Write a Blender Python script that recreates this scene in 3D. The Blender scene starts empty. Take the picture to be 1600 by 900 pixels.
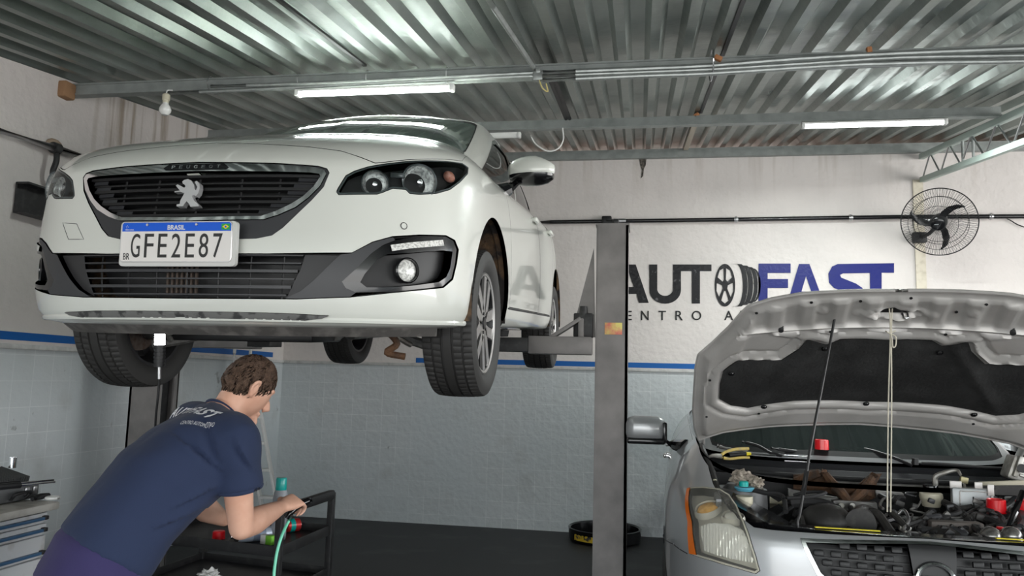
import bpy, bmesh, math, random
import numpy as np
from mathutils import Vector, Matrix, geometry
from math import pi, sin, cos, radians as rad
random.seed(7)
SC = bpy.context.scene
COL = SC.collection

# ------------------------------------------------------------------ camera
CAM_H = 1.467; FPX = 1200.0
PITCH, ROLL, YAW = .1172, .0259, .1660
def cam_axes():
    cy, sy, cp, sp, cr, sr = cos(YAW), sin(YAW), cos(PITCH), sin(PITCH), cos(ROLL), sin(ROLL)
    f0 = np.array([-sy, cy, 0]); r0 = np.array([cy, sy, 0]); u0 = np.array([0, 0, 1.])
    f = f0*cp + u0*sp; u = u0*cp - f0*sp
    return r0*cr + u*sr, u*cr - r0*sr, f
RX, UP, FW = cam_axes(); CC = np.array([0, 0, CAM_H])
cd = bpy.data.cameras.new('camera'); cam = bpy.data.objects.new('camera', cd); COL.objects.link(cam)
cd.sensor_width = 36; cd.lens = FPX/1600*36; cd.clip_start = .05
m = Matrix.Identity(4)
for i, a in enumerate((RX, UP, -FW)):
    for j in range(3): m[j][i] = a[j]
m.translation = Vector(CC); cam.matrix_world = m; SC.camera = cam
def ray(x, y): return FW + RX*((x-800)/FPX) - UP*((y-450)/FPX)
def at(x, y, axis, val):            # the point of a world plane seen at a photo pixel
    d = ray(x, y); t = (val-CC[axis])/d[axis]; return Vector(CC+d*t)

# ------------------------------------------------------------------ light
W = bpy.data.worlds.new('sky'); SC.world = W; W.use_nodes = True
nt = W.node_tree; bg = nt.nodes['Background']
tc = nt.nodes.new('ShaderNodeTexCoord'); sp_ = nt.nodes.new('ShaderNodeSeparateXYZ'); mr = nt.nodes.new('ShaderNodeValToRGB')
nt.links.new(tc.outputs['Generated'], sp_.inputs[0]); nt.links.new(sp_.outputs['Z'], mr.inputs[0])
mr.color_ramp.elements[0].position = .0; mr.color_ramp.elements[0].color = (.30, .30, .29, 1)
mr.color_ramp.elements[1].position = .12; mr.color_ramp.elements[1].color = (.80, .90, .97, 1)
nt.links.new(mr.outputs[0], bg.inputs['Color']); bg.inputs['Strength'].default_value = 2.2
def area(name, loc, rot, sx, sy, power, color=(1, 1, 1)):
    l = bpy.data.lights.new(name, 'AREA'); l.shape = 'RECTANGLE'; l.size = sx; l.size_y = sy; l.energy = power; l.color = color
    o = bpy.data.objects.new(name, l); COL.objects.link(o); o.location = loc; o.rotation_euler = rot; return o
# daylight of the open shop front, behind and beside the camera
area('shop_front_daylight', (1.0, -2.9, 2.3), (rad(84), 0, 0), 8.5, 3.4, 190, (1, .985, .96))
area('side_opening_daylight', (7.2, 3.2, 2.3), (rad(90), 0, rad(78)), 7.0, 3.0, 300, (1, .98, .955))
vs = SC.view_settings; vs.view_transform = 'Standard'; vs.look = 'None'; vs.gamma = 1; vs.use_curve_mapping = False; vs.exposure = 0.80

# ------------------------------------------------------------------ materials
def mat(name, color, rough=.6, metal=0, spec=.5, coat=0, trans=0, ior=1.45, emit=None, estr=0, alpha=1, noise=None, bump=0, bscale=200, sheen=0):
    """noise=(colour2, scale, lo, hi) mottles the base colour; bump adds fine relief"""
    M = bpy.data.materials.new(name); M.use_nodes = True; n = M.node_tree.nodes; L = M.node_tree.links
    b = n['Principled BSDF']; c = (*color, 1)
    b.inputs['Base Color'].default_value = c; b.inputs['Roughness'].default_value = rough; b.inputs['Metallic'].default_value = metal
    b.inputs['Specular IOR Level'].default_value = spec; b.inputs['Coat Weight'].default_value = coat; b.inputs['Coat Roughness'].default_value = .04
    b.inputs['Transmission Weight'].default_value = trans; b.inputs['IOR'].default_value = ior; b.inputs['Alpha'].default_value = alpha
    b.inputs['Sheen Weight'].default_value = sheen
    if emit: b.inputs['Emission Color'].default_value = (*emit, 1); b.inputs['Emission Strength'].default_value = estr
    if noise or bump:
        t = n.new('ShaderNodeTexCoord')
    if noise:
        c2, s, lo, hi = noise
        x = n.new('ShaderNodeTexNoise'); x.inputs['Scale'].default_value = s; x.inputs['Detail'].default_value = 6
        r = n.new('ShaderNodeValToRGB'); r.color_ramp.elements[0].position = lo; r.color_ramp.elements[1].position = hi
        r.color_ramp.elements[0].color = c; r.color_ramp.elements[1].color = (*c2, 1)
        L.new(t.outputs['Object'], x.inputs['Vector']); L.new(x.outputs['Fac'], r.inputs[0]); L.new(r.outputs[0], b.inputs['Base Color'])
    if bump:
        x = n.new('ShaderNodeTexNoise'); x.inputs['Scale'].default_value = bscale; x.inputs['Detail'].default_value = 3
        bp = n.new('ShaderNodeBump'); bp.inputs['Strength'].default_value = bump; bp.inputs['Distance'].default_value = .01
        L.new(t.outputs['Object'], x.inputs['Vector']); L.new(x.outputs['Fac'], bp.inputs['Height']); L.new(bp.outputs[0], b.inputs['Normal'])
    return M
K = {}
K['black'] = mat('black plastic', (.012, .012, .013), .45)
K['gloss_black'] = mat('gloss black plastic', (.006, .006, .007), .16, coat=.3)
K['satin'] = mat('satin charcoal plastic', (.040, .041, .045), .42)
K['rubber'] = mat('rubber', (.02, .02, .021), .7)
K['chrome'] = mat('chrome', (.85, .85, .86), .08, 1)
K['steel'] = mat('brushed steel', (.55, .55, .56), .3, 1)
K['alu'] = mat('cast aluminium', (.5, .49, .46), .5, .8, noise=((.32, .30, .26), 30, .4, .7))
K['galv'] = mat('galvanised steel', (.42, .44, .43), .42, .65, noise=((.30, .32, .31), 14, .35, .7))
K['beam'] = mat('grey painted steel', (.30, .32, .31), .5, .2, noise=((.22, .24, .23), 10, .4, .7))
K['greenbeam'] = mat('pale green painted steel', (.42, .50, .46), .5)
K['dark_steel'] = mat('dark lift steel', (.235, .222, .216), .5, .3, noise=((.16, .152, .148), 7, .35, .7))
K['dark_metal'] = mat('black painted metal', (.022, .022, .023), .5, noise=((.05, .05, .05), 25, .5, .8))
K['white_paint'] = mat('pearl white car paint', (.70, .715, .665), .3, coat=1)
K['silver_paint'] = mat('silver car paint', (.40, .41, .42), .32, .35, coat=.8)
K['under_silver'] = mat('silver hood underside', (.56, .54, .52), .40, .3, noise=((.40, .385, .365), 5, .4, .75))
K['white'] = mat('white plastic', (.75, .75, .73), .4)
K['cream'] = mat('cream plastic', (.62, .58, .45), .45)
K['red'] = mat('red plastic', (.75, .008, .015), .3, coat=.3)
K['blue_stripe'] = mat('blue wall paint', (.004, .10, .36), .5)
K['glass'] = mat('clear glass', (.9, .95, .93), .02, trans=1, ior=1.3)
K['tint'] = mat('green tinted glass', (.42, .58, .50), .03, trans=.85, ior=1.5, spec=1)
K['dark_glass'] = mat('dark cabin glass', (.02, .025, .024), .03, trans=.35, ior=1.45, spec=1)
K['lamp'] = mat('lit tube diffuser', (1, 1, 1), .4, emit=(.93, 1, .98), estr=9)
K['worklamp'] = mat('lit work lamp', (1, 1, 1), .4, emit=(1, 1, 1), estr=22)
K['skin'] = mat('skin', (.62, .34, .24), .5, spec=.35, noise=((.70, .42, .31), 14, .35, .7))
K['hair'] = mat('short brown hair', (.055, .030, .019), .55, noise=((.17, .105, .07), 60, .35, .75), bump=.9, bscale=260)
K['shirt'] = mat('navy cotton', (.017, .028, .070), .9, sheen=.05, bump=.12, bscale=500)
K['trousers'] = mat('purple navy cotton', (.034, .027, .098), .9, sheen=.05, bump=.12, bscale=500)
K['rust'] = mat('rusty brown metal', (.10, .048, .022), .8, noise=((.035, .022, .015), 22, .35, .7), bump=.5, bscale=90)
K['engine_dark'] = mat('grimy black engine plastic', (.022, .021, .02), .5, noise=((.06, .055, .05), 30, .5, .8))
K['engine_grey'] = mat('grey engine casting', (.23, .225, .215), .5, .5, noise=((.12, .115, .11), 24, .4, .7))
K['yellow'] = mat('yellow label', (.75, .62, .02), .5)
K['paper'] = mat('crumpled white paper', (.8, .8, .78), .9, bump=.5, bscale=40)

# ------------------------------------------------------------------ tagging
def tag(o, label=None, cat=None, group=None, kind=None):
    if label: o['label'] = label
    if cat: o['category'] = cat
    if group: o['group'] = group
    if kind: o['kind'] = kind
    return o
def thing(name, label, cat, M=None, group=None, loc=None):
    o = bpy.data.objects.new(name, None); COL.objects.link(o); o.empty_display_size = .1
    if M is not None: o.matrix_world = M
    if loc is not None: o.matrix_world = Matrix.Translation(Vector(loc))
    o['M'] = 0; del o['M']
    MW[o.name] = o.matrix_world.copy()
    return tag(o, label, cat, group)
MW = {}
def sub(name, parent): return parent

# ------------------------------------------------------------------ mesh builder
def frame_of(d, up=Vector((0, 0, 1))):
    d = Vector(d).normalized(); a = d.cross(up)
    if a.length < 1e-4: a = d.cross(Vector((0, 1, 0)))
    a.normalize(); b = a.cross(d).normalized(); return a, b, d
class MB:
    def __init__(s): s.v = []; s.f = []; s.n = None
    def add(s, vs_, fs):
        k = len(s.v); s.v += [tuple(p) for p in vs_]; s.f += [tuple(i+k for i in f) for f in fs]; return s
    def box(s, c, size, R=None, bev=0):
        x, y, z = size[0]/2, size[1]/2, size[2]/2; b = min(bev, x*.9, y*.9, z*.9)
        if b <= 0:
            P = [(-x,-y,-z),(x,-y,-z),(x,y,-z),(-x,y,-z),(-x,-y,z),(x,-y,z),(x,y,z),(-x,y,z)]
            Fs = [(3,2,1,0),(4,5,6,7),(0,1,5,4),(1,2,6,5),(2,3,7,6),(3,0,4,7)]
        else:
            bm = bmesh.new(); bmesh.ops.create_cube(bm, size=1)
            for q in bm.verts: q.co = Vector((q.co.x*2*x, q.co.y*2*y, q.co.z*2*z))
            bmesh.ops.bevel(bm, geom=bm.edges[:], offset=b, segments=2, affect='EDGES', profile=.5)
            bm.verts.index_update(); P = [q.co[:] for q in bm.verts]; Fs = [[q.index for q in f.verts] for f in bm.faces]; bm.free()
        if R is not None: P = [R @ Vector(p) for p in P]
        return s.add([Vector(p)+Vector(c) for p in P], Fs)
    def bar(s, p0, p1, w, h, up=Vector((0, 0, 1)), bev=0):      # box between two points; w across, h along up
        p0, p1 = Vector(p0), Vector(p1); a, b, d = frame_of(p1-p0, up)
        R = Matrix((a, d, b)).transposed()
        return s.box((p0+p1)/2, (w, (p1-p0).length, h), R, bev)
    def cyl(s, p0, p1, r0, r1=None, n=16, caps=True):
        r1 = r0 if r1 is None else r1; p0, p1 = Vector(p0), Vector(p1); a, b, d = frame_of(p1-p0)
        P = [p+(a*cos(2*pi*i/n)+b*sin(2*pi*i/n))*r for p, r in ((p0, r0), (p1, r1)) for i in range(n)]
        Fs = [(i, (i+1) % n, n+(i+1) % n, n+i) for i in range(n)]
        if caps: Fs += [tuple(range(n))[::-1], tuple(range(n, 2*n))]
        return s.add(P, Fs)
    def tube(s, pts, r, n=8, closed=False, caps=True, smooth=0):
        pts = [Vector(p) for p in pts]
        if smooth: pts = crom(pts, smooth, closed)
        N = len(pts); P = []; rs = r if isinstance(r, (list, tuple)) else [r]*N
        if len(rs) != N: rs = list(np.interp(np.linspace(0, 1, N), np.linspace(0, 1, len(rs)), rs))
        a = None
        for i, p in enumerate(pts):
            t = (pts[(i+1) % N]-pts[i-1]) if closed else (pts[min(i+1, N-1)]-pts[max(i-1, 0)])
            if t.length < 1e-9: t = Vector((0, 0, 1))
            t.normalize()
            if a is None: a, b, _ = frame_of(t)
            else:
                a = (a-t*a.dot(t)); a = a.normalized() if a.length > 1e-6 else frame_of(t)[0]; b = a.cross(t)*-1
            P += [p+(a*cos(2*pi*k/n)+b*sin(2*pi*k/n))*rs[i] for k in range(n)]
        Fs = []
        for i in range(N if closed else N-1):
            j = (i+1) % N
            for k in range(n): Fs.append((i*n+k, i*n+(k+1) % n, j*n+(k+1) % n, j*n+k))
        if not closed and caps: Fs += [tuple(range(n))[::-1], tuple(range((N-1)*n, N*n))]
        return s.add(P, Fs)
    def lathe(s, prof, n=32, M=None):            # prof: (radius, height) along local z
        P = []; Fs = []; m_ = len(prof)
        for i in range(n):
            a = 2*pi*i/n; P += [Vector((r*cos(a), r*sin(a), z)) for r, z in prof]
        for i in range(n):
            j = (i+1) % n
            for k in range(m_-1):
                Fs.append((i*m_+k, j*m_+k, j*m_+k+1, i*m_+k+1))
        if M is not None: P = [M @ p for p in P]
        return s.add(P, Fs)
    def prism(s, poly, h, M=None, h0=0):         # 2D outline in local xy pushed along z from h0 to h
        n = len(poly); P = [Vector((x, y, z)) for z in (h0, h) for x, y in poly]
        tris = geometry.tessellate_polygon([[Vector((x, y, 0)) for x, y in poly]])
        Fs = [tuple(t) for t in tris]+[tuple(i+n for i in t) for t in tris]+[(i, (i+1) % n, n+(i+1) % n, n+i) for i in range(n)]
        if M is not None: P = [M @ p for p in P]
        return s.add(P, Fs)
    def grid(s, rows, closed=False):             # rows of equal-length point lists
        n = len(rows[0]); P = [p for r in rows for p in r]; Fs = []
        for i in range(len(rows)-1):
            for k in range(n if closed else n-1):
                Fs.append((i*n+k, i*n+(k+1) % n, (i+1)*n+(k+1) % n, (i+1)*n+k))
        return s.add(P, Fs)
    def ball(s, c, r, n=16, M=None):
        r = (r, r, r) if not isinstance(r, (tuple, list)) else r; rows = []
        for i in range(n//2+1):
            a = pi*i/(n//2); rows.append([Vector((r[0]*sin(a)*cos(2*pi*k/n), r[1]*sin(a)*sin(2*pi*k/n), r[2]*cos(a))) for k in range(n)])
        rows = [[(M @ p if M is not None else p)+Vector(c) for p in row] for row in rows]
        return s.grid(rows, True)
    def xf(s, M): s.v = [tuple(M @ Vector(p)) for p in s.v]; return s
    def build(s, name, m, parent=None, smooth=35, world=False, label=None, M=None, fix=True):
        me = bpy.data.meshes.new(name); V = s.v
        if M is not None: V = [tuple(M @ Vector(p)) for p in V]
        o = bpy.data.objects.new(name, me); COL.objects.link(o)
        if parent is not None:
            if world: I = MW[parent.name].inverted(); V = [tuple(I @ Vector(p)) for p in V]
            o.parent = parent; MW[o.name] = MW[parent.name]
        else: MW[o.name] = Matrix.Identity(4)
        me.from_pydata(V, [], s.f); me.validate()
        if fix and s.n is None:
            bm = bmesh.new(); bm.from_mesh(me); bmesh.ops.remove_doubles(bm, verts=bm.verts[:], dist=1e-5); bmesh.ops.recalc_face_normals(bm, faces=bm.faces[:]); bm.to_mesh(me); bm.free()
        if smooth:
            me.shade_smooth()
            if s.n is None: me.set_sharp_from_angle(angle=rad(smooth))
        if s.n is not None and len(s.n) == len(me.vertices): me.normals_split_custom_set_from_vertices([tuple(q) for q in s.n])
        if isinstance(m, (list, tuple)):
            for q in m: me.materials.append(q)
        else: me.materials.append(m)
        if label: o['label'] = label
        return o
def solo(mb, name, m, label, cat, origin=None, group=None, smooth=35):
    """a thing that is one mesh; its origin moves to the given point"""
    if origin is None:
        A = np.array(mb.v); origin = ((A[:, 0].min()+A[:, 0].max())/2, (A[:, 1].min()+A[:, 1].max())/2, A[:, 2].min())
    o = mb.build(name, m, smooth=smooth, M=Matrix.Translation(-Vector(origin))); o.location = origin; MW[o.name] = Matrix.Translation(Vector(origin))
    return tag(o, label, cat, group)
def crom(pts, k=6, closed=False):
    pts = [Vector(p) for p in pts]; N = len(pts); out = []
    for i in range(N if closed else N-1):
        p0 = pts[i-1] if (i > 0 or closed) else pts[0]*2-pts[1]; p1 = pts[i]; p2 = pts[(i+1) % N]
        p3 = pts[(i+2) % N] if (i+2 < N or closed) else pts[-1]*2-pts[-2]
        for j in range(k):
            t = j/k; out.append(.5*((2*p1)+(p2-p0)*t+(2*p0-5*p1+4*p2-p3)*t*t+(3*p1-p0-3*p2+p3)*t**3))
    if not closed: out.append(pts[-1].copy())
    return out
def crom2(pts, k=6, closed=False): return [(p.x, p.y) for p in crom([Vector((a, b, 0)) for a, b in pts], k, closed)]
def rrect(w, h, r, n=5, cx=0, cy=0):
    o = []
    for sx, sy, a0 in ((1, 1, 0), (-1, 1, 90), (-1, -1, 180), (1, -1, 270)):
        for i in range(n+1):
            a = rad(a0+90*i/n); o.append((cx+sx*(w/2-r)+r*cos(a), cy+sy*(h/2-r)+r*sin(a)))
    return o
def text_mesh(body, size, M, depth=.002, width=None, font_shear=0, spacing=1, offset=0):
    """letters as solid geometry in a local xy frame, M places it. Returns an MB"""
    c = bpy.data.curves.new('t', 'FONT'); c.body = body; c.size = size; c.extrude = depth/2; c.shear = font_shear; c.space_character = spacing; c.offset = offset; c.resolution_u = 5
    o = bpy.data.objects.new('t', c); COL.objects.link(o); dg = bpy.context.evaluated_depsgraph_get(); dg.update()
    me = bpy.data.meshes.new_from_object(o.evaluated_get(dg)); P = [v.co.copy() for v in me.vertices]; Fs = [tuple(f.vertices) for f in me.polygons]
    bpy.data.objects.remove(o); bpy.data.curves.remove(c)
    x0 = min(p.x for p in P); x1 = max(p.x for p in P); y0 = min(p.y for p in P); y1 = max(p.y for p in P)
    bpy.data.meshes.remove(me)
    P = [Vector(((p.x-x0)/(x1-x0), (p.y-y0)/(y1-y0), p.z)) for p in P]   # unit box, M scales
    mb = MB(); mb.add([M @ p for p in P], Fs); return mb
def basis(o, ex, ey, ez):
    m_ = Matrix.Identity(4)
    for i, a in enumerate((Vector(ex), Vector(ey), Vector(ez))):
        for j in range(3): m_[j][i] = a[j]
    m_.translation = Vector(o); return m_
def copy_thing(src, M, label=None, group=None):
    """a copy of a thing with copies of its parts and sub-parts; M is the new world matrix"""
    r = src.copy(); COL.objects.link(r); r.matrix_world = M; MW[r.name] = M.copy()
    if label: r['label'] = label
    if group: r['group'] = group
    for ch in list(src.children):
        c = ch.copy(); COL.objects.link(c); c.parent = r; MW[c.name] = M.copy()
        for g in list(ch.children):
            d = g.copy(); COL.objects.link(d); d.parent = c; MW[d.name] = M.copy()
    return r
# ================================================================== the room
YW, XL = 7.674, -3.727                     # back wall, left wall
def floor_z(y): return .0288*(YW-y)        # the slab falls gently towards the back wall
def roof_z(y): return 3.27+.138*(y-3.78)   # underside of the sheet
YF, XR = -3.2, 7.5
def wall_mat(name, axis):
    """plaster above, painted 16 cm tiles below a ledge at 1.567 m"""
    M = bpy.data.materials.new(name); M.use_nodes = True; n = M.node_tree.nodes; L = M.node_tree.links; b = n['Principled BSDF']
    g = n.new('ShaderNodeNewGeometry'); sx = n.new('ShaderNodeSeparateXYZ'); L.new(g.outputs['Position'], sx.inputs[0])
    cb = n.new('ShaderNodeCombineXYZ'); L.new(sx.outputs[axis], cb.inputs[0]); L.new(sx.outputs['Z'], cb.inputs[1])
    mp = n.new('ShaderNodeMapping'); mp.inputs['Location'].default_value = (.05, -.095 if axis == 'X' else -.095, 0); L.new(cb.outputs[0], mp.inputs[0])
    br = n.new('ShaderNodeTexBrick'); br.offset = 0; br.inputs['Scale'].default_value = 1; br.inputs['Brick Width'].default_value = .16; br.inputs['Row Height'].default_value = .16
    br.inputs['Mortar Size'].default_value = .0022; br.inputs['Mortar Smooth'].default_value = .1
    for k, c in (('Color1', (.53, .56, .57)), ('Color2', (.49, .52, .53)), ('Mortar', (.66, .68, .68))): br.inputs[k].default_value = (*c, 1)
    L.new(mp.outputs[0], br.inputs['Vector'])
    def noise(s, d=5, vec=g.outputs['Position']):
        x = n.new('ShaderNodeTexNoise'); x.inputs['Scale'].default_value = s; x.inputs['Detail'].default_value = d; L.new(vec, x.inputs['Vector']); return x.outputs['Fac']
    def ramp(f, lo, hi, c0=(0, 0, 0), c1=(1, 1, 1)):
        r = n.new('ShaderNodeValToRGB'); r.color_ramp.elements[0].position = lo; r.color_ramp.elements[1].position = hi
        r.color_ramp.elements[0].color = (*c0, 1); r.color_ramp.elements[1].color = (*c1, 1); L.new(f, r.inputs[0]); return r.outputs[0]
    def mix(f, a, b_, mode='MIX'):
        x = n.new('ShaderNodeMix'); x.data_type = 'RGBA'; x.blend_type = mode
        if isinstance(f, float): x.inputs[0].default_value = f
        else: L.new(f, x.inputs[0])
        for s_, q in ((6, a), (7, b_)):
            if isinstance(q, tuple): x.inputs[s_].default_value = (*q, 1)
            else: L.new(q, x.inputs[s_])
        return x.outputs[2]
    # paint over the joints fades them out in places
    joint = mix(ramp(noise(1.3, 2), .35, .62), (.51, .55, .565), br.outputs['Color'])
    joint = mix(ramp(noise(3.1, 6), .60, .80), joint, (.42, .44, .44))
    dots = mix(ramp(noise(9, 4), .70, .76), joint, (.27, .28, .28))
    zt = n.new('ShaderNodeMath'); zt.operation = 'GREATER_THAN'; zt.inputs[1].default_value = 1.567; L.new(sx.outputs['Z'], zt.inputs[0])
    pl = mix(ramp(noise(2.2, 6), .4, .75), (.655, .612, .588), (.585, .55, .53))
    # brown runs under the roof edge (stain shape of its own: streaks stretched downwards)
    st = n.new('ShaderNodeMapping'); st.inputs['Scale'].default_value = (9, 9, .5); L.new(g.outputs['Position'], st.inputs[0])
    sk = ramp(noise(1.6, 5, st.outputs[0]), .52, .68)
    if axis == 'Y':
        lo = n.new('ShaderNodeMapRange'); lo.inputs[1].default_value = 4.5; lo.inputs[2].default_value = 4.8; L.new(sx.outputs['Y'], lo.inputs[0])
        hi = n.new('ShaderNodeMapRange'); hi.inputs[1].default_value = 2.6; hi.inputs[2].default_value = 3.1; L.new(sx.outputs['Z'], hi.inputs[0])
    else:
        lo = n.new('ShaderNodeMapRange'); lo.inputs[1].default_value = 3.0; lo.inputs[2].default_value = 3.7; L.new(sx.outputs['Z'], lo.inputs[0]); hi = lo
    mu = n.new('ShaderNodeMath'); mu.operation = 'MULTIPLY'; L.new(lo.outputs[0], mu.inputs[0]); L.new(hi.outputs[0], mu.inputs[1])
    m2 = n.new('ShaderNodeMath'); m2.operation = 'MULTIPLY'; L.new(mu.outputs[0], m2.inputs[0]); L.new(sk, m2.inputs[1])
    m3 = n.new('ShaderNodeMath'); m3.operation = 'MULTIPLY'; m3.inputs[1].default_value = .8 if axis == 'Y' else .25; L.new(m2.outputs[0], m3.inputs[0])
    pl = mix(m3.outputs[0], pl, (.27, .21, .15))
    L.new(mix(zt.outputs[0], dots, pl), b.inputs['Base Color'])
    b.inputs['Roughness'].default_value = .55
    bp = n.new('ShaderNodeBump'); bp.inputs['Strength'].default_value = .35; bp.inputs['Distance'].default_value = .02
    L.new(noise(18, 6), bp.inputs['Height']); L.new(bp.outputs[0], b.inputs['Normal'])
    return M
K['wall_x'] = wall_mat('back wall plaster and tiles', 'X'); K['wall_y'] = wall_mat('left wall plaster and tiles', 'Y')
def struct(mb, name, m, smooth=0):
    o = mb.build(name, m, smooth=smooth); o['kind'] = 'structure'; return o
w = MB(); w.box(((XL+XR)/2, YW+.1, 1.86), (XR-XL+.4, .2, 3.72)); struct(w, 'wall_back', K['wall_x'])
# left wall: its top follows the roof
def slab(x0, x1, pts):
    mb = MB(); n_ = len(pts); P = [(x0, y, z) for y, z in pts]+[(x1, y, z) for y, z in pts]
    mb.add(P, [tuple(range(n_))[::-1], tuple(range(n_, 2*n_))]+[(i, (i+1) % n_, n_+(i+1) % n_, n_+i) for i in range(n_)]); return mb
struct(slab(XL-.2, XL, [(YF, 0), (YW+.2, 0), (YW+.2, roof_z(YW)+.02), (YF, roof_z(YF)+.02)]), 'wall_left', K['wall_y'])
fm = bpy.data.materials.new('black rubber floor tiles'); fm.use_nodes = True
n = fm.node_tree.nodes; L = fm.node_tree.links; b = n['Principled BSDF']; g = n.new('ShaderNodeNewGeometry')
br = n.new('ShaderNodeTexBrick'); br.offset = 0; br.inputs['Scale'].default_value = 1; br.inputs['Brick Width'].default_value = .5; br.inputs['Row Height'].default_value = .5; br.inputs['Mortar Size'].default_value = .004
for k, c in (('Color1', (.009, .0095, .010)), ('Color2', (.012, .0125, .013)), ('Mortar', (.006, .006, .006))): br.inputs[k].default_value = (*c, 1)
nz = n.new('ShaderNodeTexNoise'); nz.inputs['Scale'].default_value = 2.5; nz.inputs['Detail'].default_value = 8
rp = n.new('ShaderNodeValToRGB'); rp.color_ramp.elements[0].position = .55; rp.color_ramp.elements[1].position = .8; rp.color_ramp.elements[1].color = (.035, .037, .038, 1); rp.color_ramp.elements[0].color = (0, 0, 0, 1)
ad = n.new('ShaderNodeMix'); ad.data_type = 'RGBA'; ad.blend_type = 'ADD'; ad.inputs[0].default_value = 1
L.new(g.outputs['Position'], br.inputs['Vector']); L.new(g.outputs['Position'], nz.inputs['Vector']); L.new(nz.outputs['Fac'], rp.inputs[0]); L.new(br.outputs['Color'], ad.inputs[6]); L.new(rp.outputs[0], ad.inputs[7]); L.new(ad.outputs[2], b.inputs['Base Color'])
b.inputs['Roughness'].default_value = .55
K['floor'] = fm
struct(slab(XL-.2, XR+.2, [(YF, floor_z(YF)-.15), (YW+.2, -.15), (YW+.2, floor_z(YW+.2)), (YF, floor_z(YF))]), 'floor', K['floor'])
# pavement of the forecourt outside, ahead of the open front
struct(MB().box((2, YF-5, .15), (30, 10, .3)), 'ground', mat('pale concrete forecourt', (.42, .41, .39), .8, noise=((.32, .31, .30), 3, .4, .7)))
# ledge and painted stripe
lg = mat('white painted ledge', (.60, .60, .585), .6, noise=((.42, .42, .41), 12, .45, .7), bump=.3, bscale=30)
struct(MB().box(((XL+XR)/2, YW-.012, 1.582), (XR-XL, .026, .03), bev=.006), 'trim_1', lg, 30)
struct(MB().box((XL+.012, (YF+YW)/2, 1.582), (.026, YW-YF-.03, .03), bev=.006), 'trim_2', lg, 30)
sA = at(650, 563, 1, YW).x
solo(MB().box(((sA+XR)/2, YW-.0015, 1.628), (XR-sA, .003, .05)), 'wall_stripe', K['blue_stripe'], 'blue painted stripe along the back wall above the tiles', 'stripe', smooth=0)
y1_ = at(426, 556, 0, XL).y
solo(MB().box((XL+.0015, (2+y1_)/2, 1.645), (.003, y1_-2, .05)), 'wall_stripe', K['blue_stripe'], 'blue painted stripe on the left wall behind the lifted car', 'stripe', smooth=0)
# corrugated roof
rm = bpy.data.materials.new('galvanised roof sheet'); rm.use_nodes = True; n = rm.node_tree.nodes; L = rm.node_tree.links; b = n['Principled BSDF']
g = n.new('ShaderNodeNewGeometry'); b.inputs['Metallic'].default_value = .75; b.inputs['Roughness'].default_value = .3
nz = n.new('ShaderNodeTexNoise'); nz.inputs['Scale'].default_value = 1.7; nz.inputs['Detail'].default_value = 7
mp = n.new('ShaderNodeMapping'); mp.inputs['Scale'].default_value = (2.2, .5, 1); L.new(g.outputs['Position'], mp.inputs[0]); L.new(mp.outputs[0], nz.inputs['Vector'])
rp = n.new('ShaderNodeValToRGB'); e = rp.color_ramp.elements; e[0].position = .35; e[0].color = (.17, .195, .18, 1); e[1].position = .65; e[1].color = (.33, .365, .345, 1)
L.new(nz.outputs['Fac'], rp.inputs[0]); L.new(rp.outputs[0], b.inputs['Base Color'])
n2 = n.new('ShaderNodeTexNoise'); n2.inputs['Scale'].default_value = 5; n2.inputs['Detail'].default_value = 4; L.new(g.outputs['Position'], n2.inputs['Vector'])
bp = n.new('ShaderNodeBump'); bp.inputs['Strength'].default_value = .25; bp.inputs['Distance'].default_value = .03; L.new(n2.outputs['Fac'], bp.inputs['Height']); L.new(bp.outputs[0], b.inputs['Normal'])
rr = n.new('ShaderNodeMapRange'); rr.inputs[3].default_value = .22; rr.inputs[4].default_value = .42; L.new(nz.outputs['Fac'], rr.inputs[0]); L.new(rr.outputs[0], b.inputs['Roughness'])
K['roof'] = rm
PIT = .183; DEP = .044
def roof_profile(x0, x1):
    xs = []; x = x0
    while x < x1:
        for dx, z in ((0, 0), (.050, 0), (.080, DEP), (.153, DEP)): xs.append((x+dx, z))
        x += PIT
    return xs
mb = MB(); prof = roof_profile(XL-.25, XR)
ys = [YF, 0, 2, 4.36, 6.0, YW+.9]
mb.grid([[Vector((x, y, roof_z(y)+.012+z)) for x, z in prof] for y in ys])
mb.grid([[Vector((x, y, roof_z(y)+.016+z)) for x, z in prof[::-1]] for y in ys])
struct(mb, 'ceiling', K['roof'])
# dark gaps where roof sheets overlap, seen as black seams
for i, (a, c) in enumerate((((442, 0), (580, 112)), ((1152, 0), (1095, 190)))):
    P = []
    for q in (a, c):
        d = ray(*q); t = (roof_z(0)+.008-CC[2])/(d[2]-.138*d[1]); P.append(Vector(CC+d*t))
    xm = (P[0].x+P[1].x)/2
    solo(MB().bar((xm, P[0].y-1.5, roof_z(P[0].y-1.5)+.006), (xm, 6.0 if i else 4.3, roof_z(6.0 if i else 4.3)+.006), .022, .014), 'roof_seam', K['black'],
         ['black seam strip between roof sheets, left one above the fluorescent lamp', 'black seam strip between roof sheets, right of the junction box'][i], 'roof seam', smooth=0)
# wall plate on top of the back wall
struct(MB().box(((XL+XR)/2, YW-.02, 3.745), (XR-XL, .10, .085)).bar((XL, YW-.075, 3.725), (XR, YW-.075, 3.725), .012, .06), 'trim_3', K['beam'])
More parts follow.
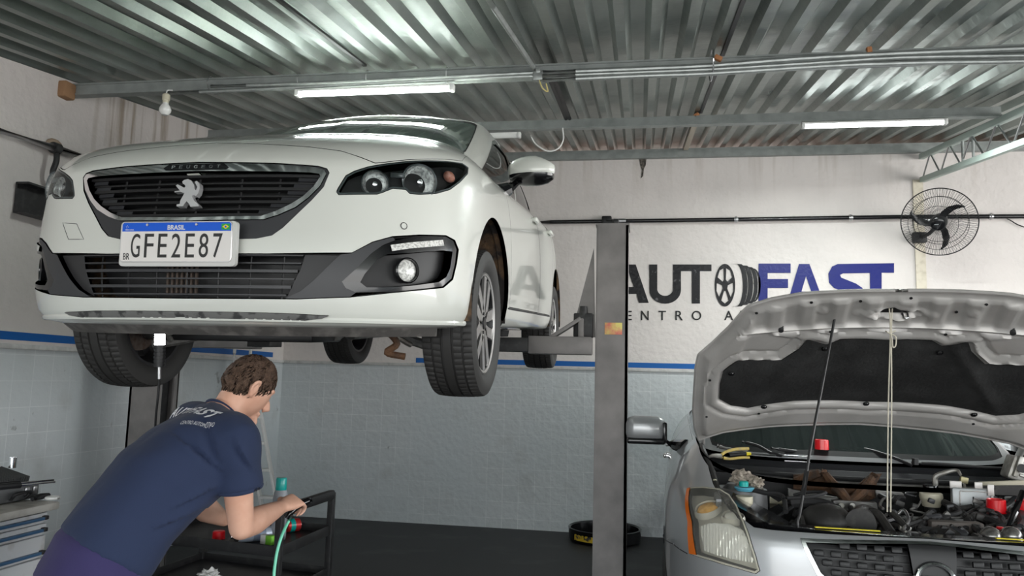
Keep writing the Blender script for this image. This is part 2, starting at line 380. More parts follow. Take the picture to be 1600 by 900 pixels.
# roof beams
def z_at(px, py, Y): return at(px, py, 1, Y).z
mb = MB(); Y1 = 4.37
mb.box(((XL-.0+XR)/2, Y1, 3.285), (XR-XL, .06, .075)); mb.box(((XL+XR)/2, Y1-.03, 3.252), (XR-XL, .02, .012)); mb.box(((XL+XR)/2, Y1-.03, 3.318), (XR-XL, .02, .01))
solo(mb, 'roof_beam', K['beam'], 'long grey steel roof beam nearest the camera, carrying the conduits', 'beam', smooth=0)
mb = MB(); Y2 = 6.0
mb.box(((XL+2.62)/2, Y2, 3.515), (2.62-XL, .05, .075)); mb.box(((XL+2.62)/2, Y2-.03, 3.482), (2.62-XL, .02, .012))
solo(mb, 'roof_beam', K['beam'], 'grey steel roof beam nearer the back wall, above the right lamp', 'beam', smooth=0)
# rafters running with the sheets, light strip right of centre
xs_ = at(1082, 215, 1, 6.6).x
solo(MB().bar((xs_, 6.02, roof_z(6.02)-.015), (xs_, YW-.1, roof_z(YW-.1)-.02), .045, .03), 'roof_batten', mat('raw timber batten', (.45, .40, .33), .8), 'short pale timber batten under the roof between beam and back wall', 'batten', smooth=0)
# truss girder on the right
T = thing('roof_truss', 'pale green lattice roof truss resting on the pillar at right', 'truss', loc=(2.62, YW, 3.45))
XT = 2.64
u0, u1 = Vector((XT, YW-.02, 3.665)), Vector((XT, 1.0, roof_z(1.0)-.10)); l0, l1 = Vector((XT, YW-.02, 3.44)), Vector((XT, 1.0, roof_z(1.0)-.36))
u1.z = 3.665-.138*(YW-1.02)*.9; l1.z = u1.z-.235
MB().bar(u0, u1, .05, .05, bev=.004).build('upper_chord', K['greenbeam'], T, world=True)
MB().bar(l0, l1, .05, .05, bev=.004).build('lower_chord', K['greenbeam'], T, world=True)
mb = MB(); N = 15
for i in range(N):
    a = i/N; b2 = (i+.5)/N; c = (i+1)/N
    mb.cyl(l0.lerp(l1, a), u0.lerp(u1, b2), .008, n=6); mb.cyl(u0.lerp(u1, b2), l0.lerp(l1, c), .008, n=6)
mb.build('lattice_bars', K['steel'], T, world=True)
mb = MB()
for k in (.14, .17, .45, .48): MB().cyl(l0.lerp(l1, k), u0.lerp(u1, k), .012, n=8).build('upright_bar', K['galv'], T, world=True)
# clay roof of the lot behind, glimpsed through the gaps under the sheets
struct(slab(XL-1, XR+1, [(YW+.95, 3.2), (YW+3.5, 3.2), (YW+3.5, 4.6), (YW+.95, 3.9)]), 'trim_5', mat('weathered clay tiles', (.42, .24, .18), .9, noise=((.62, .48, .42), 8, .4, .6)))
# pillar in the back wall
px0, px1 = at(1427, 300, 1, YW).x, at(1441, 300, 1, YW).x
struct(MB().box(((px0+px1)/2, YW-.006, 1.6+.93), (px1-px0+.01, .014, 1.83)), 'trim_4', mat('cream painted pillar', (.62, .57, .47), .6, noise=((.5, .45, .36), 15, .45, .7)))
# ================================================================== parametric car skins
def curve(knots, n=12):
    """dense Catmull-Rom table through knots (last column groups), returns array"""
    return np.array([tuple(p) for p in crom([Vector(k if len(k) == 3 else (*k, 0)) for k in knots], n)])
class Skin:
    """horizontal plan curve (half, from centre front round to the back) x vertical profiles.
       layers: (t, front_y, front_z, side_x, side_z); y0 = where the nose blends into the straight side"""
    def __init__(s, plan, layers, y0, wref, belt_rise=.0, rear=None):
        c = curve(plan, 16)[:, :2]; seg = np.r_[0, np.cumsum(np.hypot(*np.diff(c, axis=0).T))]
        s.cu, s.cx, s.cy, s.U = seg, c[:, 0], c[:, 1], seg[-1]
        A = np.array(layers); tt = A[:, 0]; s.lt = np.linspace(tt[0], tt[-1], 300); s.lv = []
        for k in range(1, A.shape[1]):
            v = A[:, k]; m_ = np.zeros(len(v)); h = np.diff(tt); dl = np.diff(v)/h
            m_[1:-1] = np.where(dl[:-1]*dl[1:] > 0, 2*dl[:-1]*dl[1:]/(dl[:-1]+dl[1:]+1e-12), 0); m_[0], m_[-1] = dl[0], dl[-1]
            i = np.clip(np.searchsorted(tt, s.lt, 'right')-1, 0, len(h)-1); x = (s.lt-tt[i])/h[i]
            s.lv.append(v[i]*(1+2*x)*(1-x)**2+m_[i]*h[i]*x*(1-x)**2+v[i+1]*x*x*(3-2*x)+m_[i+1]*h[i]*x*x*(x-1))
        s.T0, s.T1 = tt[0], tt[-1]; s.y0, s.wref, s.br = y0, wref, belt_rise
        s.ymax = c[:, 1].max()
    def pos(s, u, t):
        u = np.asarray(u, float); t = np.asarray(t, float); a = np.minimum(np.abs(u), s.U)
        Cx = np.interp(a, s.cu, s.cx); Cy = np.interp(a, s.cu, s.cy)
        yf, zf, xs, zs = (np.interp(t, s.lt, v) for v in s.lv)
        w = np.clip(Cy/s.y0, 0, 1)**.62; w = w*w*(3-2*w)
        ky = (s.y0-yf)/s.y0
        y = np.where(Cy < s.y0, yf+Cy*ky, Cy); rear = np.clip((Cy-(s.ymax-.7))/.7, 0, 1)
        y = y-rear*rear*np.maximum(yf, 0)*.5
        x = Cx*xs/s.wref
        z = zf*(1-w)+zs*w+s.br*np.clip(y-s.y0, 0, 9)*np.clip((t-.3)/.5, 0, 1)
        return np.stack([x*np.sign(np.where(u == 0, 1, u)), y, z], -1)
    def nrm(s, u, t, e=2e-3):
        du = s.pos(u+e, t)-s.pos(u-e, t); tt = np.clip(t, s.T0+e, s.T1-e); dt = s.pos(u, tt+e)-s.pos(u, tt-e)
        q = np.cross(du, dt); return q/np.maximum(np.linalg.norm(q, axis=-1, keepdims=True), 1e-9)
    def off(s, u, t, d): return s.pos(u, t)+s.nrm(u, t)*np.asarray(d)[..., None] if np.ndim(d) else s.pos(u, t)+s.nrm(u, t)*d
    # inverse mapping
    def table(s, M, side=1, umax=None):
        us = np.linspace(0, umax or s.U, 260)*side; ts = np.linspace(s.T0, s.T1, 160); s.gu, s.gt = np.meshgrid(us, ts, indexing='ij')
        P = s.pos(s.gu, s.gt); s.gP = P; s.M = M; R = np.array(M.to_3x3()); T_ = np.array(M.translation)
        Wd = P@R.T+T_-CC; z = Wd@FW; s.gpx = np.stack([800+FPX*(Wd@RX)/z, 450-FPX*(Wd@UP)/z], -1)
        N_ = s.nrm(s.gu, s.gt)@R.T; s.face = (N_*Wd).sum(-1) < 0
    def _newton(s, f, u, t, tgt):
        for _ in range(12):
            r = f(u, t)-tgt; e = 1e-4; J = np.stack([(f(u+e, t)-f(u, t))/e, (f(u, t+e)-f(u, t))/e], 1)
            try: d = np.linalg.solve(J, -r)
            except Exception: break
            d = np.clip(d, -.05, .05); u += d[0]; t = float(np.clip(t+d[1], s.T0, s.T1))
        return u, t
    def px(s, x, y):                                   # (u,t) of the skin point seen at a photo pixel
        d = np.hypot(s.gpx[..., 0]-x, s.gpx[..., 1]-y)+np.where(s.face, 0, 1e4); i = np.unravel_index(d.argmin(), d.shape)
        R = np.array(s.M.to_3x3()); T_ = np.array(s.M.translation)
        def f(u, t):
            w_ = R@s.pos(u, t)+T_-CC; z = w_@FW; return np.array([800+FPX*(w_@RX)/z, 450-FPX*(w_@UP)/z])
        return s._newton(f, float(s.gu[i]), float(s.gt[i]), np.array([x, y]))
    def ab(s, k, a, b):                                # (u,t) whose local coords k=(i,j) equal a,b (right side)
        d = np.hypot(s.gP[..., k[0]]-a, s.gP[..., k[1]]-b); i = np.unravel_index(d.argmin(), d.shape)
        return s._newton(lambda u, t: s.pos(u, t)[list(k)], float(s.gu[i]), float(s.gt[i]), np.array([a, b]))
    def pxs(s, L_): return [s.px(*q) for q in L_]
    def yz(s, L_): return [s.ab((1, 2), *q) for q in L_]
def inpoly(P, poly):
    x, y = P[:, 0], P[:, 1]; c = np.zeros(len(P), bool); n_ = len(poly)
    for i in range(n_):
        x0, y0 = poly[i]; x1, y1 = poly[(i+1) % n_]
        if y0 == y1: continue
        c ^= ((y0 > y) != (y1 > y)) & (x < (x1-x0)*(y-y0)/(y1-y0)+x0)
    return c
def dens(poly, res):
    out = []
    for i in range(len(poly)):
        a, b = np.array(poly[i]), np.array(poly[(i+1) % len(poly)]); k = max(1, int(np.hypot(*(b-a))/res))
        out += [tuple(a+(b-a)*j/k) for j in range(k)]
    return out
def shrink(poly, d):
    """move an outline inward by d (simple offset by vertex normals)"""
    P = np.array(poly); A = .5*np.sum(P[:, 0]*np.roll(P[:, 1], -1)-np.roll(P[:, 0], -1)*P[:, 1]); sg = 1 if A > 0 else -1
    e = np.roll(P, -1, 0)-P; e /= np.maximum(np.linalg.norm(e, axis=1, keepdims=True), 1e-9); n_ = np.stack([-e[:, 1], e[:, 0]], 1)*sg
    m_ = n_+np.roll(n_, 1, 0); m_ /= np.maximum(np.linalg.norm(m_, axis=1, keepdims=True), 1e-6); c = np.maximum((m_*n_).sum(1), .5)
    return [tuple(q) for q in P+m_*(d/c)[:, None]]
def mirror(poly): return [(-a, b) for a, b in poly][::-1]
def full(half): return list(half)+[(-a, b) for a, b in half[::-1] if abs(a) > 1e-4]
def patch(skin, outer, holes=(), res=.03, off=0., flange=.012, hole_flange=None, grid=True):
    """cut a region out of a skin, with its rim turned inwards"""
    outer = dens(outer, res); holes = [dens(h, min(res, .02)) for h in holes]
    V = []; E_ = []
    for L_ in [outer]+holes:
        k = len(V); V += L_; E_ += [(k+i, k+(i+1) % len(L_)) for i in range(len(L_))]
    nb = len(V); P = np.array(outer)
    if grid:
        us = np.arange(P[:, 0].min(), P[:, 0].max(), res); ts = np.arange(P[:, 1].min(), P[:, 1].max(), res)
        G = np.array([(a, b) for a in us for b in ts])+res*.37; keep = inpoly(G, outer)
        for h in holes: keep &= ~inpoly(G, h)
        B = np.array(V); G = G[keep]; ok = np.ones(len(G), bool)
        for i0 in range(0, len(G), 400):
            dd = np.hypot(G[i0:i0+400, None, 0]-B[None, :, 0], G[i0:i0+400, None, 1]-B[None, :, 1]).min(1); ok[i0:i0+400] = dd > res*.35
        V += [tuple(g_) for g_ in G[ok]]
    r = geometry.delaunay_2d_cdt([Vector(v) for v in V], E_, [], 0, 1e-6)
    VV = np.array([tuple(v) for v in r[0]]); F_ = np.array([tuple(f) for f in r[2]]); Cn = VV[F_].mean(1)
    keep = inpoly(Cn, outer)
    for h in holes: keep &= ~inpoly(Cn, h)
    F_ = F_[keep]; used = np.unique(F_); re = -np.ones(len(VV), int); re[used] = np.arange(len(used)); VV = VV[used]; F_ = re[F_]
    P3 = skin.off(VV[:, 0], VV[:, 1], off); N3 = skin.nrm(VV[:, 0], VV[:, 1])
    mb = MB(); mb.v = [tuple(p) for p in P3]; mb.f = [tuple(int(i) for i in f) for f in F_]; mb.n = [tuple(q) for q in N3]
    # orient faces along the skin normal
    a = P3[F_[:, 1]]-P3[F_[:, 0]]; b = P3[F_[:, 2]]-P3[F_[:, 0]]; fl = (np.cross(a, b)*N3[F_[:, 0]]).sum(1) < 0
    mb.f = [f[::-1] if fl[i] else f for i, f in enumerate(mb.f)]
    if flange:
        for L_ in [outer]+holes:
            q = np.array(L_); p = skin.off(q[:, 0], q[:, 1], off); n3 = skin.nrm(q[:, 0], q[:, 1]); pin = p-n3*flange; n_ = len(q); k = len(mb.v)
            tg = np.roll(p, -1, 0)-np.roll(p, 1, 0); fn = np.cross(tg, n3); fn /= np.maximum(np.linalg.norm(fn, axis=1, keepdims=True), 1e-9)
            mb.v += [tuple(x) for x in p]+[tuple(x) for x in pin]; mb.n += [tuple(x) for x in fn]*2
            mb.f += [(k+i, k+(i+1) % n_, k+n_+(i+1) % n_, k+n_+i) for i in range(n_)]
    return mb
def ring(skin, outer, inner, off=0., flange=.01, res=.015): return patch(skin, outer, [inner], res, off, flange)
def rail(skin, pts, r, off=0., n=6, closed=False, res=.02):
    """a thin round bead laid on a skin along (u,t) points"""
    q = []; N_ = len(pts)
    for i in range(N_ if closed else N_-1):
        a, b = np.array(pts[i]), np.array(pts[(i+1) % N_]); k = max(1, int(np.hypot(*(b-a))/res)); q += [a+(b-a)*j/k for j in range(k)]
    if not closed: q.append(np.array(pts[-1]))
    q = np.array(q); return MB().tube([Vector(p) for p in skin.off(q[:, 0], q[:, 1], off)], r, n, closed)
def on_skin(skin, u, t, off=0.):
    """matrix with x along the skin sideways, y up, z out at (u,t)"""
    p = skin.off(np.array(u), np.array(t), off); n_ = Vector(skin.nrm(np.array(float(u)), np.array(float(t)))); x = Vector((0, 0, 1)).cross(n_)*1.; x.normalize(); y = n_.cross(x)
    return basis(Vector(p), x, y, n_)
# ================================================================== white hatchback on the lift
CM = Matrix.Translation((-1.524, 2.382, 1.389)) @ Matrix.Rotation(.062, 4, 'X')
white_car = thing('car', 'white hatchback raised on the two-post lift, nose towards the camera', 'car', M=CM)
plan = [(0, 0), (.18, .004), (.36, .022), (.52, .060), (.65, .125), (.75, .21), (.825, .32), (.872, .45), (.893, .60), (.901, .80), (.902, 1.15), (.902, 1.6), (.902, 2.5), (.898, 3.1), (.88, 3.6), (.83, 3.95), (.70, 4.15), (.45, 4.235), (.2, 4.25), (0, 4.253)]
layers = [(-.02, .10, .225, .80, .235), (.03, .045, .236, .865, .25), (.06, .015, .262, .880, .275), (.12, .0, .32, .893, .33), (.20, -.004, .40, .900, .41), (.30, .004, .50, .903, .51), (.40, .022, .595, .902, .605), (.50, .04, .69, .899, .695),
          (.60, .058, .785, .893, .775), (.68, .11, .848, .882, .845), (.78, .20, .905, .865, .895), (.93, .35, .957, .835, .935), (1.18, .60, 1.033, .79, .965), (1.38, .80, 1.086, .765, .98), (1.58, 1.0, 1.128, .745, .99)]
S = Skin(plan, layers, 1.15, .902, .032); S.table(CM)
TB = S.T1
# outlines on the skin, traced on the fuller side and mirrored
HL = S.pxs([(525, 300), (527.6, 294), (540, 274), (553, 267), (575, 260), (597.5, 256), (638, 251.5), (662, 250.5), (695, 251.5), (722, 255), (732, 262), (731, 272), (719, 285), (703, 297), (682, 303), (655, 304.5), (640, 303), (634, 297), (614, 295), (597.5, 301.5), (589, 304), (529, 305)])
def ctr(x, y): return (0., S.px(x, y)[1])
GR = full([ctr(300, 253)]+S.pxs([(430, 254.5), (497, 259), (511, 263), (515, 270), (506, 292), (487, 313), (468, 331), (442, 356), (425, 368), (400, 373)])+[ctr(300, 376)])
IN = full([ctr(300, 396)]+S.pxs([(420, 396), (550, 394.5), (566, 386), (582, 377.5), (613, 369), (655, 366.5), (697, 367.5), (711, 375), (717, 390), (714, 412), (708, 437), (693, 450), (613, 458), (547, 465), (463, 468)])+[ctr(300, 467)])
HOODL = full([ctr(320, 224)]+S.pxs([(400, 225), (483, 230), (533, 236.5), (562, 246), (586, 255.5), (598, 254.5), (640, 250), (668, 249), (700, 249.5), (722, 252)])+[(S.ab((0, 1), .80, .78)), S.ab((0, 1), .745, 1.06), (.62, TB), (.3, TB), (0, TB)])
def arch(cy, cz, r, a0=-6, a1=186, n=30):
    return S.yz([(cy+r*cos(rad(a0+(a1-a0)*i/n)), cz+r*sin(rad(a0+(a1-a0)*i/n))) for i in range(n+1)])
def archpoly(cy, cz, r):
    a = arch(cy, cz, r, 0, 180); return [(a[0][0], S.T0-.05)]+a+[(a[-1][0], S.T0-.05)]
AF, AR = archpoly(.90, .34, .375), archpoly(3.5, .34, .365)
UB = S.U
# lower edge of the body is cut by the arches, so the outer outline walks round them
def walk(sign=1):
    o = [(0, S.T0)]+[q for q in ([(p[0], max(p[1], S.T0)) for p in AF[::-1]])]+[(p[0], max(p[1], S.T0)) for p in AR[::-1]]+[(UB, S.T0)]
    return o
def door_poly(y0, y1, slant=.0):
    zb, zt = .335, .985; pts = [(y0, zb), (y1, zb), (y1+slant*.4, .6), (y1+slant, .94)]
    lo = S.yz(pts[:3]); return lo
half = walk(); outer_body = half+[(UB, TB), (0, TB)]
outer_body = half+[(UB, TB)]+[(-UB, TB)]+[(-a, b) for a, b in half[::-1][:-1]]
# doors
def dpoly(P4): return S.yz(P4)
belt_t = TB-.16
DF = [S.ab((1, 2), 1.33, .34), S.ab((1, 2), 2.40, .34), S.ab((1, 2), 2.43, .62)]; DF += [(DF[2][0]+.01, belt_t+.1), (S.ab((1, 2), 1.42, .8)[0], belt_t+.1), S.ab((1, 2), 1.32, .8)]
DR = [S.ab((1, 2), 2.43, .34), S.ab((1, 2), 3.06, .34), S.ab((1, 2), 3.12, .46), S.ab((1, 2), 3.20, .66), S.ab((1, 2), 3.28, .8)]; DR += [(DR[4][0]+.02, belt_t+.1), (DF[2][0]+.03, belt_t+.1), (DF[2][0]+.02, DF[2][1])]
holes = [HL, mirror(HL), GR, IN, HOODL, DF, mirror(DF), DR, mirror(DR)]
patch(S, outer_body, holes, .04, 0, .02).build('body_shell', K['white_paint'], white_car)
patch(S, shrink(HOODL, .004), [], .04, 0, .02).build('hood', K['white_paint'], white_car)
for nm, D in (('front_door', DF), ('rear_door', DR)):
    for P_ in (D, mirror(D)):
        d_ = patch(S, shrink(P_, .004), [], .04, 0, .02).build(nm, K['white_paint'], white_car)
        sg = 1 if P_ is D else -1
        uh, th = S.ab((1, 2), 2.30 if D is DF else 3.12, .905 if D is DF else .935); q = S.pos(sg*uh, th)
        MB().box((q[0]+sg*.022, q[1], q[2]), (.022, .19, .028), bev=.009).box((q[0]+sg*.008, q[1]-.075, q[2]), (.03, .03, .024), bev=.008).box((q[0]+sg*.008, q[1]+.075, q[2]), (.03, .03, .024), bev=.008).build('door_handle', K['white_paint'], d_)
# rubbing crease and rocker shade under the doors, put in as a black bead
for sg in (1, -1):
    q = S.yz([(1.30, .335), (2.2, .335), (3.08, .335)]); rail(S, [(sg*a, b) for a, b in q], .006, -.003).build('rocker_shade_line', K['black'], white_car)
# black liner added inside the body so all gaps stay dark
um = patch(S, [(-UB, .13), (UB, .13), (UB, TB), (-UB, TB)], [[(p[0], max(p[1], .1)) for p in AF], mirror([(p[0], max(p[1], .1)) for p in AF]), [(p[0], max(p[1], .1)) for p in AR], mirror([(p[0], max(p[1], .1)) for p in AR]), GR, IN], .06, -.045, 0)
um.build('gap_liner', K['black'], white_car)
# ------------- upper grille
TT = lambda x, y: S.px(x, y)
CH = full([ctr(300, 256)]+S.pxs([(430, 257.5), (492, 262), (507, 266), (510, 272), (500, 291), (482, 309), (462, 324), (435, 336), (412, 343)])+[ctr(300, 345)])
MS = full([ctr(300, 268)]+S.pxs([(430, 268.5), (484, 270), (499, 272), (501, 276), (490, 292), (474, 307), (455, 319), (432, 330), (408, 338)])+[ctr(300, 340)])
ring(S, shrink(GR, .002), CH, -.004, .03).build('grille_skirt', K['satin'], white_car)
fr = ring(S, CH, MS, .004, .02).build('grille_frame', K['chrome'], white_car)
gb = patch(S, shrink(MS, -.01), [], .03, -.075, 0).build('grille', K['black'], white_car)
MSa = np.array(MS)
def hbar(poly, t, r, off, inset=.0, vert=1.):
    us = np.linspace(-.7, .7, 281); ins = inpoly(np.stack([us, np.full_like(us, t)], 1), poly); us = us[ins]
    if len(us) < 3: return None
    return [(us[0]+inset, t), (us[-1]-inset, t)]
def louvre(mb, poly, t, h, d, off, inset=0.):
    """a flat slat of height h and depth d following the skin"""
    q = hbar(poly, t, 0, 0, inset)
    if not q: return
    us = np.linspace(q[0][0], q[1][0], 40); rows = []
    for dt, o_ in ((-h/2, off), (h/2, off), (h/2, off-d), (-h/2, off-d)): rows.append([Vector(p) for p in S.off(us, np.full_like(us, t+dt), o_)])
    rows.append(rows[0]); mb.grid(rows)
t0, t1 = MSa[:, 1].min(), MSa[:, 1].max()
sl = MB()
for i in range(7): louvre(sl, MS, t0+(t1-t0)*(i+.6)/7.2, .006 if i % 2 else .010, .03, -.022 if i % 2 else -.012)
sl.build('slats', K['black'], gb)
vb = MB()
for u_ in (-.30, -.16, 0, .16, .30):
    MB().tube([Vector(S.off(np.array(u_), np.array(t), -.035)) for t in np.linspace(t0+.01 if abs(u_) < .25 else t0+.03, t1-.006, 8)], .004, 5).build('upright', K['black'], gb)
for sg in (1, -1):                                    # solid ribbed blanks at both ends
    bl = MB()
    for i in range(6):
        t = t0+(t1-t0)*(i+1.1)/7.2; q = hbar(MS, t, 0, 0)
        if q:
            us = np.linspace(q[1][0]-.075, q[1][0]-.008, 6)*sg; rows = [[Vector(p) for p in S.off(us, np.full_like(us, t+dt), o_)] for dt, o_ in ((-.008, -.03), (-.006, -.018), (.008, -.022), (.008, -.04))]; bl.grid(rows)
    bl.build('end_blank', K['satin'], gb)
# raised maker's lettering on the top of the frame
tl = (ctr(300, 257)[1]+ctr(300, 267)[1])/2
pl = MB()
for k_, ch in enumerate('PEUGEOT'):
    u_ = -.085+.0285*k_; mm = on_skin(S, u_, tl, .005); w_ = .013
    pl_ = text_mesh(ch, 1, mm @ Matrix.Translation((-w_/2, -.006, 0)) @ Matrix.Diagonal((w_, .012, 1, 1)), .003); pl.add(pl_.v, pl_.f)
lp = full([(0, tl+.013), (.105, tl+.012), (.125, tl-.004), (.115, tl-.011), (0, tl-.012)])
patch(S, lp, [], .02, .0055, .004).build('name_strip', K['gloss_black'], fr)
pl.build('maker_lettering', K['chrome'], fr, smooth=0)
# the rampant-lion badge, as a solid chrome relief
ux, tx = S.px(297, 303); LM = on_skin(S, 0, tx, .004)
def pxloc(Mat, x, y):          # photo pixel -> xy in the plane of a car-local matrix
    Wm = (CM @ Mat); I = Wm.inverted(); c = I @ Vector(CC); d = I.to_3x3() @ Vector(ray(x, y)); t = -c.z/d.z; return (c.x+d.x*t, c.y+d.y*t)
def z3(x, y): return (120+x/5.293, 250+y/5.293)
lion = [(905, 175), (935, 168), (962, 180), (985, 215), (990, 250), (1000, 262), (1012, 235), (1000, 210), (990, 190), (1008, 183), (1030, 205), (1033, 240), (1020, 285), (1000, 308), (985, 300), (965, 305), (985, 345), (1020, 375), (1028, 392), (955, 396), (945, 375), (925, 350), (905, 372), (895, 392), (842, 393), (842, 378), (868, 372), (872, 345), (895, 305), (905, 285), (870, 272), (822, 276), (830, 268), (868, 262), (835, 222), (850, 212), (905, 240), (915, 228), (905, 210), (892, 205), (888, 188)]
lq = [pxloc(LM, *z3(*q)) for q in lion]; cx_ = sum(a for a, b in lq)/len(lq)
lm = MB().prism(lq, .012, LM, -.01); lm.build('lion_badge', mat('matt silver badge', (.72, .72, .73), .38, .6), gb, smooth=0)
# ------------- licence plate
pc = [S.px(x, y) for x, y in ((282, 380),)]
PMb = basis(Vector((0, -.022, (S.pos(*pc[0])[2]))), (1, 0, 0), (0, sin(.03), cos(.03)), (0, -1, 0)) @ Matrix.Rotation(.0, 4, 'Z')
PMb.translation = Vector((-.010, -.030, float(S.pos(*pc[0])[2])))
plate = MB().prism(rrect(.408, .136, .012), .004, PMb, 0).build('licence_plate', mat('white plate', (.80, .77, .74), .35), white_car)
MB().prism(rrect(.425, .152, .014, cx=.004, cy=-.006), -.0005, PMb, -.018).build('plate_holder', mat('pale plate holder', (.62, .62, .60), .4), white_car)
pblue = mat('plate blue', (.0, .10, .66), .35); pblk = mat('plate characters', (.02, .02, .02), .4)
MB().prism([(-.199, .036), (.199, .036), (.199, .060), (.193, .0655), (-.193, .0655), (-.199, .060)], .0048, PMb, .004).build('blue_band', pblue, plate, smooth=0)
MB().prism(rrect(.4075, .1355, .012), .0052, PMb, .0042).xf(Matrix.Identity(4))
rimp = rrect(.406, .134, .012); rm_ = MB(); rm_.tube([PMb @ Vector((a, b, .004)) for a, b in rimp], .0016, 5, True); rm_.build('plate_rim', K['steel'], plate)
def plate_text(s_, x, y, w_, h_, m_, name='characters', bold=0., z=.0046):
    MM = PMb @ Matrix.Translation((x, y, z)) @ Matrix.Diagonal((w_, h_, 1, 1)); return text_mesh(s_, 1, MM, .0012, offset=bold).build(name, m_, plate, smooth=0)
for k_, ch in enumerate('GFE2E87'):
    plate_text(ch, -.163+.0500*k_, -.053, .033, .081, pblk, 'plate_character', .0)
plate_text('BRASIL', -.031, .0405, .064, .0165, K['white'], 'country_name', .02, .0054)
plate_text('BR', -.190, -.060, .023, .022, pblk, 'country_code')
plate_text('MERCOSUL', -.187, .0395, .032, .0035, K['white'], 'union_name', 0, .0054)
MB().prism(rrect(.030, .020, .002, cx=.180, cy=.050), .006, PMb, .0048).build('flag_green', mat('flag green', (.01, .35, .07), .4), plate)
MB().prism([(.168, .050), (.180, .0575), (.192, .050), (.180, .0425)], .0064, PMb, .006).build('flag_yellow', mat('flag yellow', (.8, .6, .02), .4), plate, smooth=0)
MB().cyl(PMb @ Vector((.180, .050, .006)), PMb @ Vector((.180, .050, .0068)), .0036, n=14).build('flag_disc', pblue, plate)
for x_ in (-.105, .075): MB().cyl(PMb @ Vector((x_, .058, .004)), PMb @ Vector((x_, .058, .009)), .0055, .004, n=12).build('screw', K['steel'], plate)
# small grey mottled square by the first letter is the printed security mark
st_ = MB()
for (a, b) in ((-.182, .004), (-.178, .007), (-.174, .003), (-.18, .0)): st_.cyl(PMb @ Vector((a-.002, b+.048, .0055)), PMb @ Vector((a-.002, b+.048, .006)), .0012, n=6)
st_.build('star_marks', K['white'], plate)
# ------------- lower intake and fog pockets
iz = lambda x, y: (380+x/3., 340+y/3.)
ILm = full([ctr(300, 397)]+S.pxs([(420, 397), (474, 397), (468, 420), (458, 440), (444, 466)])+[ctr(300, 466)])
TR = S.pxs([(549, 396), (566, 387.5), (583, 379), (613, 371), (617, 375.5), (598, 383), (580, 396), (555, 421), (534, 440), (540, 450), (556, 457), (547, 463.5), (463, 466.5), (446, 466), (470, 455), (492, 437), (515, 414), (532, 398)])
FG = S.pxs([(617, 375.5), (655, 368.5), (697, 369.5), (709, 376.5), (714, 390), (711.5, 412), (706, 435), (692, 447.5), (613, 456), (556, 457), (540, 450), (534, 440), (555, 421), (580, 396), (598, 383)])
BK = S.pxs([(475, 397), (532, 398), (515, 414), (492, 437), (470, 455), (446, 466), (458, 440), (468, 420)])
FP = S.pxs([(563, 441), (570, 428), (590, 405), (606, 397), (640, 395), (693, 391), (708, 393), (704, 420), (698, 433), (686, 441), (640, 447), (600, 449), (573, 449)])
for sg in (1, -1):
    mi = (lambda p: p) if sg == 1 else mirror
    patch(S, mi(TR), [], .02, .004, .02).build('bumper_trim', K['satin'], white_car)
    patch(S, mi(BK), [], .02, -.016, .01).build('intake_blank', mat('matt black plastic', (.028, .028, .03), .5), white_car) if sg == 1 else patch(S, mi(BK), [], .02, -.016, .01).build('intake_blank', bpy.data.materials['matt black plastic'], white_car)
    fgb = ring(S, mi(FG), mi(FP), -.002, .035).build('fog_bezel', K['gloss_black'], white_car)
    patch(S, mi(shrink(FP, -.006)), [], .03, -.045, 0).build('fog_pocket', K['black'], fgb)
    D_ = S.pxs([(610, 383), (640, 379), (691, 375), (693, 384), (640, 388.5), (612, 392.5)])
    patch(S, mi(D_), [], .02, .004, .008).build('daytime_lamp', mat('lamp lens', (.80, .80, .77), .12, coat=.6, noise=((.45, .45, .43), 120, .45, .6)) if 'lamp lens' not in bpy.data.materials else bpy.data.materials['lamp lens'], fgb)
    uc, tc_ = S.px(641, 422); fm_ = on_skin(S, sg*uc, tc_, -.03)
    hs = MB(); hs.lathe([(.042, -.012), (.046, .0), (.046, .012), (.041, .016), (.038, .004)], 28, fm_); hs.build('fog_ring', K['gloss_black'], fgb)
    fl = MB().lathe([(0, .012), (.02, .011), (.034, .006), (.038, .002), (.038, -.01)], 28, fm_); fl.build('fog_lens', bpy.data.materials['lamp lens'], fgb)
gi = patch(S, shrink(ILm, -.01), [], .04, -.11, 0).build('lower_grille', K['black'], white_car)
ia = np.array(ILm); t0, t1 = ia[:, 1].min(), ia[:, 1].max(); sl = MB()
for i in range(6): louvre(sl, ILm, t0+(t1-t0)*(i+.5)/5.6, .010 if i in (1, 3) else .0045, .03, -.01)
sl.build('slats', K['satin'], gi)
vb = MB()
for k_ in range(-4, 5): MB().tube([Vector(S.off(np.array(.115*k_), np.array(t), -.03)) for t in np.linspace(t0, t1, 8)], .003, 5).build('upright', K['black'], gi)
mbr = MB()
for k_ in range(7): mbr.box((-.10+.018*k_, .07, .40), (.007, .01, .13))
mbr.build('radiator_fins', mat('dusty radiator', (.10, .075, .06), .7), gi)
# bumper lip under the intake
rail(S, [(-1.15, .035), (-.6, .045), (0, .048), (.6, .045), (1.15, .035)], .012, -.006, 8).build('front_lip', K['white_paint'], white_car)
lp = MB(); us = np.linspace(-1.0, 1.0, 60); rows = []
a_ = S.off(us, np.full_like(us, -.005), -.002)
rows = [[Vector(p) for p in a_], [Vector((p[0]*.98, p[1]+.05, p[2]-.035)) for p in a_], [Vector((p[0]*.95, p[1]+.5, p[2]-.03)) for p in a_]]
lp.grid(rows); lp.build('front_undertray', mat('scuffed undertray', (.09, .085, .08), .7, noise=((.17, .16, .15), 18, .45, .65)), white_car)
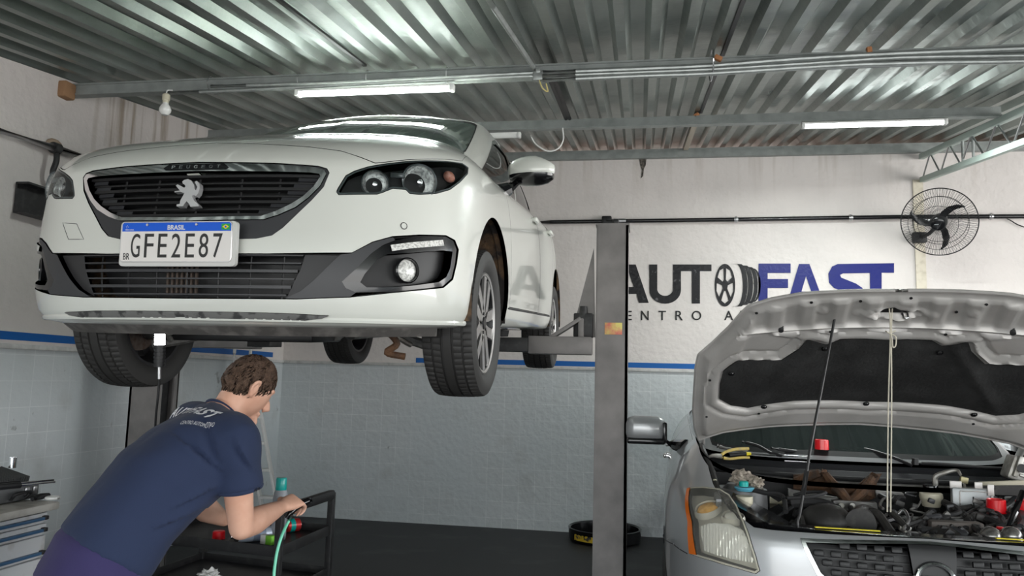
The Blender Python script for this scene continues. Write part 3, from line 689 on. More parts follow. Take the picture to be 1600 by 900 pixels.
# scuffed plastic deflector strip
S.table(CM, -1); q = [(min(a, 0), b) for a, b in S.pxs([(102, 488), (150, 485.5), (220, 485.5), (280, 486)])]; q2 = [(min(a, 0), b) for a, b in S.pxs([(280, 498), (200, 497.5), (135, 496), (110, 492)])]; S.table(CM, 1)
hs_ = [(0., q[-1][1])]+q[::-1]+q2[::-1]+[(0., q2[0][1])]; patch(S, hs_+[(-a, b) for a, b in hs_[::-1][1:-1]], [], .03, .004, .006).build('scuffed_deflector', mat('scuffed grey deflector', (.16, .16, .155), .6, noise=((.05, .05, .05), 22, .5, .58)), white_car)
# sensor dot and tow cap on the bumper
us_, ts_ = S.px(631, 353); mm = on_skin(S, us_, ts_, .001); MB().lathe([(0, .001), (.0095, .001), (.0105, -.001)], 20, mm).build('parking_sensor', K['white_paint'], white_car)
rg = MB(); rg.tube([mm @ Vector((.012*cos(a), .012*sin(a), 0)) for a in np.linspace(0, 2*pi, 24, False)], .0012, 4, True); rg.build('sensor_gap', K['satin'], white_car)
def upx(x, y): a, b = S.px(x, y); return a, b
S.table(CM, -1); tow = S.pxs([(98, 348), (120, 350), (131, 374), (107, 374)]); rail(S, tow, .0012, 0, 4, True).build('tow_cap_gap', K['satin'], white_car); S.table(CM, 1)
# ------------- headlights
lensm = mat('headlight cover', (.75, .80, .80), .02, trans=1, ior=1.2, alpha=1)
hint = mat('headlight housing', (.075, .088, .092), .25, coat=.5); refl = mat('reflector', (.88, .89, .87), .30, .7, noise=((.40, .41, .41), 90, .45, .62)); amb = mat('amber bulb glass', (.55, .20, .13), .2, noise=((.75, .45, .38), 60, .4, .7))
for sg in (1, -1):
    mi = (lambda p: p) if sg == 1 else mirror; H0 = shrink(HL, .003)
    lens = patch(S, mi(H0), [], .025, .002, 0).build('headlight', lensm, white_car)
    patch(S, mi(shrink(H0, -.004)), [], .03, -.06, 0).build('lamp_housing', hint, lens)
    rim_ = ring(S, mi(H0), mi(shrink(H0, .006)), -.001, .055, .012).build('lamp_rim', hint, lens)
    for (x_, y_, r_, nm) in ((588, 284, .045, 'inner_reflector'), (662, 281, .060, 'main_reflector')):
        uc, tc_ = S.px(x_, y_); fm_ = on_skin(S, sg*uc, tc_, -.035)
        yaw_ = Matrix.Translation(fm_.translation) @ basis((0, 0, 0), (1, 0, 0), (0, 0, 1), (0, -1, 0))
        yaw_ = Matrix.Translation(fm_.translation) @ (Matrix.Rotation(sg*rad(25), 4, 'Z') @ basis((0, 0, 0), (1, 0, 0), (0, 0, 1), (0, -1, 0)))
        rf_ = MB().lathe([(r_, .022), (r_*.97, .012), (r_*.8, -.004), (r_*.45, -.02), (.010, -.026)], 28, yaw_); rf_.build(nm, refl, lens)
        MB().lathe([(r_*.98, .02), (r_*1.08, .024), (r_*1.12, .01), (r_*1.1, -.02)], 28, yaw_).build('reflector_rim', hint, lens)
        MB().lathe([(0, .012), (.008, .01), (.012, 0), (.012, -.02)], 14, yaw_).build('bulb', K['chrome'], lens)
    uc, tc_ = S.px(708, 273); fm_ = on_skin(S, sg*uc, tc_, -.03); MB().ball(fm_.translation, (.026, .026, .022), 18).build('turn_signal', amb, lens)
    b0, b1 = S.px(625, 270), S.px(640, 292)
    p_ = S.off(np.array(sg*b0[0]), np.array(b0[1]), -.03); MB().box(tuple(p_), (.05, .02, .02), bev=.004).build('divider', hint, lens)
# ------------- greenhouse
def gh_half():
    base = [(0, 1.0), (.2, 1.005), (.4, 1.03), (.58, 1.085), (.69, 1.15), (.735, 1.24), (.745, 1.45), (.748, 2.0), (.745, 2.6), (.735, 3.1), (.70, 3.5), (.64, 3.85), (.5, 4.03), (.25, 4.08), (0, 4.09)]
    top = [(0, 1.86), (.2, 1.865), (.38, 1.89), (.52, 1.94), (.585, 2.01), (.605, 2.10), (.61, 2.25), (.615, 2.5), (.61, 2.8), (.60, 3.1), (.585, 3.3), (.56, 3.5), (.45, 3.66), (.22, 3.70), (0, 3.71)]
    zt = [1.458, 1.457, 1.453, 1.447, 1.44, 1.437, 1.438, 1.438, 1.43, 1.415, 1.40, 1.385, 1.38, 1.385, 1.385]
    zb = [1.130, 1.128, 1.115, 1.082, 1.045, 1.02, 1.0, 1.015, 1.035, 1.05, 1.065, 1.08, 1.09, 1.09, 1.09]
    return base, zb, top, zt
class GH:
    T0, T1 = 0., 1.
    def __init__(s, g=None):
        base, zb, top, zt = g or gh_half(); n_ = len(base); k = np.linspace(0, n_-1, (n_-1)*12+1)
        B = curve([(a, b, c) for (a, b), c in zip(base, zb)], 12); T_ = curve([(a, b, c) for (a, b), c in zip(top, zt)], 12)
        s.B, s.T = B, T_; s.k = k; s.U = n_-1
    def pos(s, u, t):
        u = np.asarray(u, float); t = np.asarray(t, float)[..., None]; a = np.minimum(np.abs(u), s.U)
        b = np.stack([np.interp(a, s.k, s.B[:, i]) for i in range(3)], -1); p = np.stack([np.interp(a, s.k, s.T[:, i]) for i in range(3)], -1)
        q = b*(1-t)+p*t; bulge = (t*(1-t))*4*.03; q[..., 2:3] += bulge*np.where(a[..., None] < 4.5, 1, 0)*np.clip(1-np.abs(a[..., None])/5, 0, 1); q[..., 0:1] += bulge*.6*np.clip(a[..., None]/5, 0, 1)
        q[..., 0] *= np.sign(np.where(u == 0, 1, u)); return q
    nrm = Skin.nrm; off = Skin.off
G = GH()
scale_u = 1.
WSP = full([(0, .03), (3.1, .03), (3.75, .05), (3.95, .12), (3.80, .93), (3.5, .965), (0, .972)])
SWF = [(5.55, .10), (7.55, .10), (7.55, .93), (6.35, .90), (6.0, .80), (5.72, .45)]
SWR = [(7.72, .10), (9.6, .12), (9.9, .5), (9.6, .80), (9.1, .92), (7.72, .93)]
RWP = [(12.2, .2), (G.U, .15), (G.U, .9), (12.5, .85)]; RW = [(12.3, .2), (14, .15), (14, .9), (12.6, .85)]
holes_g = [WSP, SWF, mirror(SWF), SWR, mirror(SWR)]
patch(G, [(-14, 0), (14, 0), (14, 1), (-14, 1)], holes_g, .12, 0, .02).build('pillars', K['white_paint'], white_car)
patch(G, shrink(WSP, -.01), [], .12, -.004, 0).build('windshield', K['tint'], white_car)
ring(G, shrink(WSP, -.01), shrink(WSP, .045), -.002, 0, .05).build('windshield_seal', K['black'], white_car)
for q in (SWF, SWR, mirror(SWF), mirror(SWR)):
    f_ = patch(G, shrink(q, -.02), [], .12, -.006, 0).build('side_window', K['dark_glass'], white_car)
    ring(G, shrink(q, -.05), shrink(q, .05), .001, .0, .05).build('window_seal', K['gloss_black'], f_)
# roof cap
rt = MB(); n_ = 57; us = np.linspace(0, 14, n_); e = G.pos(us, np.ones(n_)); rows = []
for k_ in np.linspace(-1, 1, 21):
    rows.append([Vector((p[0]*k_, p[1], p[2]+.028*(1-k_*k_)*min(1, abs(p[0])/.4))) for p in e])
rt.grid(rows); rt.build('roof', K['white_paint'], white_car, smooth=60)
MB().box((-.02, 1.97, 1.485), (.02, .05, .03), bev=.008).build('aerial_base', K['black'], white_car)
# wipers at the base of the screen
wp = MB()
for a, b in (((-.55, 1.03, 1.095), (.05, 1.03, 1.14)), ((.05, 1.03, 1.14), (.62, 1.10, 1.09))): wp.tube([a, ((a[0]+b[0])/2, (a[1]+b[1])/2+.0, (a[2]+b[2])/2+.02), b], .008, 6, smooth=4)
wp.build('wiper', K['black'], white_car)
# cabin seen through the glass
MB().box((0, 1.45, .98), (1.35, .55, .10), bev=.04).build('dashboard', mat('grey dashboard', (.12, .125, .125), .7), white_car)
for x_ in (-.36, .36):
    st = MB().box((x_, 2.35, 1.0), (.50, .16, .62), bev=.07).build('front_seat', mat('grey seat cloth', (.09, .09, .095), .9), white_car)
    MB().box((x_, 2.38, 1.36), (.26, .10, .17), bev=.045).build('headrest', mat('grey headrest cloth', (.10, .10, .105), .9), st)
MB().box((0, 1.98, 1.36), (.22, .03, .07), bev=.015).build('rear_view_mirror', K['black'], white_car)
# ------------- door mirrors
for sg in (1, -1):
    mm = Matrix.Translation((sg*.955, 1.62, 1.075)) @ Matrix.Rotation(sg*rad(-8), 4, 'Z')
    sh = MB(); rows = []
    for i in range(11):
        a = i/10; sc = math.sqrt(max(0, 1-(2*a-1)**2*(.93 if a > .5 else .90)))
        ring_ = []
        for k_ in range(20):
            b = 2*pi*k_/20; yy = -.05*cos(b)*sc if cos(b) > 0 else -.035*cos(b)*sc; zz = .075*sin(b)*(sc**.7)*(1 if a < .6 else 1-.35*(a-.6)/.4)
            ring_.append(mm @ Vector((sg*(-.125+.25*a), yy*1.3, zz+.005)))
        rows.append(ring_)
    sh.grid(rows, True); sh.add(rows[0], [tuple(range(20))]); sh.add(rows[-1], [tuple(range(20))])
    top_ = sh.build('door_mirror', K['white_paint'], white_car, smooth=60)
    lo = MB(); rows = []
    for i in range(9):
        a = i/8; sc = math.sqrt(max(.05, 1-(2*a-1)**2*.9)); rows.append([mm @ Vector((sg*(-.118+.236*a), -.068*cos(b)*sc, -.020-.062*max(0, sin(b))*(sc**.6))) for b in np.linspace(0, 2*pi, 20, False)])
    lo.grid(rows, True); lo.add(rows[0], [tuple(range(20))]); lo.add(rows[-1], [tuple(range(20))]); lo.build('mirror_base', K['gloss_black'], top_, smooth=50)
    MB().tube([(sg*.90, 1.62, 1.03), (sg*.84, 1.56, .97), (sg*.775, 1.52, .93)], [.030, .036, .055], 10).build('mirror_arm', K['gloss_black'], top_)
# ------------- wheels
tread = bpy.data.materials.new('tyre rubber'); tread.use_nodes = True; n = tread.node_tree.nodes; L = tread.node_tree.links; b = n['Principled BSDF']
b.inputs['Roughness'].default_value = .65
tcn = n.new('ShaderNodeTexCoord'); sx = n.new('ShaderNodeSeparateXYZ'); L.new(tcn.outputs['Object'], sx.inputs[0])
b.inputs['Base Color'].default_value = (.030, .029, .028, 1)
K['tyre'] = tread
def tyre_mesh(R, w, rr, ax):
    """tyre with circumferential grooves and cut cross sipes; ax maps local z to the axle"""
    h = w/2; mb = MB(); N_ = 144; prof = []
    ys = [-.92, -.60, -.56, -.20, -.16, .16, .20, .56, .60, .92]
    xs_ = []
    prof = [(rr, -h*.80), (rr+.012, -h*.90), (rr+(R-rr)*.45, -h*1.02), (R-.028, -h*.99), (R-.010, -h*.92)]
    tr = [(-.86, 0), (-.62, 0), (-.60, 1), (-.55, 1), (-.53, 0), (-.25, 0), (-.23, 1), (-.17, 1), (-.15, 0), (.15, 0), (.17, 1), (.23, 1), (.25, 0), (.53, 0), (.55, 1), (.60, 1), (.62, 0), (.86, 0)]
    prof += [(R-.007*abs(a)**2.5-(.007 if g_ else 0), h*a*.98) for a, g_ in tr]
    prof += [(R-.010, h*.92), (R-.028, h*.99), (rr+(R-rr)*.45, h*1.02), (rr+.012, h*.90), (rr, h*.80)]
    P = []; m_ = len(prof)
    for i in range(N_*2):
        a = 2*pi*i/(N_*2); cut = (i % 4 == 0)
        for r, z in prof:
            az = z/h; sh = .035*(az if abs(az) < .6 else .6*np.sign(az)); r2 = r
            if cut and r > R-.008 and abs(az) > .27: r2 = r-.0055
            P.append(ax @ Vector((r2*cos(a+sh), r2*sin(a+sh), z)))
    n2 = N_*2; Fs = []
    for i in range(n2):
        j = (i+1) % n2
        for k in range(m_-1): Fs.append((i*m_+k, j*m_+k, j*m_+k+1, i*m_+k+1))
    return mb.add(P, Fs)
rimface = mat('machined alloy face', (.55, .54, .53), .32, .85); rimdark = mat('dark alloy pocket', (.035, .035, .037), .35, .4); discm = mat('brake disc iron', (.20, .16, .14), .5, .7, noise=((.10, .06, .04), 30, .4, .7))
def wheel(parent, cx, cy, cz, R, w, rr, sg, spokes=5, rot=0., name='wheel', lug=.056):
    ax = Matrix.Translation((cx, cy, cz)) @ Matrix.Rotation(sg*pi/2, 4, 'Y') @ Matrix.Rotation(rot, 4, 'Z')      # local z -> outward
    t_ = tyre_mesh(R, w, rr, ax).build(name, K['tyre'], parent, smooth=30)
    h = w/2
    MB().lathe([(rr+.002, h*.80), (rr-.006, h*.86), (rr-.016, h*.80), (rr-.024, h*.4), (rr-.03, -h*.5), (rr-.012, -h*.8), (rr+.002, -h*.82)], 64, ax).build('rim_barrel', rimdark, t_)
    MB().lathe([(rr+.001, h*.80), (rr-.004, h*.865), (rr-.014, h*.83), (rr-.016, h*.80)], 64, ax).build('rim_lip', rimface, t_)
    face = MB(); pocket = MB()
    for k in range(spokes):
        a0 = 2*pi*k/spokes
        for dd in (-.17, .17):
            poly = [(.045, -.016), (.10, -.019), (rr-.03, -.017), (rr-.012, -.030), (rr-.012, .030), (rr-.03, .017), (.10, .014), (.045, .016)]
            A_ = ax @ Matrix.Rotation(a0, 4, 'Z') @ Matrix.Translation((0, math.copysign(.022, dd), 0)) @ Matrix.Rotation(dd*.75, 4, 'Z')
            face.prism([(x, y*1.35) for x, y in poly], h*.80, A_, h*.70)
            pocket.prism([(x, y*1.45) for x, y in poly], h*.70, A_, h*.25)
    face.cyl(ax @ Vector((0, 0, h*.45)), ax @ Vector((0, 0, h*.78)), lug+.012, lug+.004, 32)
    face.build('spokes', rimface, t_, smooth=25); pocket.build('spoke_backs', rimdark, t_, smooth=25)
    MB().cyl(ax @ Vector((0, 0, h*.78)), ax @ Vector((0, 0, h*.84)), .028, .024, 24).build('hub_cap', rimdark, t_)
    for k in range(5):
        a = 2*pi*(k+.5)/5; MB().cyl(ax @ Vector((.042*cos(a), .042*sin(a), h*.74)), ax @ Vector((.042*cos(a), .042*sin(a), h*.82)), .008, n=6).build('wheel_nut', K['black'], t_)
    MB().cyl(ax @ Vector((0, 0, -h*.05)), ax @ Vector((0, 0, h*.1)), rr-.07, n=40).build('brake_disc', discm, t_)
    return t_
for (x_, y_, z_) in ((.775, .88, .258), (-.775, .88, .258), (.775, 3.5, .262), (-.775, 3.5, .262)):
    wheel(white_car, x_, y_, z_, .318, .218, .219, 1 if x_ > 0 else -1, rot=.3)
dirt = mat('muddy wheel arch liner', (.035, .03, .028), .9, noise=((.21, .125, .065), 9, .42, .62), bump=.6, bscale=60)
for sg in (1, -1):
    for cy, cz, r in ((.90, .34, .375), (3.5, .34, .365)):
        lin = MB(); rows = []
        for x_ in (.885, .82, .70, .58): rows.append([Vector((sg*x_, cy+(r+.006)*cos(a), cz+(r+.006)*sin(a))) for a in np.linspace(rad(-12), rad(192), 40)])
        lin.grid(rows); c_ = [Vector((sg*.58, cy, cz))]+rows[-1]; lin.add(c_, [(0, i, i+1) for i in range(1, 40)]); lin.build('wheel_arch_liner', dirt, white_car)
# ------------- underside
ub = mat('dirty underbody', (.045, .043, .04), .75, noise=((.10, .09, .08), 10, .45, .7), bump=.4, bscale=60)
MB().box((0, 2.15, .27), (1.12, 3.3, .06), bev=.02).build('floor_pan', ub, white_car)
MB().box((0, .98, .27), (.95, .42, .10), bev=.03).build('subframe', ub, white_car)
ex = MB().tube([(.1, 1.1, .2), (.12, 2.0, .22), (.2, 3.0, .22), (.35, 3.7, .25)], .035, 12, smooth=5); ex.build('exhaust_pipe', K['engine_grey'], white_car)
MB().box((-.1, 3.55, .22), (.9, .16, .10), bev=.03).build('rear_axle_beam', K['black'], white_car)
for sg in (1, -1):
    MB().tube([(sg*.40, .98, .22), (sg*.55, .93, .17), (sg*.70, .88, .14)], [.028, .022, .026], 10, smooth=4).build('control_arm', K['engine_grey'], white_car)
    MB().tube([(sg*.25, .80, .26), (sg*.50, .72, .20), (sg*.56, .80, .16)], .012, 8, smooth=5).build('sway_bar', K['alu'], white_car)
    MB().box((sg*.70, .88, .26), (.07, .10, .20), bev=.02).build('hub_carrier', K['engine_dark'], white_car)
    MB().cyl((sg*.60, .88, .30), (sg*.55, .92, .75), .06, n=20).build('spring_strut', K['black'], white_car)
hk = at(742, 545, 1, 3.0)
MB().tube([(.56, .50, .215), (.60, .49, .17), (.56, .49, .135), (.63, .50, .12)], .014, 8, smooth=5).build('tow_eye', K['rust'], white_car)
# ================================================================== two-post lift
ds = K['dark_steel']
def post(label, X0, X1, Y0, depth, top, sg):
    t = thing('lift_post', label, 'car lift post', loc=((X0+X1)/2, Y0+depth/2, floor_z(Y0)))
    z0 = floor_z(Y0+depth)
    col_ = MB()      # C-section column, open towards the car
    col_.box(((X0+X1)/2, Y0+.008, (z0+top)/2), (X1-X0, .016, top-z0)).box(((X0+X1)/2, Y0+depth-.008, (z0+top)/2), (X1-X0, .016, top-z0))
    xb = X1-.008 if sg > 0 else X0+.008
    col_.box((xb, Y0+depth/2, (z0+top)/2), (.016, depth, top-z0))
    xl = X0+.006 if sg > 0 else X1-.006
    for yy in (Y0+.03, Y0+depth-.03): col_.box((xl, yy, (z0+top)/2), (.012, .05, top-z0))
    col_.build('column', ds, t, world=True, smooth=0)
    MB().box(((X0+X1)/2, Y0+depth/2, z0+.011+.003), (X1-X0+.22, depth+.22, .018)).build('base_plate', ds, t, world=True, smooth=0)
    MB().box(((X0+X1)/2, Y0+depth/2, top+.006), (X1-X0+.012, depth+.01, .012)).build('top_plate', ds, t, world=True, smooth=0)
    MB().box(((X0+X1)/2, Y0+depth/2, 1.5), (.10, depth-.08, .8)).build('carriage', K['dark_metal'], t, world=True, smooth=0)
    MB().cyl(((X0+X1)/2+sg*-.04, Y0+depth/2-.03, z0+.1), ((X0+X1)/2+sg*-.04, Y0+depth/2-.03, top-.05), .018, n=14).build('lifting_screw', K['steel'], t, world=True)
    return t
YP = 4.62
xa, xb = at(930.5, 500, 1, YP).x, at(981, 500, 1, YP).x; topR = at(955, 352, 1, YP).z
PR = post('dark grey lift post right of the white car with a small sticker', xa, xb, YP, .24, topR, 1)
MB().box(((xa+xb)/2-.006, YP-.003, (.1+topR)/2), (xb-xa-.03, .004, topR-.1)).build('front_face', ds, PR, world=True, smooth=0)
p0, p1 = at(945, 504, 1, YP-.006), at(972, 523, 1, YP-.006)
stk = mat('red and yellow sticker', (.75, .22, .16), .5, noise=((.82, .72, .22), 14, .42, .58))
MB().box(((p0.x+p1.x)/2, YP-.0075, (p0.z+p1.z)/2), (p1.x-p0.x, .003, p0.z-p1.z), bev=.001).build('warning_sticker', stk, PR, world=True, label='red and yellow warning sticker')
tb = MB(); q = at(962, 346, 1, YP)
tb.box((q.x, YP+.05, topR+.03), (.035, .05, .03), bev=.006).cyl((q.x-.06, YP+.05, topR+.03), (q.x-.02, YP+.05, topR+.03), .014, n=10)
tb.build('top_bolts', K['black'], PR, world=True)
la, lb = at(200, 640, 1, YP).x, at(243, 640, 1, YP).x
PL = post('dark grey lift post half hidden behind the hanging left front wheel', la, lb, YP, .24, topR, -1)
# gusset and swing arm on the right post
G_ = [at(x, y, 1, YP+.03) for x, y in ((928, 388), (897, 506), (905, 527), (930, 527))]
MB().add(G_+[p+Vector((0, .012, 0)) for p in G_], [(0, 1, 2, 3), (7, 6, 5, 4)]+[(i, (i+1) % 4, 4+(i+1) % 4, 4+i) for i in range(4)]).build('gusset_plate', ds, PR, world=True, smooth=0)
c0 = at(911, 508, 1, YP-.02); MB().box((c0.x, YP+.03, c0.z), (.115, .11, .145), bev=.008).build('arm_bracket', K['dark_metal'], PR, world=True)
MB().cyl((c0.x, YP+.0, c0.z+.06), (c0.x, YP+.0, c0.z+.115), .028, .022, 14).build('arm_pin', K['dark_metal'], PR, world=True)
a0, a1 = at(925, 541, 1, YP-.05), at(782, 542, 1, YP-.05); a1 = Vector((a1.x, YP-.05, a0.z))
LA = MB().bar(a0, a0.lerp(a1, .68), .12, .105, bev=.006).build('swing_arm', ds, PR, world=True)
MB().bar(a0.lerp(a1, .66), a1+Vector((-.12, 0, 0)), .09, .085, bev=.004).build('inner_arm', K['dark_metal'], LA, world=True)
b0, b1 = at(862, 527, 1, YP-.05), at(908, 498, 1, YP-.05)
MB().bar(b0, b1, .08, .022, bev=.002).build('brace', ds, LA, world=True); MB().bar(b1, at(908, 527, 1, YP-.05), .07, .03, up=Vector((1, 0, 0)), bev=.002).build('brace_foot', ds, LA, world=True)
sill = CM @ Vector((.78, 1.95, .245)); MB().cyl((a1.x+.0, YP-.05, a0.z+.05), (a1.x, YP-.05, sill.z+.0), .045, .05, 20).build('lifting_pad', K['rubber'], LA, world=True)
LB = MB().bar((lb, YP+.1, a0.z), (-2.45, YP+.05, a0.z), .12, .105, bev=.006).build('swing_arm', ds, PL, world=True)
MB().bar((-2.5, YP+.05, a0.z), (-2.25, YP-.1, a0.z), .09, .085, bev=.004).build('inner_arm', K['dark_metal'], LB, world=True)
MB().cyl((-2.27, YP-.08, a0.z+.04), (-2.27, YP-.08, a0.z+.10), .05, n=20).build('lifting_pad', K['rubber'], LB, world=True)
# dark engine undertray of the car
MB().box((-.28, 1.02, .19), (.75, .35, .06), bev=.015).build('engine_undertray', K['black'], white_car)

# ================================================================== lamps
def tube_lamp(label, xa, xb, Y, z, lit=True, zb=None):
    t = thing('fluorescent_lamp', label, 'ceiling lamp', loc=((xa+xb)/2, Y, z))
    MB().box(((xa+xb)/2, Y, z+.028), (xb-xa, .045, .016), bev=.004).build('batten', K['white'], t, world=True)
    d = MB(); rows = []
    for x in np.linspace(xa+.03, xb-.03, 8): rows.append([Vector((x, Y+.021*cos(a), z+.022+.03*sin(a))) for a in np.linspace(pi, 2*pi, 12)])
    d.grid(rows); d.build('diffuser', K['lamp'] if lit else K['white'], t, world=True)
    for x in (xa+.015, xb-.015): MB().box((x, Y, z+.014), (.03, .052, .045), bev=.008).build('end_cap', K['white'], t, world=True)
    return t
a, b = at(462, 147, 1, 4.33), at(710, 139, 1, 4.33); tube_lamp('lit fluorescent lamp under the nearer roof beam above the white car', a.x, b.x, 4.33, a.z-.012)
a, b = at(1252, 198, 1, 5.97), at(1480, 188, 1, 5.97); tube_lamp('lit fluorescent lamp under the farther roof beam at right', a.x, b.x, 5.97, 3.43)
b = at(814, 212, 1, 5.97); tube_lamp('unlit white fluorescent batten above the white car roof', b.x-1.05, b.x, 5.97, b.z-.01, False)
# light the tubes give off into the room, placed in the diffusers
for (x_, y_, z_) in ((-1.64, 4.33, 3.18), (1.74, 5.97, 3.41)):
    l = bpy.data.lights.new('tube_light', 'AREA'); l.shape = 'RECTANGLE'; l.size = 1.0; l.size_y = .05; l.energy = 34; l.color = (.93, 1, .97)
    o = bpy.data.objects.new('tube_light', l); COL.objects.link(o); o.location = (x_, y_, z_)
# bulb
q = at(258, 172, 1, 4.30); B_ = thing('light_bulb', 'unlit white bulb hanging from the near roof beam by the left wall', 'light bulb', loc=q)
MB().lathe([(0, -.037), (.02, -.032), (.035, -.012), (.037, .004), (.030, .024), (.019, .038), (.017, .05)], 24, Matrix.Translation(q)).build('bulb_glass', mat('opal bulb', (.85, .85, .83), .2, coat=.4), B_, world=True)
MB().lathe([(.017, .045), (.019, .05), (.019, .062), (.023, .066), (.023, .10), (.014, .108), (0, .108)], 20, Matrix.Translation(q)).build('bulb_socket', K['cream'], B_, world=True)
MB().tube([q+Vector((0, 0, .105)), q+Vector((.005, 0, .13)), (q.x+.02, 4.33, 3.25)], .004, 6, smooth=3).build('cord', K['white'], B_, world=True)

# ================================================================== pipes and conduits
def run(pts, Y, r, name, m_, label, cat='conduit', smooth=3):
    P = [at(x, y, 1, Y if not isinstance(Y, (list, tuple)) else Y[i]) for i, (x, y) in enumerate(pts)]
    return solo(MB().tube(P, r, 10, smooth=smooth), name, m_, label, cat, origin=tuple(P[0]))
run([(262, 146), (420, 139), (640, 127), (838, 119)], 4.32, .011, 'electrical_conduit', K['galv'], 'thin steel conduit along the near roof beam left of the junction box')
run([(330, 135), (500, 130), (680, 121), (838, 114)], 4.315, .012, 'electrical_conduit', K['galv'], 'upper steel conduit along the near roof beam left of the junction box')
run([(848, 114), (1000, 108), (1110, 103), (1250, 92), (1400, 84), (1600, 76), (1700, 70)], 4.30, .016, 'electrical_conduit', K['galv'], 'thick upper steel conduit running right from the junction box')
run([(848, 119), (1000, 113), (1120, 108), (1280, 98), (1410, 90), (1600, 87), (1700, 85)], 4.27, .012, 'electrical_conduit', K['galv'], 'middle steel conduit running right from the junction box')
run([(848, 126), (1000, 119), (1110, 115), (1300, 103), (1450, 98), (1600, 96), (1700, 93)], 4.28, .014, 'electrical_conduit', K['galv'], 'lowest steel conduit running right from the junction box')
q = at(841, 120, 1, 4.29); JB = MB().box(tuple(q), (.062, .045, .055), bev=.008).box((q.x, q.y-.01, q.z+.03), (.03, .03, .03), bev=.006)
solo(JB, 'junction_box', K['galv'], 'galvanised junction box at the middle of the near roof beam', 'junction box')
solo(MB().tube([(q.x+.01, q.y-.02, q.z-.03), (q.x+.03, q.y-.03, q.z-.08), (q.x+.06, q.y-.02, q.z-.10), (q.x+.05, q.y-.02, q.z-.05)], .004, 6, smooth=5), 'loose_wire', mat('yellow wire', (.6, .5, .2), .5), 'short loose yellowish wire under the junction box', 'wire')
def roofrun(pa, pb, dz, r, name, m_, label):
    P = []
    for p in (pa, pb):
        d = ray(*p); c0_ = roof_z(0)-dz; t = (c0_-CC[2])/(d[2]-.138*d[1]); P.append(Vector(CC+d*t))
    x = P[1].x; ya, yb = P[0].y-1.0, P[1].y
    return solo(MB().tube([(P[0].x-(x-P[0].x)*.3, ya, roof_z(ya)-dz), (P[0].x, P[0].y, roof_z(P[0].y)-dz), (x, yb, roof_z(yb)-dz)], r, 10), name, m_, label, 'conduit')
roofrun((770, 10), (838, 112), .06, .014, 'electrical_conduit', K['galv'], 'steel conduit running from the junction box towards the camera')
for k_, dx in enumerate((0, .05)):
    a_ = at(852+dx*160, 134, 1, 4.45); b_ = at(884+dx*110, 190, 1, 5.93)
    solo(MB().tube([(a_.x, 4.42, roof_z(4.42)-.02), (b_.x, 5.95, roof_z(5.95)-.02)], .015, 8), 'black_conduit', K['black'], ['left black conduit under the roof between the two beams', 'right black conduit under the roof between the two beams'][k_], 'conduit')
run([(829, 212), (838, 226), (856, 236), (872, 232), (880, 218), (879, 200)], 5.95, .006, 'cable_loop', K['white'], 'white cable loop sagging below the farther roof beam', 'cable', smooth=6)
for k_, x_ in enumerate((325, 465, 572, 697)):
    q = at(x_, 130-k_*3, 1, 4.31); solo(MB().tube([(q.x+.003*cos(a*2), 4.37-.075*cos(a), 3.285+.055*sin(a)) for a in np.linspace(0, 2*pi, 16, False)], .0025, 5, True), 'tie_wire', K['steel'], 'thin tie wire looped round the near roof beam, number %s from the left' % ('one', 'two', 'three', 'four')[k_] if 0 else ['tie wire round the near roof beam above the hanging bulb', 'tie wire round the near roof beam at the left end of the lit lamp', 'tie wire round the near roof beam at the middle of the lit lamp', 'tie wire round the near roof beam at the right end of the lit lamp'][k_], 'wire')
q = at(1113, 118, 1, 4.28); solo(MB().tube([(q.x+.004*cos(a), 4.33-.10*cos(a), 3.27+.085*sin(a)) for a in np.linspace(0, 2*pi, 16, False)], .004, 5, True), 'tie_wire', K['steel'], 'tie wire round the conduits right of the junction box', 'wire')
# air pipe on the back wall
zp = at(860, 347, 1, YW-.06).z
ap = thing('air_pipe', 'long black air pipe along the back wall behind the fan', 'pipe', loc=(-1.2, YW-.06, zp))
pp = [at(x, y, 1, YW-.06) for x, y in ((790, 349), (860, 347), (1150, 343), (1400, 339), (1600, 338), (1800, 338))]
MB().tube(pp, .021, 12).build('pipe', K['gloss_black'], ap, world=True)
for x_ in (1150, 1329, 1548):
    c_ = at(x_, 340, 1, YW-.06); tt = np.interp(x_, [860, 1150, 1400, 1600], [347, 343, 339, 338]); c_ = at(x_, tt, 1, YW-.06)
    m_ = MB().tube([c_+Vector((.0, .03*cos(a), .03*sin(a))) for a in np.linspace(0, 2*pi, 18, False)], .006, 6, True)
    m_.cyl(c_+Vector((-.018, 0, 0)), c_+Vector((.018, 0, 0)), .026, n=14); m_.build('pipe_clamp', K['steel'], ap, world=True)
c_ = at(970, 345.5, 1, YW-.06); MB().cyl(c_+Vector((-.07, 0, 0)), c_+Vector((.05, 0, 0)), .028, n=14).build('pipe_union', K['steel'], ap, world=True)
c_ = at(948, 344, 1, YW-.06); MB().box(tuple(c_), (.10, .07, .08), bev=.015).build('pipe_tee', K['black'], ap, world=True)
solo(MB().tube([at(1572, 341, 1, YW-.03), at(1580, 345, 1, YW-.03), at(1590, 351, 1, YW-.03), at(1604, 356, 1, YW-.03)], .005, 6, smooth=4), 'thin_cable', K['black'], 'thin black cable dropping from the air pipe right of the fan', 'cable')
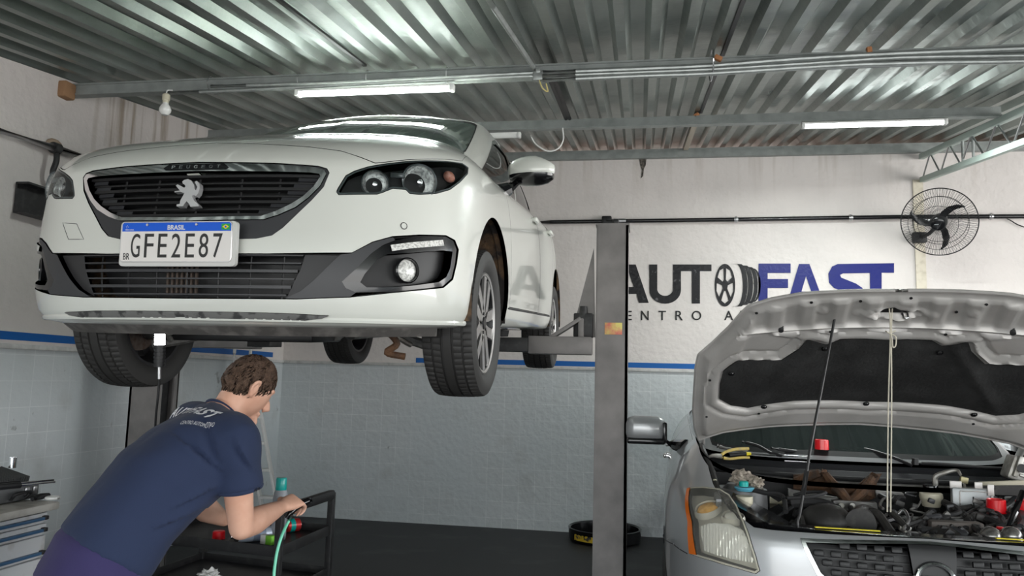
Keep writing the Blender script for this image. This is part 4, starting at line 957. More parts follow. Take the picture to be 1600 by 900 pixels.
# pipe on the left wall
XP = XL+.07
lp_ = thing('wall_pipe', 'steel and black pipe sloping along the left wall', 'pipe', loc=at(88, 237, 0, XP))
A0, A1, A2 = at(-40, 192, 0, XP), at(88, 232, 0, XP), at(190, 264, 0, XP)
MB().tube([A0, A1], .026, 14).build('steel_pipe', K['steel'], lp_, world=True); MB().tube([A1, A2], .026, 14).build('black_pipe', K['gloss_black'], lp_, world=True)
MB().cyl(A1.lerp(A0, -.03), A1.lerp(A0, .05), .036, n=16).build('coupling', K['dark_metal'], lp_, world=True)
MB().tube([A1, A1+Vector((.01, 0, -.08)), A1+Vector((.0, -.01, -.17)), A1+Vector((0, .04, -.26))], .018, 10, smooth=5).build('drop_hose', K['black'], lp_, world=True)
solo(MB().ball(tuple(A1+Vector((-.06, .05, .03))), (.03, .07, .05), 14), 'mortar_patch', mat('brown mortar patch', (.35, .27, .2), .9), 'brown mortar patch where the pipe meets the left wall', 'mortar')
q0, q1 = at(33, 308, 0, XL+.05), at(90, 322, 0, XL+.05)
mb = MB(); L_ = (q1.y-q0.y)+.5; mb.box((XL+.01, q0.y+L_/2, q0.z), (.012, L_, .19)).box((XL+.05, q0.y+L_/2, q0.z+.09), (.08, L_, .012)).box((XL+.05, q0.y+L_/2, q0.z-.09), (.08, L_, .012))
solo(mb, 'wall_bracket', K['dark_metal'], 'dark steel channel fixed to the left wall beside the headlight', 'bracket', smooth=0)
q = at(104, 137, 0, XL+.02); solo(MB().box((XL+.02, q.y, q.z-.02), (.07, .10, .11), bev=.015), 'timber_packer', mat('broken timber', (.30, .17, .09), .9, bump=.6, bscale=40), 'small broken brown timber packer under the beam end', 'timber')
# ================================================================== fan
fc = at(1467, 347, 1, 7.22)
fz = (Vector(CC)-fc).normalized(); fz = (fz+Vector((-.16, 0, -.28))).normalized()
fx = Vector((0, 0, 1)).cross(fz).normalized(); fy = fz.cross(fx); FM = basis(fc, fx, fy, fz)
FAN = thing('wall_fan', 'black oscillating fan with round wire cage mounted on the back wall', 'fan', M=FM)
RC = .305
cg = MB()
for k_ in range(96):
    a = 2*pi*k_/96; c, s_ = cos(a), sin(a)
    cg.tube([(r*c, r*s_, z) for r, z in ((.055, .075), (.13, .072), (.22, .055), (.285, .025), (RC, .0))], .0013, 4)
for k_ in range(64):
    a = 2*pi*k_/64; c, s_ = cos(a), sin(a); cg.tube([(r*c, r*s_, z) for r, z in ((RC, 0), (.28, -.04), (.18, -.075), (.08, -.085))], .0012, 4)
w_ = cg.build('cage_wires', K['black'], FAN); w_['kind'] = 'stuff'
for r, z, rr_ in ((RC, 0, .005), (.24, .047, .0022), (.16, .066, .0022), (.22, -.065, .0025)):
    MB().tube([(r*cos(a), r*sin(a), z) for a in np.linspace(0, 2*pi, 64, False)], rr_, 6, True).build('cage_ring', K['black'], FAN)
MB().lathe([(0, .085), (.04, .084), (.056, .076), (.056, .066), (0, .066)], 28).build('badge_disc', K['gloss_black'], FAN)
MB().box((-.008, .0, .0865), (.034, .007, .002)).build('badge_text_bar', K['steel'], FAN)
MB().lathe([(0, .06), (.06, .055), (.068, .035), (.068, -.01), (0, -.01)], 28).build('hub', K['black'], FAN)
for k_ in range(3):
    a0_ = rad(58)+2*pi*k_/3; rows = []
    for r, wdt, tw, sw in ((.05, .05, .45, 0), (.10, .062, .4, .05), (.16, .06, .33, .14), (.215, .045, .25, .27), (.245, .02, .2, .38)):
        row = []
        for e_, th in ((-1, 0), (0, .004), (1, 0), (0, -.004)):
            ang = a0_-sw*1.3; c, s_ = cos(ang), sin(ang); tx, ty = -s_, c
            row.append(Vector((r*c+tx*e_*wdt/2, r*s_+ty*e_*wdt/2, .02+e_*wdt*.5*tw+th)))
        rows.append(row)
    m_ = MB().grid(rows, True); m_.add(rows[0], [(0, 1, 2, 3)]); m_.add(rows[-1], [(0, 1, 2, 3)]); m_.build('blade', K['gloss_black'], FAN)
MB().lathe([(0, -.01), (.055, -.012), (.062, -.05), (.055, -.12), (.03, -.15), (0, -.15)], 24).build('motor', K['black'], FAN)
I_ = FM.inverted(); wq = at(1437, 371, 1, YW-.05)
MB().tube([(0, 0, -.10), tuple(I_ @ (wq+Vector((.05, -.12, .02)))), tuple(I_ @ Vector((wq.x, YW-.06, wq.z)))], .018, 10, smooth=4).build('bracket_arm', K['black'], FAN)
m_ = MB().box((wq.x, YW-.04, wq.z), (.12, .07, .10), bev=.012); m_.build('wall_plate', K['black'], FAN, world=True)
# ================================================================== painted sign on the back wall
YS = YW-.003
SG = thing('painted_sign', 'black and blue workshop name painted on the back wall beside the post', 'sign', loc=at(1180, 450, 1, YS))
kb = mat('glossy black letter paint', (.010, .010, .012), .38, spec=.35, bump=.5, bscale=30, noise=((.10, .10, .105), 22, .62, .70)); kbl = mat('glossy blue letter paint', (.007, .013, .15), .35, spec=.4, bump=.4, bscale=30)
s5 = lambda x, y: (860+x/3., 320+y/3.); s6 = lambda x, y: (1100+x/3.2, 240+y/3.2)
def letter(pts, conv, m_, name, holes=(), parent=SG, th=.003):
    P = [at(*conv(*p), 1, YS) for p in pts]; H_ = [[at(*conv(*p), 1, YS) for p in h] for h in holes]
    loops = [[Vector((p.x, p.z, 0)) for p in P]]+[[Vector((p.x, p.z, 0)) for p in h] for h in H_]
    tr = geometry.tessellate_polygon(loops); A = [p for L__ in loops for p in L__]; n_ = len(A)
    V = [(p.x, YS, p.y) for p in A]+[(p.x, YS-th, p.y) for p in A]; Fs = [tuple(t) for t in tr]+[tuple(i+n_ for i in t) for t in tr]
    k = 0
    for L__ in loops:
        for i in range(len(L__)): j = (i+1) % len(L__); Fs.append((k+i, k+j, n_+k+j, n_+k+i))
        k += len(L__)
    mb = MB(); mb.add(V, Fs); return mb.build(name, m_, parent, world=True, smooth=0)
letter([(270, 458), (338, 280), (400, 280), (461, 460), (415, 460), (403, 418), (330, 418), (316, 458)], s5, kb, 'letter', [[(342, 385), (391, 385), (366, 312)]])
arc = lambda cx, cy, rx, ry, a0, a1, n_=10: [(cx+rx*cos(rad(a0+(a1-a0)*i/n_)), cy+ry*sin(rad(a0+(a1-a0)*i/n_))) for i in range(n_+1)]
letter([(463, 280), (501, 280)]+[(501, 400)]+arc(538, 395, 37, 32, 170, 10)+[(575, 400), (575, 280), (755, 280), (755, 311), (701, 311), (701, 463), (663, 463), (663, 311), (612, 311), (612, 400)]+arc(538, 400, 74, 64, 10, 170, 12), s5, kb, 'letter')
# wheel in place of the letter o
we = arc(818, 377, 48, 100, 0, 360, 40)[:-1]
wh = []
for k_ in range(5):
    a = 2*pi*k_/5-pi/2+pi/5; h = []
    for r, da in ((.28, -.30), (.80, -.46), (.86, 0), (.80, .46), (.28, .30)): h.append((818+48*r*cos(a+da), 377+100*r*sin(a+da)))
    wh.append(h)
letter(we, s5, kb, 'wheel_drawing', wh)
for k_, (x0, x1) in enumerate(((870, 890), (895, 916), (922, 938), (944, 952))):
    sw_ = 1-.07*k_
    letter([(x0-22, 377-100*sw_)]+[(x0+32*cos(rad(t)), 377+100*sw_*sin(rad(t))) for t in np.linspace(-80, 80, 14)]+[(x0-22, 377+100*sw_), (x1-22+6, 377+100*sw_)]+[(x1+34*cos(rad(t)), 377+100*sw_*sin(rad(t))) for t in np.linspace(80, -80, 14)]+[(x1-22+6, 377-100*sw_)], s5, kb, 'tread_stroke')
letter([(273, 550), (433, 550), (433, 597), (318, 597), (318, 627), (420, 627), (420, 672), (318, 672), (318, 780), (273, 780)], s6, kbl, 'letter')
letter([(408, 780), (475, 552), (527, 552), (612, 780), (566, 780), (548, 735), (470, 735), (455, 780)], s6, kbl, 'letter', [[(487, 690), (536, 690), (510, 612)]])
letter([(668, 552), (950, 548), (950, 596), (888, 596), (888, 780), (830, 780), (830, 597), (695, 599), (680, 607), (686, 620), (760, 650), (792, 672), (800, 700), (798, 740), (775, 770), (740, 780), (610, 780), (610, 737), (735, 735), (745, 715), (720, 698), (650, 672), (625, 645), (622, 600), (640, 565)], s6, kbl, 'letter')
for ch, x0, x1 in (('C', 318, 345), ('E', 354, 382), ('N', 425, 461), ('T', 506, 542), ('R', 586, 621), ('O', 663, 707), ('A', 815, 857), ('U', 890, 925), ('T', 962, 998), ('O', 1040, 1084)):
    a, b = at(*s5(x0, 541), 1, YS), at(*s5(x1, 497), 1, YS); MM = basis((a.x, YS-.0015, a.z), (b.x-a.x, 0, 0), (0, 0, b.z-a.z), (0, -1, 0))
    text_mesh(ch, 1, MM, .003, offset=.006).build('small_letter', kb, SG, world=True, smooth=0)

# ================================================================== small marks at roof and wall
for k_, (x_, y_, lab) in enumerate(((1122, 91, 'small orange brick chip on the conduits right of the junction box'), (1358, 80, 'small orange brick chip on the conduits near the bend'), (1088, 180, 'small brown wooden chip on top of the farther roof beam'))):
    q = at(x_, y_, 1, 4.33 if k_ < 2 else 5.99); o = MB().box((0, 0, 0), (.045, .03, .028), R=Matrix.Rotation(.5+k_, 3, 'Y'), bev=.005).build('brick_chip', mat('orange brick', (.45, .20, .09), .9, bump=.6, bscale=60) if not k_ else bpy.data.materials['orange brick']); o.location = q; tag(o, lab, 'brick chip')
P = [at(x, y, 1, YW-.001) for x, y in ((999, 249), (1010, 249), (1009, 258), (1006, 264), (1005, 275), (1001, 279), (1003, 266), (1000, 257))]
MBx = MB().add([tuple(p) for p in P]+[(p.x, p.y-.003, p.z) for p in P], [tuple(range(8)), tuple(range(15, 7, -1))]+[(i, (i+1) % 8, 8+(i+1) % 8, 8+i) for i in range(8)])
solo(MBx, 'wall_stain', mat('dark crumbled plaster', (.05, .045, .04), .9, noise=((.16, .14, .12), 30, .45, .6)), 'dark crumbled patch in the back wall just under the roof plate', 'stain', smooth=0)
# ================================================================== silver saloon with its hood up
SM = Matrix.Translation((.965, 2.80, .142)) @ Matrix.Rotation(-.045, 4, 'Z')
silver_car = thing('car', 'silver saloon car at right with its hood raised and engine bay open', 'car', M=SM)
SI = SM.inverted()
def sl_at(x, y, axis, v):          # local point of the silver car on a local plane, from a photo pixel
    c = SI @ Vector(CC); d = SI.to_3x3() @ Vector(ray(x, y)); t = (v-c[axis])/d[axis]; return c+d*t
SP = K['silver_paint']
plan2 = [(0, 0), (.2, .006), (.4, .028), (.54, .065), (.66, .13), (.75, .22), (.815, .35), (.855, .50), (.882, .70), (.893, .95), (.895, 1.3), (.895, 2.4), (.89, 3.2), (.87, 3.8), (.80, 4.25), (.6, 4.48), (.3, 4.555), (0, 4.567)]
lay2 = [(0, .10, .18, .84, .20), (.1, .02, .25, .865, .28), (.2, .0, .35, .885, .38), (.3, .0, .45, .892, .47), (.42, .01, .58, .895, .58), (.52, .02, .68, .895, .68), (.60, .03, .76, .89, .77), (.65, .045, .805, .880, .83), (.70, .085, .828, .862, .885), (.78, .2, .85, .82, .955), (.88, .40, .88, .775, 1.005), (1.0, .70, .92, .735, 1.04)]
S2 = Skin(plan2, lay2, 1.15, .895, .02); S2.table(SM, -1)
X2 = S2.T1; U2 = S2.U
HL2 = S2.pxs([(1074, 763), (1100, 761), (1125, 764), (1140, 773), (1152, 790), (1162, 812), (1172, 838), (1182, 870), (1188, 892), (1181, 897), (1150, 888), (1110, 876), (1079, 866), (1076, 815)])
HL2r = mirror(HL2)
tt_g = S2.px(1462, 850)[1]
def c2(t): return (0., t)
GRh = [(abs(a), b) for a, b in S2.pxs([(1405, 846), (1300, 843.5), (1250, 841), (1253, 850), (1262, 870), (1277, 899)])]
GR2 = full([(0, tt_g+.006)]+GRh+[(.30, .47), (0, .46)])
bay_l = [(-abs(a), b) for a, b in S2.pxs([(1243, 831), (1205, 828), (1178, 824)])]
S2.table(SM, 1)
BAYh = [(0, tt_g+.025)]+[(abs(a), b) for a, b in bay_l]+[S2.ab((0, 1), .655, .36), S2.ab((0, 1), .685, .52), S2.ab((0, 1), .695, .75), S2.ab((0, 1), .69, 1.0), (S2.ab((0, 1), .69, 1.14)[0], X2), (.3, X2), (0, X2)]
BAY = full(BAYh)
AF2 = [(max(q[0], 0), max(q[1], 0)) for q in S2.yz([(.93+.365*cos(rad(a)), .31+.365*sin(rad(a))) for a in np.linspace(-2, 182, 26)])]
AR2 = [(max(q[0], 0), max(q[1], 0)) for q in S2.yz([(3.62+.36*cos(rad(a)), .31+.36*sin(rad(a))) for a in np.linspace(-2, 182, 26)])]
half2 = [(0, 0)]+[(AF2[-1][0], 0)]+AF2[::-1]+[(AF2[0][0], 0), (AR2[-1][0], 0)]+AR2[::-1]+[(AR2[0][0], 0), (U2, 0)]
outer2 = half2+[(U2, X2), (-U2, X2)]+[(-a, b) for a, b in half2[::-1][:-1]]
D2 = [S2.ab((1, 2), 1.38, .33), S2.ab((1, 2), 2.45, .33), S2.ab((1, 2), 2.47, .7)]; D2 += [(D2[2][0], X2-.04), (S2.ab((1, 2), 1.34, .9)[0], X2-.04), S2.ab((1, 2), 1.31, .8)]
D3 = [S2.ab((1, 2), 2.49, .33), S2.ab((1, 2), 3.20, .33), S2.ab((1, 2), 3.40, .7)]; D3 += [(D3[2][0]+.01, X2-.04), (D2[2][0]+.03, X2-.04), (D2[2][0]+.03, D2[2][1])]
h2 = [HL2, HL2r, GR2, BAY, D2, mirror(D2), D3, mirror(D3)]
patch(S2, outer2, h2, .04, 0, .02).build('body_shell', SP, silver_car)
for nm, D in (('front_door', D2), ('rear_door', D3)):
    for P_, sg in ((D, 1), (mirror(D), -1)):
        d_ = patch(S2, shrink(P_, .004), [], .05, 0, .02).build(nm, SP, silver_car)
        q = S2.pos(*S2.ab((1, 2), 2.33 if D is D2 else 3.22, .86))
        MB().box((sg*(q[0]+.025), q[1], q[2]), (.022, .17, .026), bev=.009).box((sg*(q[0]+.008), q[1]-.07, q[2]), (.034, .025, .022), bev=.006).box((sg*(q[0]+.008), q[1]+.07, q[2]), (.034, .025, .022), bev=.006).build('door_handle', K['chrome'], d_)
# bumper joint line and clips below the headlight
S2.table(SM, -1); jl = S2.pxs([(1032, 836), (1052, 850), (1074, 865)]); rail(S2, jl, .0022, .0, 5).build('bumper_joint', K['black'], silver_car)
for (x_, y_) in ((1044, 843), (1053, 850), (1063, 857)):
    a, b = S2.px(x_, y_); MB().ball(S2.off(np.array(a), np.array(b), .001), .0035, 8).build('joint_clip', K['steel'], silver_car)
S2.table(SM, 1)
# headlights
hz = mat('hazed headlight cover', (.90, .89, .82), .10, trans=.88, ior=1.1, noise=((.80, .78, .68), 9, .4, .7)); hsil = mat('headlight reflector panel', (.64, .62, .55), .4, .15)
amb2 = mat('amber indicator lens', (.90, .50, .12), .25, noise=((.70, .36, .06), 60, .4, .7)); amb3 = mat('orange marker strip', (.80, .17, .01), .25, coat=.5)
fl2 = mat('fluted clear lens', (.88, .88, .84), .25, .2)
for sg in (-1, 1):
    mi = (lambda p: p) if sg < 0 else mirror; H0 = shrink(HL2, .002)
    ln = patch(S2, mi(H0), [], .03, .004, 0).build('headlight', hz, silver_car)
    patch(S2, mi(shrink(H0, -.004)), [], .03, -.05, 0).build('lamp_housing', hsil, ln)
    ring(S2, mi(H0), mi(shrink(H0, .007)), .002, .06, .012).build('lamp_rim', hsil, ln)
    S2.table(SM, -1); st2 = S2.pxs([(1074.5, 765), (1079, 764), (1083, 815), (1090, 867), (1079, 865), (1076.5, 815)]); S2.table(SM, 1)
    patch(S2, mi(st2), [], .02, .007, .01).build('marker_strip', amb3, ln)
    for (x_, y_, r_, m_, nm) in ((1104, 787, .044, amb2, 'indicator_lamp'), (1145, 799, .036, fl2, 'high_beam_lamp')):
        S2.table(SM, -1); a, b = S2.px(x_, y_); S2.table(SM, 1); fm_ = on_skin(S2, sg*abs(a), b, -.024)
        c_ = MB().lathe([(0, .013), (r_*.5, .010), (r_*.85, .002), (r_, -.012), (r_*.9, -.02)], 28, fm_).build(nm, m_, ln)
        MB().lathe([(r_*1.02, -.002), (r_*1.10, .006), (r_*1.2, -.004), (r_*1.2, -.02)], 28, fm_).build('lamp_bezel', hsil, ln)
    S2.table(SM, -1); a, b = S2.px(1130, 850); S2.table(SM, 1)
    fp = S2.pxs([(1, 1)]) if False else None
    fm_ = on_skin(S2, sg*abs(a), b, -.028); S2.table(SM, -1); lb_ = S2.pxs([(1088, 822), (1110, 813), (1138, 812), (1158, 824), (1168, 850), (1177, 880), (1150, 876), (1120, 869), (1094, 860)]); S2.table(SM, 1)
    lbm = patch(S2, mi(lb_), [], .006, -.022, .02); A = np.array(lbm.v); A[:, 1] += .0022*np.sin(A[:, 0]*2*pi/.0105); lbm.v = [tuple(p) for p in A]; lbm.n = None; lbm.build('low_beam_flutes', fl2, ln, smooth=60)
    fp = None
# grille: chrome frame, staggered black bars, ring emblem
CG = GR2; ring(S2, shrink(CG, .001), shrink(CG, .014), .006, .02).build('grille_frame', K['chrome'], silver_car)
g2 = patch(S2, shrink(CG, .003), [], .04, -.05, 0).build('grille', K['black'], silver_car)
gm = MB(); gA = shrink(CG, .02)
for r_ in range(9):
    t = tt_g-.020-.030*r_
    louvre(gm, gA, t, .0035, .02, -.012)
for r_ in range(9):
    t = tt_g-.035-.030*r_
    for k_ in range(-12, 13):
        u_ = .055*k_+(.0275 if r_ % 2 else 0)
        if inpoly(np.array([(u_-.02, t), (u_+.02, t)]), gA).all() and abs(u_) > .085:
            mm = on_skin(S2, u_, t, -.006); q = MB().box((0, 0, 0), (.034, .020, .016), bev=.004); q.xf(mm); gm.add(q.v, q.f)
gm.build('grille_mesh', K['black'], g2)
ep = patch(S2, [(-.075, tt_g-.01), (.075, tt_g-.01), (.055, tt_g-.2), (-.055, tt_g-.2)], [], .02, .004, .02).build('emblem_panel', K['black'], g2)
em = on_skin(S2, 0, S2.px(1462, 889)[1]-.035, .012)
rg = MB(); rg.tube([em @ Vector((.056*cos(a), .052*sin(a), 0)) for a in np.linspace(0, 2*pi, 48, False)], .008, 8, True); rg.box(em.translation, (.14, .012, .026), bev=.004)
rg.build('ring_emblem', K['chrome'], g2)
# ------------- hood, open
class HoodSkin(Skin):
    T0, T1 = -.06, 1.06; U = .80
    O = np.array([0, 1.10, 1.118]); f = np.array([0, -.79, .585])/math.hypot(.79, .585); n_ = np.array([0, -.585, -.79])/math.hypot(.79, .585)
    def __init__(s): pass
    def pos(s, u, t):
        u = np.asarray(u, float); t = np.asarray(t, float); h = .085*(u/.75)**2+.03*np.clip(t-.75, 0, 1)**2/.04*.5+.02*(1-t)**2
        p = s.O+t[..., None]*s.f+h[..., None]*s.n_; p[..., 0] = u; return p
    def table(s, M, side=1, umax=None):
        us = np.linspace(-.8, .8, 320); ts = np.linspace(s.T0, s.T1, 200); s.gu, s.gt = np.meshgrid(us, ts, indexing='ij'); P = s.pos(s.gu, s.gt); s.gP = P; s.M = M
        R = np.array(M.to_3x3()); T_ = np.array(M.translation); Wd = P@R.T+T_-CC; z = Wd@FW; s.gpx = np.stack([800+FPX*(Wd@RX)/z, 450-FPX*(Wd@UP)/z], -1); s.face = np.ones_like(s.gu, bool)
HS = HoodSkin(); HS.table(SM)
def hl(L_): return [(min(a, 0), b) for a, b in HS.pxs(L_)]
def cen(y):                                            # centre-line parameter at image height y
    ts = np.linspace(-.05, 1.05, 400); P = HS.pos(np.zeros(400), ts)@np.array(SM.to_3x3()).T+np.array(SM.translation)-CC; yy = 450-FPX*(P@UP)/(P@FW); return float(ts[np.abs(yy-y).argmin()])
def sym(L_, ytop=None, ybot=None):                     # left half (photo left), clockwise from top centre is mirrored
    L_ = hl(L_); o = ([(0., cen(ytop))] if ytop else [])+L_+([(0., cen(ybot))] if ybot else []); return o+[(-a, b) for a, b in o[::-1] if abs(a) > 1e-4]
HO = sym([(1340, 456), (1310, 457), (1250, 461), (1205, 469), (1170, 480), (1155, 495), (1140, 512), (1115, 536), (1092, 556), (1088, 575), (1086, 605), (1084, 640), (1086, 668), (1092, 688), (1130, 676), (1200, 667), (1270, 664)], 456, 663)
IP = sym([(1335, 528), (1312, 529), (1293, 537), (1275, 531), (1260, 530), (1248, 544), (1220, 562), (1152, 562), (1140, 570), (1130, 578), (1124, 600), (1123, 622), (1141, 632), (1168, 636), (1200, 630), (1240, 625), (1300, 624)], 530, 626)
GP = [hl([(1168, 519), (1200, 517), (1256, 525), (1245, 540), (1218, 558), (1150, 558), (1158, 535)])]
IPn = np.array(IP); HOn = np.array(HO)
def segdist(P, poly):
    P = np.asarray(P); best = np.full(len(P), 9.); Q = np.array(poly)
    for i in range(len(Q)):
        a = Q[i]; b = Q[(i+1) % len(Q)]; d = b-a; L2 = max((d**2).sum(), 1e-12); t = np.clip(((P-a)@d)/L2, 0, 1); best = np.minimum(best, np.hypot(*(P-a-t[:, None]*d).T))
    return best
def relief(u, t):
    P = np.stack([np.ravel(u), np.ravel(t)], 1); do = segdist(P, HO); di = segdist(P, IP); ins = inpoly(P, IP); ss = lambda x: np.clip(x, 0, 1)**2*(3-2*np.clip(x, 0, 1))
    r = .022*ss((do-.022)/.02)*(1-ss((.022-di)/.02))                     # plateau of the inner frame, dropping towards the blanket
    r = np.where(ins, .0, r); r -= .012*ss(1-np.abs(di-.055)/.016)*(~ins)*(do > .03)     # groove parallel to the blanket
    for gp in GP:
        for q in (gp, mirror(gp)):
            i2 = inpoly(P, q); d2 = segdist(P, q); r = np.where(i2, r-.014*ss(d2/.015), r)
    fb = ss((P[:, 1]-.80)/.03)*ss((do-.025)/.02); r += .006*fb*np.sign(np.sin(P[:, 0]*2*pi/.12))*ss(np.abs(np.sin(P[:, 0]*2*pi/.12))*2.5)   # ribs of the front rail
    r += .016*ss(1-np.abs(P[:, 1]-.80)/.018)*(do > .04)                   # ridge behind the front rail
    r -= .014*ss(1-np.abs(P[:, 1]-.765)/.015)*(do > .05)*(~ins)
    lat = np.hypot(P[:, 0]/.070, (P[:, 1]-cen(482))/.022); r -= .025*ss((1.25-lat)/.3)-.010*ss(1-np.abs(lat-1.5)/.3)
    for (a, b) in ((.27, .895), (-.27, .895), (.13, .87), (-.13, .87)): r += .007*ss((.024-np.hypot(P[:, 0]-a, P[:, 1]-b))/.008)
    return r.reshape(np.shape(u))
_off = HS.off
def relief_patch():
    mb = patch(HS, shrink(HO, .004), [], .010, 0, 0); A = np.array(mb.v); sel = A[:, 0]
    # rebuild (u,t) of every vertex from its position
    u = A[:, 0]; q = A-HS.O; t = q@HS.f; N_ = HS.nrm(u, t); mb.v = [tuple(p) for p in A+N_*relief(u, t)[:, None]]; mb.n = None; return mb
rp_ = relief_patch(); 
hood = patch(HS, HO, [], .05, -.012, 0).build('hood', SP, silver_car)
rp_.build('hood_inner_frame', K['under_silver'], hood, smooth=60)
rail(HS, HO, .007, -.005, 8, True).build('hood_hem', K['under_silver'], hood)
def rail3(pts, r, o_=.02): return MB().tube([Vector(HS.off(np.array(a), np.array(b), o_)) for a, b in pts], r, 8)
bk = mat('black insulation blanket', (.014, .014, .014), .85, noise=((.03, .03, .03), 6, .45, .7), bump=.4, bscale=70)
bl_ = patch(HS, shrink(IP, .002), [], .025, 0, .006); A = np.array(bl_.v); u = A[:, 0]; t = (A-HS.O)@HS.f
d_ = segdist(np.stack([u, t], 1), IP); lift = .006+.012*np.clip(d_/.05, 0, 1)
for q0_, q1_ in (((-.23, .72), (-.50, .30)), ((.23, .72), (.50, .30))):
    a = np.array(q0_); b = np.array(q1_); dd = b-a; P = np.stack([u, t], 1); tt_ = np.clip(((P-a)@dd)/(dd**2).sum(), 0, 1); ds_ = np.hypot(*(P-a-tt_[:, None]*dd).T); lift += .014*np.clip(1-ds_/.03, 0, 1)
A = A+HS.nrm(u, t)*lift[:, None]; bl_.v = [tuple(p) for p in A]; bl_.n = None
blanket = bl_.build('insulation_blanket', bk, hood, smooth=60)
for (x_, y_) in ((1287, 539), (1467, 545), (1141, 578), (1192, 630), (1352, 625), (1521, 642)):
    a, b = HS.px(x_, y_); mm = basis(Vector(HS.off(np.array(a), np.array(b), .022)), (1, 0, 0), HS.f, HS.n_)
    MB().lathe([(0, .004), (.008, .004), (.010, 0), (.013, .001), (.014, -.002)], 16, mm).build('blanket_clip', K['gloss_black'], blanket)
for (x_, y_) in ((1107, 588), (1184, 640), (1296, 512), (1520, 656), (1476, 516), (1180, 482), (1266, 465), (1343, 463), (1422, 458), (1493, 480), (1540, 468), (1102, 645)):
    a, b = HS.px(x_, y_); mm = basis(Vector(HS.off(np.array(a), np.array(b), .0235)), (1, 0, 0), HS.f, HS.n_); MB().lathe([(0, .001), (.006, .001), (.006, -.002)], 12, mm).build('frame_hole', K['black'], hood)
for sg in (-1, 1):
    a, b = HS.px(1218, 506); mm = basis(Vector(HS.off(np.array(sg*abs(a)), np.array(b), .02)), (1, 0, 0), HS.f, HS.n_); MB().lathe([(0, .02), (.010, .019), (.012, .004), (.018, 0), (.018, -.006)], 16, mm).build('rubber_buffer', K['rubber'], hood)
a, b = HS.px(1399, 482); mm = basis(Vector(HS.off(np.array(0.), np.array(b), .006)), (1, 0, 0), HS.f, HS.n_)
MB().prism(rrect(.11, .026, .01), .003, mm, -.001).build('latch_opening', K['black'], hood)
MB().tube([mm @ Vector(p) for p in ((.028, -.012, .0), (.028, -.012, .03), (.045, -.012, .03), (.045, -.012, 0))], .004, 8, smooth=2).build('latch_striker', K['steel'], hood)
for sg in (-1, 1):                                     # hinges
    h_ = MB().bar((sg*.70, 1.22, .97), (sg*.70, 1.06, 1.10), .012, .04, bev=.003).bar((sg*.70, 1.08, 1.09), (sg*.70, .93, 1.20), .012, .03, bev=.003); h_.build('hood_hinge', K['under_silver'], silver_car)
    for z_ in (0, .05): MB().cyl((sg*.705, 1.08-z_*1.3, 1.10+z_), (sg*.685, 1.08-z_*1.3, 1.10+z_), .010, n=6).build('hinge_bolt', K['steel'], silver_car)
# prop rod and strings
pr = [sl_at(1308, 474, 1, .42), sl_at(1306, 487, 1, .405), sl_at(1300, 520, 1, .39), sl_at(1285, 600, 1, .34), sl_at(1268, 690, 1, .28), sl_at(1258, 752, 1, .24), sl_at(1250, 800, 1, .21), sl_at(1246, 815, 1, .20), sl_at(1247, 828, 1, .20)]
PRr = thing('prop_rod', 'black hood prop rod leaning from the radiator support to the raised hood', 'prop rod', M=SM)
MB().tube([SM @ p for p in pr], .0055, 8, smooth=3).build('rod', K['black'], PRr, world=True); MB().tube([SM @ p for p in (pr[4].lerp(pr[5], .75), pr[5].lerp(pr[6], .45))], .009, 10).build('grip_sleeve', K['rubber'], PRr, world=True)
MB().tube([SM @ p for p in (pr[0]+Vector((.004, 0, .012)), pr[0]+Vector((-.006, 0, .0)), pr[1])], .009, 8, smooth=4).build('hook_end', K['rubber'], PRr, world=True)
rope = mat('off-white string', (.62, .58, .48), .9)
s0, s1, kn = sl_at(1392, 476, 1, .38), sl_at(1389, 800, 1, .40), sl_at(1392, 522, 1, .37)
RP = thing('string', 'doubled off-white string tied between the hood latch and the engine bay', 'string', M=SM)
for dx in (-.006, .006): MB().tube([SM @ (s0+Vector((dx, 0, 0))), SM @ (kn+Vector((dx*.3, 0, 0))), SM @ (s0.lerp(s1, .5)+Vector((dx, 0, 0))), SM @ (s1+Vector((dx, 0, 0)))], .0026, 6, smooth=3).build('strand', rope, RP, world=True)
MB().tube([SM @ (kn+Vector(p)) for p in ((-.02, 0, .012), (0, 0, 0), (.016, -.006, -.012), (.014, -.006, -.045), (.004, -.006, -.05), (.002, -.006, -.02), (.0, 0, .002), (.018, 0, .014))], .0028, 6, smooth=4).build('knot', rope, RP, world=True)
# ------------- greenhouse
g2d = ([(0, 1.02), (.2, 1.03), (.4, 1.06), (.58, 1.12), (.68, 1.19), (.725, 1.28), (.74, 1.5), (.745, 2.0), (.745, 2.6), (.735, 3.1), (.70, 3.5), (.62, 3.85), (.5, 3.98), (.25, 4.03), (0, 4.05)],
       [.985, .985, .985, .99, 1.0, 1.02, 1.04, 1.05, 1.06, 1.07, 1.08, 1.09, 1.09, 1.09, 1.09],
       [(0, 1.86), (.2, 1.87), (.38, 1.89), (.50, 1.94), (.55, 2.01), (.565, 2.10), (.57, 2.25), (.575, 2.5), (.57, 2.8), (.56, 3.1), (.55, 3.25), (.52, 3.35), (.42, 3.42), (.22, 3.45), (0, 3.46)],
       [1.47, 1.47, 1.465, 1.455, 1.45, 1.445, 1.445, 1.445, 1.44, 1.43, 1.42, 1.41, 1.41, 1.41, 1.41])
G2 = GH(g2d)
patch(G2, [(-14, 0), (14, 0), (14, 1), (-14, 1)], [WSP, SWF, mirror(SWF), SWR, mirror(SWR)], .14, 0, .02).build('pillars', SP, silver_car)
wsm = mat('windscreen glass', (.10, .13, .125), .03, trans=.7, ior=1.45, spec=.9)
